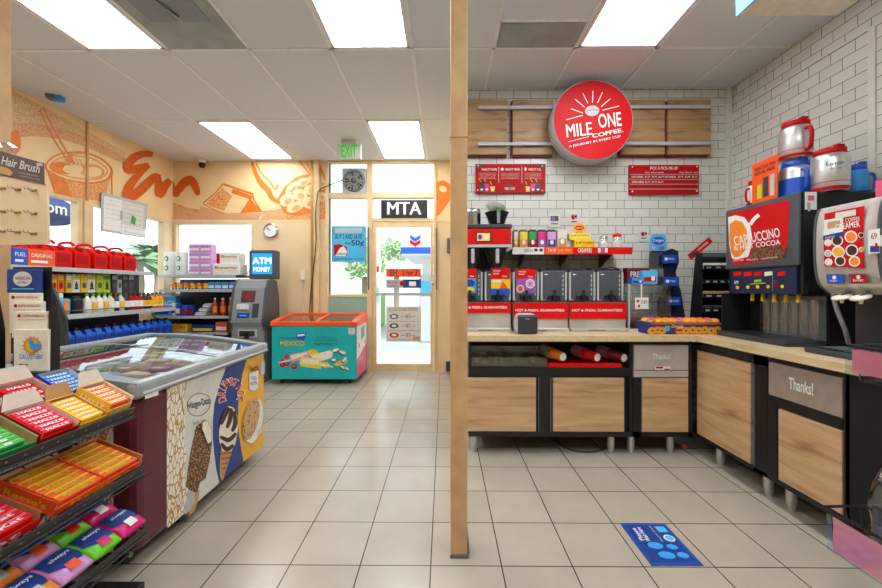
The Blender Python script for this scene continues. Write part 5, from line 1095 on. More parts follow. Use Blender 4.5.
# ---- niche contents
zs = zN0+.0025
YNn = FYc+.03
x0, x1 = fx(468), fx(548)
t = thing('lid_organizer', 'clear acrylic lid organizer lying in the open niche under the coffee counter', 'organizer', ((x0+x1)/2, YNn+.1, zs))
hN = fz(352)-zs
m = MB(); m.box(x0, x1, YNn, YNn+.004, zs, zs+hN*.6, 'acrylic').box(x0, x1, YNn+.25, YNn+.254, zs, zs+hN, 'acrylic').box(x0, x1, YNn+.004, YNn+.25, zs, zs+.004, 'acrylic')
for i in range(3): x = x0+(x1-x0-.004)*i/2; m.box(x, x+.004, YNn+.004, YNn+.25, zs+.004, zs+hN*.9, 'acrylic')
m.build('tray', t)
for i in range(4):
    x = x0+(x1-x0)*(i+.5)/4; p = (x, YNn+.13, zs+.006)
    m = MB(Tr(*p)); 
    for k in range(5): m.lathe([(.042, 0), (.045, .004), (.038, .012), (.02, .014)], 'bag_clear', 18, Tr(0, 0, k*.009))
    single(m, 'lid_stack', 'stack of clear cup lids, %s from the left in the acrylic organizer' % ORD[i], 'cup lids', p, 'stacks of lids in the niche')
m = MB(); px0_, px1_ = fx(549.5), fx(622); m.box(px0_, px1_, YNn-.02, YNn+.3, zs-.001+.001, zs+.006, 'red2').box(px0_, px1_, YNn-.022, YNn-.018, zs, zs+.03, 'red2')
t = thing('cup_tray', 'bright red tray under the three cup stacks in the niche', 'tray', ((px0_+px1_)/2, YNn+.1, zs)); m.build('tray', t)
for k, (pa, pb, c, lb) in enumerate((((552, 344), (563, 357), 'orange2', 'stack of orange paper cups lying in the niche, leftmost of three'), ((577, 345), (597.5, 357.5), 'red2', 'stack of red and pink paper cups lying in the middle of the niche'), ((602, 346), (624, 358), 'darkred', 'stack of maroon paper cups lying in the niche beside the bin cabinet'))):
    e = PY(pb[0], pb[1], YNn+.0); s0 = PY(pa[0], pa[1], YNn+.24)
    e.z = max(e.z, zs+.048); s0 = Vector((e.x-.10, YNn+.27, e.z+.02)); ax_ = (s0-e).normalized()
    q_ = ax_.to_track_quat('Z', 'Y').to_matrix().to_4x4(); t = thing('cup_stack', lb, 'cups', e, 'cup stacks in the niche')
    X_ = Matrix.Translation(e) @ q_; L = (s0-e).length
    MB().lathe([(.030, 0), (.0305, .003), (.041, .12), (.043, .12), (.043, .125)], c, 22, X_).build('cup', t)
    m = MB(); 
    for j in range(6): m.lathe([(.042, .125+j*.02), (.044, .128+j*.02), (.044, .131+j*.02), (.042, .134+j*.02), (.042, .145+j*.02)], 'cream' if k == 0 else 'lilac', 20, X_)
    m.build('stacked_cups', t)
    MB().lathe([(.001, -.001), (.028, -.001)], 'white', 22, X_, cap=False).build('cup_base', t)

# ---- wall decorations
WY = YC-.001
rails = thing('wall_rail', 'pair of long grey horizontal rails across the wood panels on the coffee wall', 'rail', (1.3, YC-.07, 2.6))
for py in (107.5, 144):
    z = PY(600, py, YC-.07).z; MB().box(.30, PY(711, py, YC-.07).x, YC-.085, YC-.06, z-.014, z+.014, 'lgrey', .004).build('rail', rails)
for k, (px0, px1) in enumerate(((462, 507), (512.8, 552.7), (621, 664.5), (668, 710.5))):
    a = PY(px0, 100, YC-.05); b = PY(px1, 154.5, YC-.05)
    t = thing('wood_panel', 'slatted wood panel with red edge on the tiled wall, %s' % ('leftmost beside the beige post', 'left of the round red sign', 'right of the round red sign', 'rightmost above the price board')[k], 'wall panel', ((a.x+b.x)/2, YC-.03, b.z), 'wood panels around the round sign')
    MB().box(a.x, b.x, YC-.055, YC-.03, b.z, a.z, 'panel_wood').build('board', t); MB().box(a.x-.012, b.x, YC-.03, WY, b.z-.014, a.z, 'darkred').build('backing', t)
    m = MB()
    for i in range(1, 6): z = b.z+(a.z-b.z)*i/6; m.box(a.x, b.x, YC-.0556, YC-.055, z-.001, z+.001, 'tan')
    m.build('plank_seams', t)
# round sign
SY = 3.24; c0 = PY(593, 120, SY); R = 40.2/FPX*SY
t = thing('round_sign', 'large round red sign reading MILE ONE COFFEE above the coffee counter', 'sign', (c0.x, SY, c0.z))
MB().lathe([(R*.985, 0), (R, .006), (R, .15), (R*.6, .15)], 'lgrey', 48, FY(c0.x, SY+.151, c0.z)).build('can', t)
MB().lathe([(.001, 0), (R*.975, 0)], 'sign_red', 48, FY(c0.x, SY-.0015, c0.z), cap=False).build('face', t)
MB().box(c0.x-.1, c0.x+.1, SY+.151, YC-.09, c0.z-.02, c0.z+.02, 'dgrey').box(c0.x-.02, c0.x+.02, SY+.151, WY, c0.z-.2, c0.z-.16, 'dgrey').build('bracket', t)
d = MB(); Yq = SY-.003; rot = .17
Q = lambda x, y: (440+x/3.817, 60+y/3.817)
for (x0, y0, x1, y1) in ((482, 228, 545, 211), (500, 186, 545, 202), (516, 150, 552, 180), (545, 127, 565, 166), (584, 118, 582, 163), (620, 124, 601, 164), (650, 148, 615, 178), (683, 176, 620, 192)):
    A, B_ = Q(x0, y0), Q(x1, y1); d.prib([A, ((A[0]+B_[0])/2, (A[1]+B_[1])/2), B_], .75, 'y', Yq, 'white')
d.pell(*Q(581, 194), 27/3.817, 20/3.817, 'y', Yq, 'lgrey', -.1); d.prib([Q(556, 197), Q(580, 190), Q(606, 193)], .6, 'y', Yq-.0006, 'sign_red')
d.ptext('MILE', *Q(482, 242), *Q(580, 290), 'y', Yq, 'white', .03, -.1); d.ptext('ONE', *Q(604, 202), *Q(692, 256), 'y', Yq, 'white', .03, -.1)
d.ptext('COFFEE.', *Q(580, 271), *Q(700, 286), 'y', Yq, 'white', .04, -.2); d.prib([Q(490, 312), Q(530, 302), Q(568, 292)], .5, 'y', Yq, 'white')
d.ptext('A JOURNEY IN EVERY CUP', *Q(490, 306), *Q(692, 317), 'y', Yq, 'white', .03, -.2)
d.build('lettering', t)
z0 = CT+.0; a = PY(590.5, 235, YC-.02); single(MB().box(a.x-.006, a.x+.006, YC-.014, WY, a.z-.03, c0.z-.2, 'offwhite'), 'conduit', 'thin white conduit running down the tiles below the round sign', 'conduit', (a.x, YC-.007, a.z))
# menu boards
a = PY(475.5, 164, YC-.03); b = PY(545.5, 193, YC-.03)
t = thing('menu_board', 'small red menu board with three columns and pictured cups, left of the round sign', 'menu board', ((a.x+b.x)/2, YC-.015, b.z)); MB().box(a.x, b.x, YC-.03, YC-.012, b.z, a.z, 'red').build('panel', t)
MB().box(a.x+.05, a.x+.08, YC-.012, WY, b.z+.05, a.z-.05, 'dgrey').box(b.x-.08, b.x-.05, YC-.012, WY, b.z+.05, a.z-.05, 'dgrey').build('bracket', t)
d = MB(); Yq = YC-.0315; k11 = lambda x, y: (470+x/11.025, 160+y/11.025)
for x0, x1, tx in ((130, 296, 'MAKE IT YOURS'), (390, 548, 'MAKE IT FRESH'), (645, 785, 'MAKE IT FULL')): d.ptext(tx, *k11(x0, 92), *k11(x1, 116), 'y', Yq, 'white', .03)
d.pell(*k11(355, 102), 1.5, 1.5, 'y', Yq, 'cream').pell(*k11(612, 100), 1.2, 1.8, 'y', Yq, 'cream')
for x0, x1 in ((95, 290), (340, 545), (600, 795)):
    for j in range(5): d.ptext('pick the cup and fill with any brew', *k11(x0+(j % 2)*12, 140+j*15), *k11(x1-(j % 2)*12, 150+j*15), 'y', Yq, 'pink' if False else 'cream', 0)
for x in (315, 570): d.pp([k11(x, 75), k11(x+4, 75), k11(x+4, 250), k11(x, 250)], 'y', Yq, 'cream')
for x, c in ((130, 'char'), (185, 'hotpink'), (250, 'gold'), (638, 'gold'), (695, 'hotpink'), (750, 'char')):
    y0_ = 285 if c == 'gold' else 255
    d.pp([k11(x-28, y0_), k11(x+28, y0_), k11(x+20, 350), k11(x-20, 350)], 'y', Yq, c); d.pp([k11(x-30, y0_-10), k11(x+30, y0_-10), k11(x+28, y0_+4), k11(x-28, y0_+4)], 'y', Yq-.0005, 'black'); d.prib([k11(x-10, y0_-12), k11(x-20, y0_-32), k11(x-28, y0_-50)], .6, 'y', Yq, 'gold'); d.pell(*k11(x, 325), 1.4, 1.0, 'y', Yq-.0006, 'cream')
d.pp([k11(430, 245), k11(490, 300), k11(380, 300)], 'y', Yq, 'darkred'); d.ptext('MILE ONE', *k11(385, 300), *k11(495, 330), 'y', Yq, 'cream', .03)
for x, y in ((90, 62), (798, 66), (86, 330), (798, 335)): d.pell(*k11(x, y), .8, .8, 'y', Yq-.0006, 'lgrey')
d.pp([k11(66, 45), k11(160, 45), k11(66, 110)], 'y', Yq, 'brown').pp([k11(730, 45), k11(815, 45), k11(815, 110)], 'y', Yq, 'brown')
d.build('print', t)
a = PY(629.3, 165, YC-.03); b = PY(699, 194, YC-.03)
t = thing('price_board', 'small red price board with white rows reading PICK A PICK-ME-UP on the tiled wall', 'price board', ((a.x+b.x)/2, YC-.015, b.z)); MB().box(a.x, b.x, YC-.03, YC-.012, b.z, a.z, 'red').build('panel', t)
MB().box(a.x+.05, a.x+.08, YC-.012, WY, b.z+.05, a.z-.05, 'dgrey').box(b.x-.08, b.x-.05, YC-.012, WY, b.z+.05, a.z-.05, 'dgrey').build('bracket', t)
d = MB(); k12 = lambda x, y: (625+x/11.025, 158+y/11.025)
d.ptext('PICK A PICK-ME-UP', *k12(278, 95), *k12(580, 128), 'y', Yq, 'white', .03)
for y in (178, 232, 284, 338): d.pp([k12(50, y), k12(815, y), k12(815, y+9), k12(50, y+9)], 'y', Yq, 'grey')
for x0, x1 in ((220, 425), (598, 805)): d.ptext('SMALL  MEDIUM  LARGE', *k12(x0, 153), *k12(x1, 167), 'y', Yq, 'cream', 0)
for x0, x1, y, tx in ((75, 198, 208, 'HOT COFFEE'), (222, 276, 208, '$1.79'), (296, 350, 208, '$1.99'), (370, 424, 208, '$2.19'), (440, 560, 208, 'HOT COCOA'), (584, 640, 208, '$1.79'), (662, 716, 208, '$1.99'), (738, 792, 208, '$2.19'), (75, 208, 264, 'CAPPUCCINO'), (222, 276, 264, '$1.79'), (296, 350, 264, '$1.99'), (365, 420, 264, '$2.19')): d.ptext(tx, *k12(x0, y-10), *k12(x1, y+10), 'y', Yq, 'cream', .03)
for x, y in ((82, 97), (793, 93), (82, 368), (793, 362)): d.pell(*k12(x, y), .8, .8, 'y', Yq-.0006, 'cream')
d.build('print', t)

# ---- wall shelf with condiments
ShY = 3.10; x0, x1 = PY(512.5, 250, ShY).x, PY(632.5, 250, ShY).x; za, zb_ = PY(600, 247.2, ShY).z, PY(600, 254.3, ShY).z
t = thing('wall_shelf', 'wall shelf with a red and orange price strip above the coffee servers', 'shelf', ((x0+x1)/2, 3.28, zb_))
MB().box(x0, x1, ShY+.005, WY, zb_+.035, za-.012, 'char').build('board', t)
m = MB(); m.box(x0, PY(544, 250, ShY).x, ShY, ShY+.005, zb_, za, 'white').box(PY(544.2, 250, ShY).x, PY(573, 250, ShY).x, ShY, ShY+.005, zb_, za+.004, 'orange').box(PY(573.4, 250, ShY).x, x1, ShY, ShY+.005, zb_, za, 'red2'); m.build('price_strip', t)
d = MB(); Yq = ShY-.001
d.ptext('add-ins', 524, 248, 533, 252, 'y', Yq, 'dblue', .0).pell(536, 250, 2, 1.6, 'y', Yq, 'darkred').pell(541, 250, 2, 1.6, 'y', Yq, 'brown').ptext('2 for $4', 548, 248.5, 556, 252, 'y', Yq, 'white', .03).ptext('any size', 558, 248.5, 571, 252, 'y', Yq, 'yellow', .02).ptext('CREAMERS', 578, 248, 592, 252.5, 'y', Yq, 'white', .03)
for x, c in ((598, 'cream'), (601.5, 'purple'), (605, 'white')): d.pp([(x, 248), (x+2.6, 248), (x+2.6, 252.5), (x, 252.5)], 'y', Yq, c)
d.build('print', t)
for x in (x0+.12, (x0+x1)/2, x1-.12): MB().prism([(WY, zb_-.10), (WY, zb_+.035), (3.14, zb_+.035)], x-.004, x+.004, 'dgrey', Matrix(((0, 0, 1, 0), (1, 0, 0, 0), (0, 1, 0, 0), (0, 0, 0, 1)))).build('bracket', t)
zS = za-.0115
def onsh(px0, px1, py0, c, c2, lb, name, cat, grp=None, y=ShY+.05, dep=.1, tx=None, lid=None, zb=None):
    a = PY(px0, py0, y); b = PY(px1, py0, y); zz = zS if zb is None else zb
    t = thing(name, lb, cat, ((a.x+b.x)/2, y+dep/2, zz), grp); top = a.z if lid is None else a.z-.018
    MB().box(a.x+.003, b.x-.003, y, y+dep, zz, top, c, .005).build('body', t)
    if lid: MB().box(a.x+.006, b.x-.006, y+.004, y+dep-.004, top, a.z, lid, .003).build('lid', t)
    d = MB(); w_ = b.x-a.x; h = top-zz; F = FY((a.x+b.x)/2, y-.0012, zz)
    if c2: d.rect(-w_*.4, w_*.4, h*.12, h*.55, c2, 0, F)
    if c2: d.disc(0, h*.4, w_*.2, h*.13, 'white', .0006, F)
    if tx: d.text(tx, 0, h*.7, w_*.8, h*.22, 'red' if c != 'red' else 'white', .0006, F)
    if c2 or tx: d.build('label', t)
    return a.z
for i, (p0, p1, c, c2, lid, w_) in enumerate(((513.5, 518.5, 'cream', 'orange2', 'dgrey', 'narrow cream canister'), (519.5, 528, 'yellow2', 'orange2', 'dgrey', 'pale yellow canister'), (528.8, 537, 'green', 'red', 'char', 'green canister'), (537.8, 546.5, 'hotpink', 'purple', 'char', 'magenta canister'), (547.3, 556.5, 'lilac', 'dblue', 'char', 'pale violet canister'), (557.3, 567.5, 'offwhite', 'tan', None, 'white box'))):
    onsh(p0, p1, 229.5, c, c2, '%s on the condiment shelf, %s from the left' % (w_, ORD[i]), 'condiment_canister', 'canister', 'canisters on the wall shelf', lid=lid)
zz = onsh(574, 595.5, 240, 'yellow', None, 'lower yellow tea box with red print on the condiment shelf', 'tea_box', 'box', None, tx='LIPTON')
zz = onsh(569, 591, 233.5, 'yellow2', None, 'yellow tea box lying on top of the lower one on the condiment shelf', 'tea_box', 'box', None, tx='LIPTON', zb=zz+.0005, y=ShY+.055)
a = PY(579, 228, ShY+.1); t = thing('tea_sign', 'round-topped yellow tea sign with red oval above the tea boxes', 'sign', (a.x, ShY+.1, zz)); MB().prism([(-.06, -.03), (.06, -.03), (.055, .015), (.02, .04), (-.02, .04), (-.055, .015)], 0, .006, 'gold', FY(a.x, ShY+.1, a.z-.0)).box(a.x-.02, a.x+.02, ShY+.1, ShY+.12, zz+.0005, a.z-.028, 'gold').build('panel', t)
MB().disc(0, 0, .04, .02, 'red2', .0065, FY(a.x, ShY+.1, a.z)).text('Lipton', 0, 0, .06, .018, 'white', .0072, FY(a.x, ShY+.1, a.z)).build('print', t)
for i, (px, lidc, lb) in enumerate(((603.5, 'chrome', 'glass sugar jar with a steel lid on the condiment shelf'), (617, 'red2', 'glass creamer jar with a red lid on the condiment shelf'))):
    p = PY(px, 240, ShY+.09); t = thing('sugar_jar', lb, 'jar', (p.x, ShY+.09, zS)); r = .033 if i == 0 else .036; h = .105 if i == 0 else .125
    MB().lathe([(r*.9, 0), (r, .01), (r, h*.8), (r*.85, h*.88)], 'acrylic', 20, Tr(p.x, ShY+.09, zS)).build('jar', t)
    MB().lathe([(r*.9, .004), (r*.9, h*.62)], 'white', 20, Tr(p.x, ShY+.09, zS)).build('filling', t)
    MB().lathe([(r*.95, h*.86), (r, h*.9), (r*.9, h*1.02), (r*.4, h*1.08)], lidc, 20, Tr(p.x, ShY+.09, zS)).build('lid', t)
# small cards on the tiles
for i, (q0_, q1_, c, lb) in enumerate((((549, 214), (560, 227), 'red', 'small white card with dark print on the tiles above the canisters'), ((569, 212), (579, 225), 'red', 'small white card with red picture on the tiles above the tea boxes'), ((639, 229.5), (648.5, 241), 'red', 'small white card with red picture left of the blue delight sign'))):
    a = PY(q0_[0], q0_[1], YC-.01); b = PY(q1_[0], q1_[1], YC-.01); t = thing('wall_card', lb, 'card', ((a.x+b.x)/2, YC-.005, b.z)); MB().box(a.x, b.x, YC-.008, WY, b.z, a.z, 'offwhite').build('card', t)
    d = MB(); w_ = q1_[0]-q0_[0]; h = q1_[1]-q0_[1]
    d.pp([(q0_[0]+1.5, q0_[1]+2), (q1_[0]-1.5, q0_[1]+2), (q1_[0]-1.5, q0_[1]+h*.55), (q0_[0]+1.5, q0_[1]+h*.55)], 'y', YC-.009, 'char2' if i == 0 else 'lgrey').pell((q0_[0]+q1_[0])/2-1, q0_[1]+h*.4, w_*.18, h*.18, 'y', YC-.009, c if i else 'purple').pell((q0_[0]+q1_[0])/2+2, q0_[1]+h*.35, w_*.12, h*.12, 'y', YC-.009, 'brown').pp([(q0_[0]+2, q0_[1]+h*.7), (q1_[0]-2, q0_[1]+h*.7), (q1_[0]-2, q0_[1]+h*.8), (q0_[0]+2, q0_[1]+h*.8)], 'y', YC-.009, 'dgrey'); d.build('print', t)
t = thing('wall_sticker', 'tilted red sticker strip on the tiles right of the blue delight sign', 'sticker', PY(700, 249, YC-.002))
c_ = PY(700, 248.5, YC-.002); F = FY(c_.x, YC-.001, c_.z) @ Rz(math.radians(40)); MB().box(-.125, .125, -.028, .028, 0, .002, 'red2', 0, F).build('strip', t); MB().text('CREAMER', .03, 0, .12, .02, 'white', .003, F, .03).rect(-.1, -.05, -.014, .014, 'char', .003, F).build('lettering', t)

# ---- server stands, thermal servers
zc = CT+.0005; SYf = 2.98
def sx(px): return PY(px, 300, SYf).x
def sz(py): return PY(600, py, SYf).z
def stand(px0, px1, b0, b1, lb, tx):
    x0, x1 = max(sx(px0), .15), sx(px1); t = thing('server_stand', lb, 'server stand', ((x0+x1)/2, SYf+.12, zc), 'stainless stands under the coffee servers')
    m = MB(); m.box(x0, x1, SYf+.01, SYf+.30, zc, sz(b0)-.004, 'steel', .004).box(x0, x1, SYf-.03, SYf+.01, zc, zc+.025, 'steel', .004).box(x0-.003, x1+.003, SYf-.002, SYf+.31, sz(b0)-.004, sz(b0), 'dgrey'); m.build('base', t)
    MB().box(x0, x1, SYf, SYf+.009, sz(b1), sz(b0)-.004, 'red2').build('banner', t)
    cy = (b0+b1)/2; MB().ptext(tx, max(px0+2, 468.5), cy-1.4, px1-4, cy+1.4, 'y', SYf-.001, 'white', .04).build('lettering', t)
    MB().box(x0+(x1-x0)*.3, x0+(x1-x0)*.6, SYf-.031, SYf-.03, zc+.008, zc+.014, 'dgrey').build('slot', t)
stand(440, 511, 302, 313, 'steel stand with narrow red banner at left under the red brewer', '& FRESH, GUARANTEED'); stand(513.5, 568.3, 302, 319, 'steel stand with red banner in the middle of the server row', 'HOT & FRESH, GUARANTEED'); stand(570, 626.5, 302, 319, 'steel stand with red banner at the right end of the server row', 'HOT & FRESH, GUARANTEED')
zv = sz(302)+.0005
def server():
    w_, h, dp = .098, .245, .20; t = thing('coffee_server', '', 'coffee server')
    m = MB(); m.box(-w_, w_, .0, dp, 0, h, 'char2', .008); m.build('body', t)
    MB().box(-w_-.004, -w_+.010, -.004, dp*.6, .01, h-.012, 'lgrey', .003).build('side_trim', t); MB().box(w_-.010, w_+.004, -.004, dp*.6, .01, h-.012, 'lgrey', .003).build('side_trim', t)
    m = MB()
    for k in range(5): m.box(w_-.03, w_-.022, -.002, .0, .05+k*.035, .072+k*.035, 'lgrey')
    m.box(-w_+.025, -w_+.05, -.002, 0, h-.035, h-.027, 'white').box(-w_+.012, -w_+.03, -.002, 0, .01, .02, 'orange'); m.build('markings', t)
    m = MB(); m.box(-w_*.9, w_*.9, .01, dp-.01, h, h+.012, 'black', .004).tube(smooth([(-w_*.8, .02, h+.01), (0, -.0, h+.024), (w_*.8, .02, h+.01)], 4), .006, 'black', 6); m.build('lid', t)
    m = MB(); m.lathe([(.014, 0), (.014, .03)], 'black', 12, FY(0, 0, .045)).box(-.014, .014, -.045, -.02, .0, .06, 'black', .005).lathe([(.008, .06), (.008, .075), (.014, .08), (.012, .09)], 'black', 10, Tr(0, -.032, 0)).tube(smooth([(-.045, 0, .035), (-.04, -.035, .025), (-.035, -.04, -.0), ], 4), .005, 'black', 6).tube(smooth([(.045, 0, .035), (.04, -.035, .025), (.035, -.04, 0)], 4), .005, 'black', 6).box(-.05, .05, -.006, 0, .02, .05, 'black', .003); m.build('tap', t)
    return t
SVP = None
names = ('coffee server with a blue and red card, beside the beige post', 'coffee server with a yellow and red card under the brewer', 'coffee server with a donut picture card, in the middle stand', 'plain dark coffee server, right one on the middle stand', 'plain dark coffee server, left one on the right stand', 'plain dark coffee server at the right end of the row')
for i, pxc in enumerate((470, 498.5, 527.2, 555.5, 584.3, 612.7)):
    if SVP is None: SVP = server(); o = SVP; o['label'] = names[0]; o['group'] = 'coffee servers'
    else: o = dup(SVP, names[i])
    o.location = (sx(pxc), SYf+.045, zv)
for px0, px1, py0, py1, kind in ((460, 476.3, 268.5, 293, 0), (491, 510, 268, 294.5, 1), (516.5, 535.5, 269, 293.5, 2)):
    Yq = SYf+.036; a = PY(px0, py0, Yq); b = PY(px1, py1, Yq); t = thing('flavor_card', ('blue and red flavour card', 'red flavour card with yellow and blue scene', 'red and magenta flavour card with donuts')[kind]+' on a coffee server', 'card', ((a.x+b.x)/2, Yq, b.z), 'flavour cards on the coffee servers')
    MB().box(a.x, b.x, Yq, Yq+.004, b.z, a.z, 'red2').build('card', t); d = MB(); w_ = px1-px0; h = py1-py0; z_ = Yq-.0008
    d.ptext('HOUSE', px0+w_*.12, py0+h*.08, px0+w_*.5, py0+h*.14, 'y', z_, 'white', .03).ptext('BLEND', px0+w_*.12, py0+h*.18, px0+w_*.42, py0+h*.24, 'y', z_, 'white', .03).ptext('12oz', px0+w_*.6, py0+h*.28, px0+w_*.85, py0+h*.34, 'y', z_, 'white', .03)
    if kind == 0: d.pp([(px0, py0+h*.4), (px1, py0+h*.4), (px1, py1), (px0, py1)], 'y', z_, 'blue2').pell(px0+w_*.6, py0+h*.6, w_*.3, h*.14, 'y', z_-.0006, 'dblue').pell(px0+w_*.6, py0+h*.85, w_*.3, h*.1, 'y', z_-.0006, 'yellow')
    elif kind == 1: d.pp([(px0, py0+h*.42), (px1, py0+h*.42), (px1, py0+h*.78), (px0, py0+h*.78)], 'y', z_, 'yellow').pp([(px0, py0+h*.78), (px1, py0+h*.78), (px1, py1), (px0, py1)], 'y', z_, 'blue').pell(px0+w_*.3, py0+h*.5, w_*.3, h*.05, 'y', z_-.0006, 'white').pp([(px0+w_*.45, py0+h*.78), (px0+w_*.6, py0+h*.5), (px0+w_*.75, py0+h*.6), (px0+w_*.9, py0+h*.78)], 'y', z_-.0006, 'orange')
    else:
        d.pp([(px0, py0+h*.42), (px1, py0+h*.36), (px1, py1), (px0, py1)], 'y', z_, 'purple')
        for ex, ey, r in ((.72, .6, .24), (.2, .8, .2)): d.pell(px0+w_*ex, py0+h*ey, w_*r, h*r*.8, 'y', z_-.0006, 'cream').pell(px0+w_*ex, py0+h*ey, w_*r*.75, h*r*.6, 'y', z_-.0012, 'lilac' if ex > .5 else 'orange').pell(px0+w_*ex, py0+h*ey, w_*r*.25, h*r*.2, 'y', z_-.0018, 'purple')
    d.build('print', t)
# brewer
BYf = 2.93; bx0, bx1 = .17, PY(511.5, 235, BYf).x; z1, z2, z3, z4 = [PY(500, y, BYf).z for y in (246.5, 244.5, 228.5, 224)]
t = thing('coffee_brewer', 'large red-fronted coffee brewer with two black brew funnels beside the beige post', 'coffee brewer', ((bx0+bx1)/2, 3.2, zc))
MB().box(bx0, bx1, BYf+.01, YC-.05, z1, z3+.001, 'black', .006).box(bx0+.02, bx1-.02, SYf+.32, YC-.05, zc, z1+.002, 'black').build('body', t)
MB().box(bx0, bx1-.004, BYf, BYf+.012, z2, z3, 'red2', .004).box(bx0, bx1-.002, BYf-.001, BYf+.012, z1-.005, z2, 'lgrey').build('front_panel', t); MB().box(bx0-.005, bx1+.006, BYf-.006, YC-.045, z3, z4, 'char', .01).build('top_cap', t)
d = MB(); d.pp([(475.5, 231.8), (491.5, 231.8), (491.5, 242), (475.5, 242)], 'y', BYf-.003, 'black').pp([(477, 233), (490, 233), (490, 240.8), (477, 240.8)], 'y', BYf-.004, 'screen_or').pell(480, 237, 2.2, 2.6, 'y', BYf-.005, 'blue').pp([(484, 235), (489, 235), (489, 239), (484, 239)], 'y', BYf-.005, 'white'); d.build('display', t)
for px in (472, 496):
    p = PY(px, 250, BYf+.1); m = MB(Tr(p.x, BYf+.13, 0)); m.lathe([(.035, z1-.155), (.05, z1-.13), (.085, z1-.02), (.09, z1-.003)], 'black', 22); m.build('brew_funnel', t)
    MB().box(p.x-.012, p.x+.012, BYf+.0, BYf+.045, z1-.125, z1-.015, 'lgrey', .006).build('funnel_handle', t)
# items on the brewer
p = PY(471.5, 224, BYf+.12); t = thing('steel_canister', 'ridged steel canister on top of the brewer beside the post', 'canister', (p.x, BYf+.14, z4)); zz = z4+.0005
MB().lathe([(.075, 0)]+[(.075+.003*(i % 2), .01+.014*i) for i in range(9)]+[(.07, .135), (.001, .138)], 'chrome', 26, Tr(p.x, BYf+.14, zz)).build('body', t)
p = PY(497, 224, BYf+.12); t = thing('filter_basket', 'black filter basket with green clip standing on the brewer', 'filter basket', (p.x, BYf+.13, zz))
MB().lathe([(.05, 0), (.055, .01), (.092, .105), (.098, .108), (.09, .112), (.05, .02)], 'black', 26, Tr(p.x, BYf+.13, zz)).build('basket', t); MB().box(p.x-.012, p.x+.012, BYf+.02, BYf+.045, zz+.01, zz+.10, 'grey', .005).build('handle', t); MB().box(p.x-.013, p.x+.013, BYf+.015, BYf+.04, zz+.09, zz+.118, 'green', .004).build('clip', t)
m = MB(Tr(p.x-.02, BYf+.13, zz+.114) @ Ry(.35)); n = 24
pr = []
for k in range(7): m.lathe([(.04, .0+k*.006), (.085-.002*k, .03+k*.006)], 'white', 24, cap=False)
single(m, 'paper_filter_stack', 'stack of white paper coffee filters tilted in the black filter basket', 'paper filters', (p.x, BYf+.13, zz+.114))
# grey rounded device on the counter
a = PY(516.5, 314, 2.76); b = PY(538, 335, 2.76); t = thing('countertop_device', 'rounded dark grey device with light side on the counter before the donut-card server', 'device', ((a.x+b.x)/2, 2.83, zc))
m = MB(); m.box(a.x+.006, b.x, 2.765, 2.90, zc, a.z, 'lgrey', .03); m.build('body', t); MB().box(a.x+.012, b.x-.0, 2.758, 2.79, zc+.003, a.z-.006, 'char', .025).build('front_panel', t); MB().rect(-.015, .015, -.004, .004, 'grey', .0, FY((a.x+b.x)/2, 2.757, a.z-.035)).build('logo', t)

# ---- acrylic case, creamer boxes, delight rack
EY = 3.03
def ex(px): return PY(px, 300, EY).x
def ez(py): return PY(650, py, EY).z
x0, x1 = ex(628), ex(671); z1_ = ez(284.5)
t = thing('pastry_case', 'clear acrylic pastry case on the counter right of the servers', 'pastry case', ((x0+x1)/2, EY+.15, zc))
m = MB(); th = .005; D_ = .28
m.box(x0, x1, EY, EY+D_, zc, zc+.01, 'white').box(x0, x0+th, EY, EY+D_, zc+.01, z1_, 'acrylic').box(x1-th, x1, EY, EY+D_, zc+.01, z1_, 'acrylic').box(x0, x1, EY+D_-th, EY+D_, zc+.01, z1_, 'acrylic').box(x0, x1, EY, EY+D_, z1_, z1_+.006, 'acrylic').box(x0, x1, EY, EY+th, zc+.12, z1_, 'acrylic').box(x0, x1, EY+.01, EY+D_-.01, ez(303), ez(303)+.005, 'acrylic'); m.build('case', t)
MB().box(x0+.0, x0+.014, EY-.004, EY+.01, zc, z1_, 'lgrey').build('post', t)
for sh in range(2):
    zz = (zc+.0105, ez(303)+.0055)[sh]
    if sh == 1: continue
    pl = MB(); pl.box(x0+.03, x1-.03, EY+.04, EY+D_-.04, zz, zz+.008, 'darkred', .003); single(pl, 'pastry_tray', 'dark red tray inside the acrylic pastry case', 'tray', ((x0+x1)/2, EY+.14, zz))
    for i in range(3): 
        p = (x0+.08+i*.085, EY+.13, zz+.0085); m = MB(Tr(*p)); m.lathe([(.012, .012), (.02, .002), (.032, .002), (.038, .014), (.03, .026), (.018, .026), (.012, .014)], 'choc' if i != 1 else 'pink', 20, cap=False); single(m, 'pastry', ('chocolate ring pastry at left', 'pink ring pastry in the middle', 'chocolate ring pastry at right')[i]+' of the acrylic case', 'pastry', p, 'pastries in the acrylic case')
a = PY(635, 297.5, EY-.012); b = PY(648.5, 309, EY-.012); t = thing('price_tag', 'small white price tag hanging in front of the acrylic pastry case', 'tag', ((a.x+b.x)/2, EY-.01, b.z)); MB().box(a.x, b.x, EY-.012, EY-.009, b.z, a.z, 'white').box((a.x+b.x)/2-.005, (a.x+b.x)/2+.005, EY-.010, EY-.007, a.z, z1_+.004, 'white').build('tag', t); MB().pell(638, 301, 1.2, 1.6, 'y', EY-.013, 'red').pell(639, 306, 1.2, 1.4, 'y', EY-.013, 'red').ptext('2/$3', 641, 300, 647, 304, 'y', EY-.013, 'dgrey', .02).build('print', t)
zz = z1_+.0065
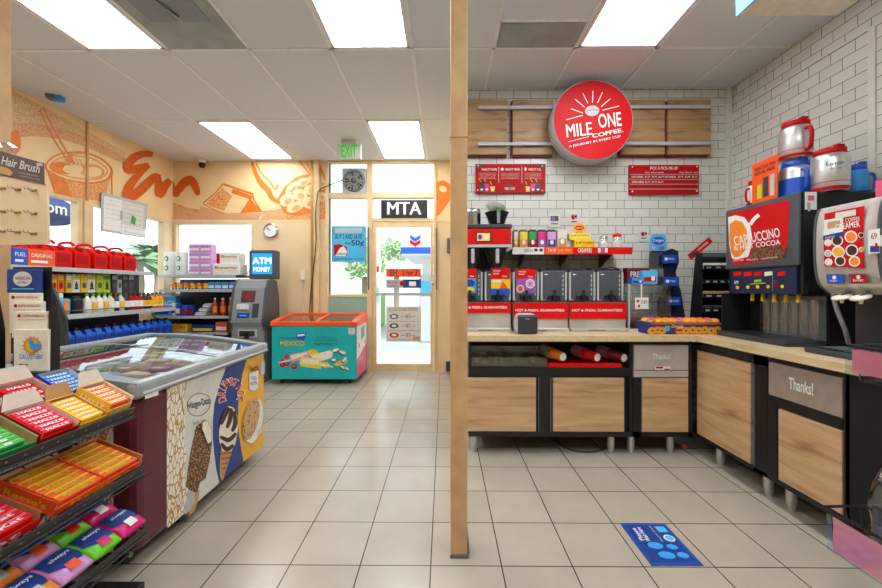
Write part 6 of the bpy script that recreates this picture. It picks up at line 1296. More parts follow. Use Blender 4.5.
def cbx(px0, px1, py0, c, c2, lb, y, dep=.09, zb=None, rot=0, tx=None, cat='box', name='creamer_box', h_=None):
    a = PY(px0, py0, y); b = PY(px1, py0, y); zb = zz if zb is None else zb; h = (a.z-zb) if h_ is None else h_; w_ = b.x-a.x; X4 = Tr((a.x+b.x)/2, y, zb) @ Rz(rot)
    t = thing(name, lb, cat, ((a.x+b.x)/2, y, zb)); MB(X4).box(-w_/2, w_/2, 0, dep, 0, h, c, .003).build('box', t)
    d = MB(X4 @ FY(0, -.0012, 0)); 
    if c2: d.rect(-w_*.4, w_*.4, h*.15, h*.5, c2).disc(w_*.2, h*.4, w_*.12, h*.2, 'white', .0006)
    if tx: d.text(tx, 0, h*.6, w_*.7, h*.35, 'white', .0006)
    d.build('print', t)
cbx(627, 650, 268, 'darkred', None, 'dark red box reading FRESH on top of the acrylic case', EY+.12, .08, tx='FRESH')
cbx(632, 644, 278, 'blue2', 'dblue', 'small blue creamer box at left on the acrylic case', EY+.01, .08)
cbx(643, 657, 270.5, 'sky', 'red', 'tilted light blue creamer box on the right of the acrylic case', EY+.01, .08, rot=-.2)
# navy wave-shaped rack
RYk = 3.16; rx = lambda px: PY(px, 300, RYk).x; rz_ = lambda py: PY(670, py, RYk).z
t = thing('creamer_rack', 'navy wave-sided creamer rack with blue bins behind the donut tray', 'rack', (rx(672), RYk+.1, zc))
prof = [(650, 252), (656, 249.5), (664, 251), (672, 248.5), (678, 251), (679, 262), (675.5, 272), (677, 280), (681, 292), (683, 305), (685, 316), (690, 324)]
xs_ = [PY(a, b, RYk+.15) for a, b in prof]; xk = lambda px: PY(px, 300, RYk+.15).x; poly = [(p.x, p.z) for p in xs_]+[(xs_[-1].x, zc), (xk(664), zc), (xk(664), rz_(268)), (xk(650), rz_(266))]
m = MB(); m.prism([(p[0], p[1]) for p in poly], 0, .012, 'navy', FY(0, RYk+.16, 0)); m.box(xk(649), xk(661.5), RYk+.13, RYk+.147, rz_(268), rz_(251), 'char2').box(rx(664), rx(688), RYk+.0, RYk+.147, zc, zc+.012, 'navy').box(rx(667), rx(680), RYk+.09, RYk+.147, zc+.012, rz_(300), 'navy').build('body', t) if True else None
for k, (p0, p1, q0_, q1_, dy) in enumerate(((662, 677.5, 255, 263, .08), (663, 679, 277, 285.5, .05), (667, 681, 297, 305, .02))):
    a = PY(p0, q0_, RYk+dy); b = PY(p1, q1_, RYk+dy)
    m = MB(); m.box(a.x, b.x, RYk+dy, RYk+dy+.005, b.z, a.z, 'blue').box(a.x, b.x, RYk+dy+.005, RYk+.147, b.z, b.z+.005, 'navy').box(a.x, a.x+.004, RYk+dy, RYk+.147, b.z, a.z, 'navy').box(b.x-.004, b.x, RYk+dy, RYk+.147, b.z, a.z, 'navy'); m.disc(-.03, 0, .014, .014, 'white', 0, FY((a.x+b.x)/2, RYk+dy-.001, (a.z+b.z)/2)).text('Delight', .015, 0, .05, .018, 'white', 0, FY((a.x+b.x)/2, RYk+dy-.001, (a.z+b.z)/2)); m.build('bin', t)
    if k:
        for j in range(4):
            p = (a.x+.02+(b.x-a.x-.04)*j/3, RYk+dy+.035, b.z+.0055); m = MB(Tr(*p)); m.lathe([(.011, 0), (.015, .05), (.017, .052)], 'white', 14); m.lathe([(.0165, .0525), (.001, .053)], 'red' if (j+k) % 3 == 0 else 'lgrey', 14, cap=False); single(m, 'creamer_cup', 'small creamer cup, %s from the left in the %s blue bin' % (ORD[j], ('', 'middle', 'lowest')[k]), 'creamer cup', p, 'creamer cups in the rack')
a = PY(658.5, 242, RYk+.12); t = thing('delight_sign', 'light blue rounded Delight sign on top of the navy creamer rack', 'sign', (a.x, RYk+.12, rz_(251)))
F = FY(a.x, RYk+.128, a.z); w_ = .068; m = MB(); m.prism([(-w_, -.075), (w_, -.075), (w_, .04), (w_*.8, .06), (0, .07), (-w_*.8, .06), (-w_, .04)], 0, .006, 'sky', F); m.build('panel', t)
MB().disc(0, .01, .055, .035, 'blue', .0065, F).text('Delight', 0, .01, .09, .032, 'white', .0072, F, .02).disc(-.035, -.05, .02, .014, 'lilac', .0066, F).disc(.03, -.05, .025, .016, 'purple', .0066, F).build('print', t)
cbx(656, 670, 293, 'blue2', 'white', 'blue creamer box leaning at the front of the navy rack', 2.96+.36*0, .06, zb=zc+.0, rot=-.15, h_=.17) if False else None
# cup and lid rack in the corner
UY = 3.08; ux = lambda px, y=UY: PY(px, 300, y).x
t = thing('lid_rack', 'black tiered rack of lids and condiments in the corner beside the cappuccino machine', 'rack', (ux(715), UY+.15, zc))
zt2 = PY(715, 252, UY).z; x0t, x1t, x0b, x1b = ux(707), ux(735), ux(700), ux(736)
m = MB()
for (xt, xb_) in ((x0t, x0b), (x1t, x1b)): m.add([(xb_, UY-.02, zc), (xb_, UY+.14, zc), (xt, UY+.14, zt2), (xt, UY+.06, zt2), (xb_+.008, UY-.02, zc), (xb_+.008, UY+.14, zc), (xt+.008, UY+.14, zt2), (xt+.008, UY+.06, zt2)], [(0, 1, 2, 3), (7, 6, 5, 4), (0, 3, 7, 4), (3, 2, 6, 7), (2, 1, 5, 6), (1, 0, 4, 5)], 'black')
m.add([(x0b, UY+.14, zc), (x1b+.008, UY+.14, zc), (x1t+.008, UY+.14, zt2), (x0t, UY+.14, zt2)], [(0, 1, 2, 3)], 'black_matte'); m.add([(x0t, UY+.05, zt2-.035), (x1t+.008, UY+.05, zt2-.035), (x1t+.008, UY+.065, zt2), (x0t, UY+.065, zt2)], [(0, 1, 2, 3)], 'char2'); m.build('frame', t)
for k in range(5):
    f = (k+.12)/5; z = zc+.015+(zt2-zc-.05)*f; xa_ = x0b+(x0t-x0b)*f+.008; xb_ = x1b+(x1t-x1b)*f; y_ = UY-.02+.07*f
    m = MB(); m.box(xa_, xb_, y_, UY+.138, z, z+.006, 'black').box(xa_, xb_, y_-.006, y_, z-.004, z+.032, 'black', .002)
    for j in range(3+k % 2): w_ = (xb_-xa_)/(3+k % 2); m.rect(-w_*.25, w_*.25, -.006, .006, 'lgrey', 0, FY(xa_+w_*(j+.5), y_-.0072, z+.014))
    m.build('tier', t)
    if k in (1, 2, 4):
        for j in range(3):
            w_ = (xb_-xa_)/3; p = (xa_+w_*(j+.5), y_+.035, z+.0065); c = {1: 'char2', 2: 'tan', 4: 'white'}[k]; m = MB(Tr(*p)); m.box(-w_*.4, w_*.4, -.03, .035, 0, .045, c, .004)
            single(m, 'lid_box', '%s box, %s from the left on the %s tier of the lid rack' % ({'char2': 'dark grey', 'tan': 'tan', 'white': 'white'}[c], ORD[j], {1: 'second', 2: 'middle', 4: 'top'}[k]), 'box', p, 'boxes in the lid rack')
# donut tray
dx0, dx1 = PY(648, 330, 2.80).x, PY(722, 330, 2.80).x
t = thing('donut_tray', 'blue and orange printed cardboard tray of donuts on the counter corner', 'donut tray', ((dx0+dx1)/2, 2.92, zc))
Y0, Y1 = 2.79, 2.94; zr_ = zc+.085; fl = .022
m = MB(); m.box(dx0, dx1, Y0, Y1, zc, zc+.004, 'dblue')
m.add([(dx0, Y0, zc), (dx1, Y0, zc), (dx1+fl, Y0-fl, zr_), (dx0-.0, Y0-fl, zr_), (dx0, Y0+.004, zc), (dx1, Y0+.004, zc), (dx1+fl, Y0-fl+.004, zr_), (dx0, Y0-fl+.004, zr_)], [(0, 1, 2, 3), (7, 6, 5, 4), (3, 2, 6, 7), (0, 3, 7, 4), (1, 5, 6, 2)], 'dblue')
m.add([(dx0, Y1, zc), (dx1, Y1, zc), (dx1+fl, Y1+fl, zr_), (dx0, Y1+fl, zr_)], [(0, 1, 2, 3)], 'orange2'); m.add([(dx0, Y0, zc), (dx0, Y1, zc), (dx0, Y1+fl, zr_), (dx0-.0, Y0-fl, zr_)], [(0, 1, 2, 3)], 'dblue'); m.add([(dx1, Y0, zc), (dx1, Y1, zc), (dx1+fl, Y1+fl, zr_), (dx1+fl, Y0-fl, zr_)], [(0, 1, 2, 3)], 'dblue'); m.build('tray', t)
d = MB(); A_ = Vector((dx0, Y0, zc)); U_ = Vector((dx1-dx0, 0, 0)).normalized(); V_ = (Vector((dx0, Y0-fl, zr_))-A_).normalized(); N_ = U_.cross(V_)
F = Matrix(((U_.x, V_.x, N_.x, A_.x+N_.x*.001), (U_.y, V_.y, N_.y, A_.y+N_.y*.001), (U_.z, V_.z, N_.z, A_.z+N_.z*.001), (0, 0, 0, 1))); Wt = dx1-dx0; Ht = .088
for i, cx_ in enumerate((.04, .11, .17, .41, .49, .58, .66, .74, .83, .91)): d.disc(Wt*cx_, Ht*(.3+.06*(i % 2)), .034, .03, 'orange2', 0, F).disc(Wt*cx_, Ht*(.32+.06*(i % 2)), .026, .022, 'gold', .0006, F).disc(Wt*cx_, Ht*(.32+.06*(i % 2)), .008, .007, 'brown', .0012, F)
d.rect(0, Wt, Ht*.86, Ht*1.0, 'orange', .001, F).rect(Wt*.2, Wt*.27, Ht*.3, Ht*.75, 'sky', .0016, F).text('Donuts', Wt*.37, Ht*.72, Wt*.16, Ht*.26, 'white', .002, F, .03).rect(Wt*.29, Wt*.44, Ht*.28, Ht*.44, 'red', .0018, F); d.build('print', t)
for i in range(10):
    for j in range(2):
        p = (dx0+.04+.058*i*(Wt-.05)/(.058*9+.03)*1.0, Y0+.05+j*.11, zc+.06); p = (dx0+.035+(Wt-.07)*i/9, Y0+.04+j*.075, zc+.0045+.077)
        m = MB(Tr(*p) @ Rx(.25)); c = 'orange2' if (i*3+j) % 4 else 'pink'
        m.lathe([(.010, .012), (.016, .002), (.026, .002), (.031, .013), (.025, .024), (.016, .024), (.010, .014)], 'tan' if c == 'pink' else 'gold', 18, cap=False); m.lathe([(.013, .0245), (.02, .0275), (.027, .021)], c, 18, cap=False)
        single(m, 'donut', '%s glazed donut, %s from the left in the %s row of the tray' % ('orange' if c == 'orange2' else 'pink', ORD[i], ('front', 'back')[j]), 'donut', p, 'donuts in the printed tray')
MB().box(dx0+.01, dx1-.01, Y0+.01, Y1-.01, zc+.004, zc+.080, 'cardw').build('insert', t)

# ---- cappuccino machine
MX = 2.02; my = lambda px, py=240: PX(px, py, MX).y
yF_, yN_ = my(727), my(800.5); zM1 = PX(800, 191.5, MX).z; zM0 = PX(760, 294, MX).z
t = thing('cappuccino_machine', 'tall dark cappuccino machine with lit red picture panel against the right tiled wall', 'drink machine', (2.27, (yF_+yN_)/2, zc))
MB().box(MX+.012, XR-.06, yN_, yF_, zM0, zM1, 'black', .006).box(MX+.16, XR-.06, yN_, yF_, zc, zM0+.001, 'black').box(MX-.04, MX+.16, yF_-.012, yF_, zc, zM0+.001, 'black').build('body', t)
bz = MB()
zP0 = PX(760, 268, MX).z
bz.box(MX-.012, MX+.012, yN_, yF_, zP0, zM1, 'char2', .012); bz.build('bezel', t)
XG = MX-.0135; XG2 = XG-.0008; XG3 = XG-.0016
g = MB(); g.pp([(728.5, 213.5), (788.5, 199.8), (789.5, 203), (788, 240), (786, 253), (782, 258.5), (736, 265), (731.5, 262), (729.5, 250)], 'x', XG, 'sign_red')
kk = lambda x, y: (710+x/5.11, 180+y/5.11)
g.pp([kk(92, 190), kk(130, 180), kk(175, 190), kk(205, 230), kk(215, 290), kk(208, 350), kk(195, 392), kk(130, 408), kk(112, 400), kk(98, 330)], 'x', XG2, 'white')
g.pp([kk(100, 225), kk(130, 205), kk(165, 215), kk(188, 255), kk(192, 310), kk(180, 360), kk(150, 392), kk(125, 395), kk(108, 370), kk(98, 300)], 'x', XG3, 'orange2')
g.prib([kk(205, 228), kk(225, 200), kk(250, 178)], 3.6, 'x', XG3, 'white')
g.pp([kk(215, 345), kk(260, 335), kk(330, 330), kk(390, 345), kk(385, 385), kk(370, 405), kk(200, 408), kk(208, 380)], 'x', XG3, 'beans')
g.ptext('CAPPUCCINO', *kk(120, 265), *kk(358, 315), 'x', XG3-.0008, 'white', .03, -.2); g.ptext('& HOT COCOA', *kk(120, 318), *kk(360, 345), 'x', XG3-.0008, 'white', .03, -.13)
g.ptext('French Vanilla', *kk(118, 405), *kk(170, 415), 'x', XG3-.0008, 'white', 0, -.12).ptext('Mocha', *kk(188, 400), *kk(245, 410), 'x', XG3-.0008, 'white', 0, -.12).ptext('Hot Chocolate', *kk(265, 392), *kk(345, 402), 'x', XG3-.0008, 'white', 0, -.12)
g.build('picture_panel', t)
b_ = MB(); b_.box(MX-.004, MX+.012, my(797), my(731), zM0, zP0-.004, 'navy', .004); bpn = b_.build('button_panel', t)
d = MB(); XB = MX-.0055
for x in (140, 193, 245, 298, 365): d.pp([kk(x-20, 470), kk(x+20, 466), kk(x+20, 486), kk(x-20, 492)], 'x', XB, 'red2' if x != 298 else 'cream'); 
for x, y in ((140, 549), (193, 547), (243, 546), (297, 545), (369, 544)): d.pell(*kk(x, y), 1.7, 1.8, 'x', XB, 'yellow')
d.pp([kk(225, 510), kk(262, 507), kk(262, 520), kk(225, 523)], 'x', XB, 'lime').pp([kk(205, 530), kk(285, 524), kk(285, 528), kk(205, 534)], 'x', XB, 'gold').ptext('HOT', *kk(328, 512), *kk(345, 550), 'x', XB, 'red', 0).ptext('am', *kk(124, 515), *kk(145, 530), 'x', XB, 'white')
d.pp([kk(318, 470), kk(321, 470), kk(321, 565), kk(318, 566)], 'x', XB, 'grey'); d.build('buttons', bpn)
for x in (752.5, 763, 774.5, 786, 798.5):
    p = PX(x, 296, MX+.05); MB().lathe([(.010, 0), (.010, -.03), (.013, -.032), (.011, -.048)], 'yellow', 14, Tr(p.x, p.y, zM0)).build('nozzle', t)
m = MB(); ya2, yb2 = yN_+.01, my(745, 300)
for i in range(7):
    y = ya2+(yb2-ya2)*i/6; m.box(MX+.10, MX+.155, y-.004, y+.004, zc+.035, zM0-.03, 'acrylic', .002)
m.box(MX+.15, MX+.157, ya2, yb2, zc+.035, zM0-.01, 'grey').box(MX+.10, MX+.155, ya2, yb2, zc+.03, zc+.034, 'grey'); m.build('splash_panel', t)
for i in range(6):
    y = ya2+(yb2-ya2)*(i+.5)/6; MB().lathe([(.03, zc+.04), (.034, zM0-.06), (.03, zM0-.03)], 'acrylic', 14, Tr(MX+.125, y, 0), cap=False).build('guard_tube', t)
MB().box(MX-.085, MX+.155, yN_+.005, yF_-.01, zc, zc+.035, 'char', .008).box(MX-.07, MX+.09, yN_+.02, yF_-.03, zc+.035, zc+.037, 'black').build('drip_tray', t)
MB().box(MX+.013, XR-.065, yN_-.004, yN_, zM0+.01, zM1-.01, 'black_matte').build('side_cover', t)
for z in (zM1-.09, zM0+.03): MB().box(MX+.03, MX+.045, yN_-.012, yN_-.004, z-.025, z+.025, 'chrome').build('hinge', t)
# ---- coffee creamer dispenser
DX = 1.955; dy_ = lambda px, py=240: PX(px, py, DX).y
yd1, yd0 = dy_(817), dy_(879); 
t = thing('creamer_dispenser', 'silver curved-front coffee creamer dispenser nearest the camera on the right counter', 'drink machine', (2.2, (yd1+yd0)/2, zc))
zD1_ = PX(874, 196, DX).z; zD0_ = PX(830, 294, DX).z
MB().box(DX+.06, XR-.06, yd0, yd1, zD0_+.02, zD1_, 'char', .02).box(DX+.2, XR-.06, yd0, yd1, zc, zD0_+.03, 'char').build('body', t)
zz = zD0_; curve = [(DX+.055, zD1_-.0), (DX+.02, zD1_-.01), (DX+.0, zD1_-.08), (DX-.005, (zD1_+zz)/2+.03), (DX+.0, zz+.13), (DX+.02, zz+.05), (DX+.07, zz)]
cv = smooth([(a, b, 0) for a, b in curve], 5); cv = [(p.x, p.y) for p in cv]
m = MB(); A4 = Matrix(((1, 0, 0, 0), (0, 0, 1, 0), (0, 1, 0, 0), (0, 0, 0, 1)))
m.prism(cv+[(DX+.10, zz), (DX+.10, zD1_)], yd0, yd1, 'steel', A4, False); m.build('front', t)
b_ = MB(); b_.prism([(a-.004, b) for a, b in cv]+[(DX+.09, zz+.01), (DX+.09, zD1_)], yd1, yd1+.012, 'char2', A4); b_.prism([(a-.004, b) for a, b in cv]+[(DX+.09, zz+.01), (DX+.09, zD1_)], yd0-.012, yd0, 'char2', A4); b_.build('edge_band', t)
XG = DX-.0075; g = MB(); kj = lambda x, y: (710+x/5.11, 180+y/5.11)
g.pp([kj(585, 172), kj(790, 132), kj(785, 200), kj(783, 320), kj(790, 450), kj(585, 440), kj(580, 330)], 'x', XG, 'sign_red')
for x, y, r, c in ((720, 290, 33, 'orange2'), (772, 282, 15, 'choc'), (650, 310, 30, 'choc'), (603, 320, 19, 'cream'), (655, 368, 33, 'gold'), (725, 360, 33, 'choc'), (774, 355, 14, 'orange2'), (603, 375, 19, 'lgrey'), (738, 416, 29, 'orange2'), (665, 414, 28, 'choc'), (606, 420, 20, 'cream')):
    g.pell(*kj(x, y), r/5.11, r*.95/5.11, 'x', XG-.0008, 'white').pell(*kj(x, y), r*.78/5.11, r*.74/5.11, 'x', XG-.0016, c)
g.ptext('COFFEE', *kj(690, 192), *kj(765, 212), 'x', XG-.001, 'white', 0, -.15).ptext('CREAMER', *kj(640, 218), *kj(765, 248), 'x', XG-.001, 'white', .04, -.15).pp([kj(640, 168), kj(745, 150), kj(745, 180), kj(640, 200)], 'x', XG-.001, 'offwhite')
g.build('picture_panel', t)
s_ = MB(); s_.pp([kj(585, 205), kj(680, 190), kj(680, 285), kj(576, 305)], 'x', XG-.0028, 'white').pp([kj(578, 285), kj(680, 263), kj(680, 285), kj(576, 305)], 'x', XG-.0034, 'dblue').pp([kj(600, 215), kj(665, 205), kj(665, 240), kj(600, 250)], 'x', XG-.0034, 'tan').ptext('NEW', *kj(590, 288), *kj(640, 296), 'x', XG-.004, 'white', 0, -.2); s_.build('flyer', t)
d = MB(); d.pp([kj(592, 482), kj(688, 482), kj(690, 530), kj(600, 530)], 'x', DX-.003, 'dgrey').pp([kj(704, 480), kj(800, 478), kj(812, 528), kj(712, 530)], 'x', DX-.003, 'dgrey')
d.pp([kj(598, 486), kj(680, 486), kj(682, 526), kj(604, 526)], 'x', DX-.006, 'blue').pp([kj(716, 484), kj(794, 482), kj(804, 524), kj(722, 526)], 'x', DX-.006, 'red').pell(*kj(635, 498), 2, 2, 'x', DX-.007, 'white').pell(*kj(758, 496), 2, 2, 'x', DX-.007, 'cream').ptext('HALF', *kj(612, 510), *kj(650, 520), 'x', DX-.007, 'white').ptext('SWEET', *kj(730, 508), *kj(785, 518), 'x', DX-.007, 'white'); d.build('selector_buttons', t)
for px in (842, 861):
    p = PX(px, 297, DX+.02); MB().lathe([(.035, 0), (.04, .006), (.035, .012), (.02, .014)], 'cream', 20, Tr(p.x+.0, p.y, zz-.02) @ Ry(-.35)).tube([(p.x, p.y, zz-.018), (p.x+.03, p.y, zz+.012)], .012, 'dgrey', 10).lathe([(.007, -.045), (.009, -.02)], 'cream', 10, Tr(p.x, p.y, zz)).build('dispense_lever', t)
p0 = PX(833, 300, DX+.08); MB().tube(smooth([(DX+.08, p0.y, zz+.0), (DX+.07, p0.y-.03, zz-.08), (DX+.09, p0.y-.05, zz-.18), (DX+.13, p0.y-.03, zc+.05)], 6), .010, 'grey', 8).build('hose', t)
MB().box(DX-.06, DX+.20, yd0, yd1+.01, zc, zc+.028, 'char', .006).box(DX-.04, DX+.15, yd0+.02, yd1-.01, zc+.028, zc+.032, 'black').build('drip_tray', t)
m = MB(); 
for i in range(8): m.tube([(DX-.04, yd0+.02+i*.03, zc+.036), (DX+.15, yd0+.02+i*.03, zc+.036)], .002, 'grey', 4)
m.build('grate', t)

# ---- mugs on top of the machine
def mug(px, Y, r, h, zb, c, lidc, band, lb, handle=None, side=1, lidh=.03):
    p = PY(px, 200, Y); t = thing('insulated_mug', lb, 'mug', (p.x, Y, zb), 'large insulated mugs on the cappuccino machine'); X4 = Tr(p.x, Y, zb)
    MB().lathe([(r*.92, 0), (r, .012), (r, h*.74), (r*.9, h*.84), (r*.8, h*.86)], c, 32, X4).build('body', t)
    MB().lathe([(r*.8, h*.855), (r*.84, h*.87), (r*.82, h*.87+lidh), (r*.5, h*.87+lidh*1.2)], lidc, 28, X4).build('lid', t); MB().box(-.02, .02, -r*.8, -r*.4, h*.87+lidh, h*.87+lidh*1.5, lidc, .005, X4).build('spout', t.children[-1] if False else bpy.data.objects[[o.name for o in COL.objects][-1]])
    MB().lathe([(r*1.01, .004), (r*1.02, .02), (r*1.02, h*.1)], lidc if band is None else band, 32, X4, cap=False).lathe([(r*1.004, h*.2), (r*1.004, h*.215)], lidc, 32, X4, cap=False).build('base_band', t)
    if handle:
        a = handle; dx_, dy__ = math.cos(a), math.sin(a); pts = [(dx_*rr, dy__*rr, hh*h) for rr, hh in ((r*.98, .72), (r*1.35, .70), (r*1.5, .5), (r*1.38, .2), (r*.98, .16))]
        MB().tube(smooth(pts, 6), r*.13, lidc, 10, X4).build('handle', t)
    return t, X4
zt_ = zM1+.0005
H2 = .225
t, X4 = mug(795.5, 2.39, .082, H2, zt_, 'silver', 'blue', 'blue', 'silver and blue insulated mug with a blue lid, supporting the silver one', -1.9)
MB().lathe([(.0828, .02), (.0828, H2*.52)], 'blue', 32, X4, cap=False).build('blue_wrap', t)
t, X4 = mug(795.5, 2.39, .082, .23, zt_+H2*.87+.03*1.5+.001, 'silver', 'red', 'red', 'silver insulated mug with red lid and handle, stacked on the blue one', -1.7)
t, X4 = mug(830, 2.235, .084, .25, zt_, 'silver', 'red', 'red', 'silver insulated mug with red lid and base, right of the stacked pair', 1.2)
MB().text('Lotto', 0, .15, .07, .02, 'char', 0, X4 @ Rz(-.55) @ FY(0, -.0852, 0)).text('refill mug', 0, .12, .05, .01, 'char', 0, X4 @ Rz(-.55) @ FY(0, -.0852, 0)).build('lettering', t)
t, X4 = mug(857, 2.3, .05, .17, zt_, 'blue2', 'blue', 'blue', 'clear blue handled jug at the right end behind the silver mug', -.5)
t, X4 = mug(756, 2.60, .052, .16, zt_, 'white', 'red', 'red', 'white mug with a red handle at the far left end behind the orange flyer', 3.3)
XO = MX+.02; t = thing('refill_flyer', 'orange flyer with black bottles standing on the cappuccino machine', 'flyer', (XO, my(764), zM1))
a = [PX(*p_, XO) for p_ in ((752, 202), (777, 197), (778, 153.5), (752, 165))]; a[0].z = a[1].z = zt_
MB().add(a+[v+Vector((.004, 0, 0)) for v in a], [(0, 1, 2, 3), (7, 6, 5, 4), (0, 4, 5, 1), (3, 2, 6, 7), (1, 5, 6, 2), (0, 3, 7, 4)], 'orange').build('sheet', t)
MB().ptext('BRING YOUR OWN', 754, 164.5, 776, 168, 'x', XO-.001, 'black', .03, -.38).ptext('REFUEL HERE', 754, 169.5, 776, 172.5, 'x', XO-.001, 'black', .04, -.38).pp([(757, 186), (761.5, 184), (761.5, 198), (757, 199)], 'x', XO-.001, 'lime2').pp([(763, 178), (768, 176), (768, 196), (763, 197.5)], 'x', XO-.001, 'char').pp([(770, 175), (774.5, 173), (774.5, 195), (770, 196)], 'x', XO-.001, 'lgrey').build('print', t)
a = PX(801, 187, MX-.014); b = PX(806, 208, MX-.014); t = thing('paper_tag', 'small white paper tag taped to the near top edge of the cappuccino machine', 'tag', (a.x, a.y, b.z)); MB().box(MX+.02, MX+.085, yN_-.007, yN_-.005, b.z, zM1-.005, 'white').box(MX+.035, MX+.07, yN_-.0075, yN_-.007, b.z+.05, b.z+.08, 'pink').build('tag', t)

# ---- foreground wire rack at right
RX = 1.45
t = thing('snack_rack', 'black wire display rack with pink price strips at the right edge of the picture', 'rack', (1.7, 1.2, 0))
def basket(zf, h, yfar, ynear, X0, X1):
    m = MB(); r = .006
    m.tube([(X0, ynear, zf), (X0, yfar, zf), (X1, yfar, zf+.01), (X1, ynear, zf+.01)], r, 'black', 8)
    m.tube([(X0+.02, ynear, zf-h), (X0+.02, yfar-.02, zf-h), (X1, yfar-.02, zf-h), (X1, ynear, zf-h)], r*.7, 'black', 6)
    for i in range(12): y = ynear+(yfar-.02-ynear)*i/11; m.tube([(X0+.02, y, zf-h), (X1, y, zf-h)], .0025, 'black', 5)
    for i in range(8): x = X0+.02+(X1-X0-.02)*i/7; m.tube([(x, yfar, zf+.004), (x, yfar-.02, zf-h)], .0025, 'black', 5)
    m.build('basket', t)
basket(.365, .15, 1.475, .75, RX, RX+.42); basket(.995, .12, 1.36, .75, RX-.03, RX+.39)
def strip_(X_, yf, z0, z1, ysp):
    m = MB(); m.box(X_-.004, X_-.001, .8, yf, z0, z1, 'pinkstrip'); m.box(X_-.005, X_-.004, .8, ysp, z0, z1, 'white'); m.box(X_-.0075, X_-.0065, .78, yf+.02, z0-.012, z1+.006, 'acrylic'); m.build('price_strip', t)
    MB().disc(0, .02, .012, .012, 'dgrey', 0, FXm(X_-.008, ysp-.03, (z0+z1)/2)).text('SNACKS', 0, -.015, .03, .008, 'dgrey', 0, FXm(X_-.008, ysp-.03, (z0+z1)/2)).build('print', t)
strip_(RX, 1.44, .225, .345, 1.27); strip_(RX-.03, 1.345, .905, .985, 1.12)
for y in (.8, 1.3): MB().tube([(RX+.40, y, .02), (RX+.40, y, 1.55)], .012, 'black', 8).build('upright', t)
MB().box(RX-.0, RX+.45, .77, .80, 0, .03, 'black').box(RX-.0, RX+.45, 1.29, 1.32, 0, .03, 'black').build('foot', t)
p = (1.62, 1.36, .2215); t = thing('snack_bag', 'clear snack bag with yellow and red label in the lower wire basket at right', 'snack bag', p)
bm = bmesh.new(); bmesh.ops.create_cube(bm, size=1); bmesh.ops.subdivide_edges(bm, edges=bm.edges[:], cuts=4, use_grid_fill=True)
for v in bm.verts:
    f = 1-abs(v.co.z*2)**3*.75; v.co = Vector((p[0]+v.co.x*.16*(1+.1*math.sin(v.co.z*20)), p[1]+v.co.y*.09*f, p[2]+.17+v.co.z*.34))
bm.verts.index_update(); MB().add([v.co[:] for v in bm.verts], [tuple(v.index for v in f.verts) for f in bm.faces], 'bag_clear', True).build('bag', t); bm.free()
MB().lathe([(.001, 0), (.055, .02), (.06, .16), (.03, .2), (.001, .2)], 'brown', 16, Tr(p[0], p[1], p[2]+.02) @ Matrix.Diagonal((1, .55, 1, 1))).build('filling', t)
MB().disc(0, .18, .055, .04, 'yellow', .0, FY(p[0]-.02, p[1]-.052, p[2])).disc(0, .2, .04, .018, 'red', .001, FY(p[0]-.02, p[1]-.052, p[2])).build('label', t)
# tag and pink card near the right edge
t = thing('price_card', 'pink price card near the top right beside the mugs', 'card', PX(880, 190, 2.1)); a = PX(875.5, 181, 2.05); b = PX(890, 204, 2.05); MB().box(2.05, 2.056, b.y, a.y, b.z, a.z, 'pink').build('card', t)
MB().box(2.056, 2.062, b.y-.01, b.y+.01, zD1_, a.z, 'dgrey').build('stem', t)
t = thing('paper_note', 'white paper note with red and blue print at the right edge of the creamer dispenser', 'note', PX(876, 250, DX-.02)); a = PX(868.5, 230, DX-.016); b = PX(880, 253, DX-.016); MB().box(DX-.017, DX-.0165, b.y, a.y, b.z, a.z, 'white').box(DX-.0165, DX-.004, b.y, b.y+.01, b.z+.03, a.z-.03, 'white').build('sheet', t)
MB().pp([(870, 246), (879.5, 246), (879.5, 252), (870, 252)], 'x', DX-.018, 'dblue').ptext('69', 871, 233, 877, 239, 'x', DX-.018, 'red', .02).pp([(875, 243), (877.5, 243), (877.5, 249), (875, 249)], 'x', DX-.0185, 'red').build('print', t)

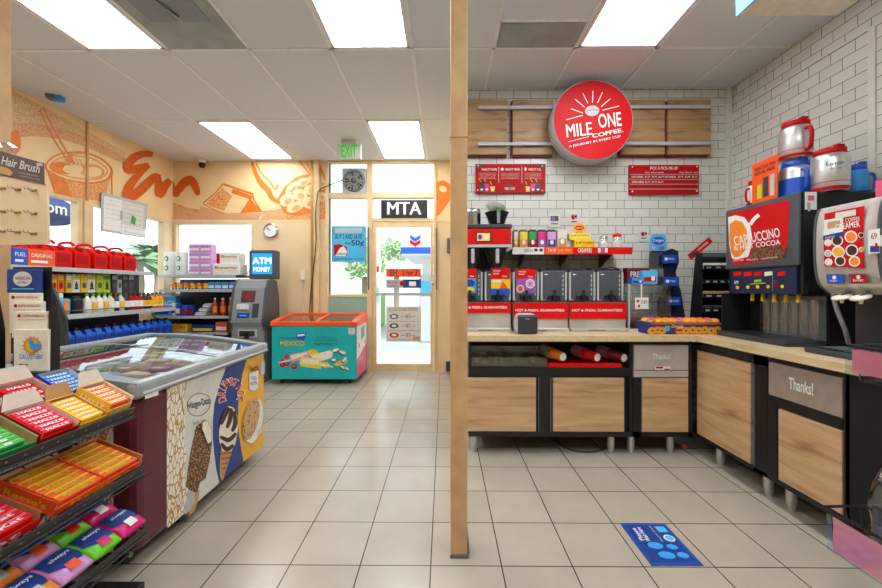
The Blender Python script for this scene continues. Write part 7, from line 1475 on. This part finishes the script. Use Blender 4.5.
# ---- hanging light box sign, upper right
zH = 2.60; a = PZ(737, 17, zH); b = PZ(830.5, 20.5, zH)
t = thing('hanging_sign', 'beige box sign with a blue side panel hanging at the top right', 'sign', ((a.x+b.x)/2, 1.7, CH))
MB().box(a.x, b.x, 1.25, a.y, zH, 2.88, 'cream', .01).build('box', t); MB().box(a.x-.006, a.x, 1.25, a.y, zH+.0, 2.88, 'blue2').build('side_panel', t)
MB().text('ICE COLD DRINKS', 0, 0, .6, .10, 'white', 0, FXm(a.x-.0075, 1.62, zH+.13)).build('lettering', t)
for y in (1.4, 1.85): MB().tube([((a.x+b.x)/2, y, 2.88), ((a.x+b.x)/2, y, CH-.006)], .006, 'lgrey', 6).build('hanger', t)

# ---- floor decal
Yd0, Yd1 = PZ(670, 566, 0).y, PZ(640, 523.5, 0).y; a = PZ(621, 523.5, 0); b = PZ(665, 523.5, 0); c2_ = PZ(703, 566, 0); d2_ = PZ(650, 566, 0); x0 = (a.x+d2_.x)/2; x1 = (b.x+c2_.x)/2
t = thing('floor_decal', 'blue social distancing floor decal with footprints on the beige tiles', 'decal', ((x0+x1)/2, (Yd0+Yd1)/2, 0)); cx_, cy_3 = (x0+x1)/2, (Yd0+Yd1)/2; hx, hy = (x1-x0)/2, (Yd1-Yd0)/2
MB().box(x0, x1, Yd0, Yd1, 0, .0015, 'dblue').build('sheet', t); F = FZ(cx_, cy_3, 0); d = MB()
for q_ in (.93,):
    for r4 in ((-hx*q_, hx*q_, -hy*q_, -hy*q_+.006), (-hx*q_, hx*q_, hy*q_-.006, hy*q_), (-hx*q_, -hx*q_+.006, -hy*q_, hy*q_), (hx*q_-.006, hx*q_, -hy*q_, hy*q_)): d.rect(*r4, 'blue', .002, F)
for x, y, rx_, ry_ in ((-.22, -.13, .3, .16), (.42, -.19, .22, .12), (-.08, -.56, .32, .16), (.56, -.56, .22, .13)): d.disc(x*hx, y*hy, rx_*hx, ry_*hy, 'blue2', .002, F)
d.text('Please', -.58*hx, .42*hy, .62*hy, .2*hx, 'white', .002, F, .03, -PI/2 if False else PI/2); d.text('Wait Here', -.34*hx, .42*hy, .7*hy, .2*hx, 'white', .002, F, .03, PI/2)
d.text('Keep your distance', .22*hx, .45*hy, .8*hy, .1*hx, 'white', .002, F, .0, PI/2); d.rect(.42*hx, .82*hx, .52*hy, .82*hy, 'sky', .002, F).disc(.62*hx, .22*hy, .22*hx, .17*hy, 'white', .002, F).disc(.62*hx, .22*hy, .17*hx, .13*hy, 'sky', .0026, F)
d.build('print', t)
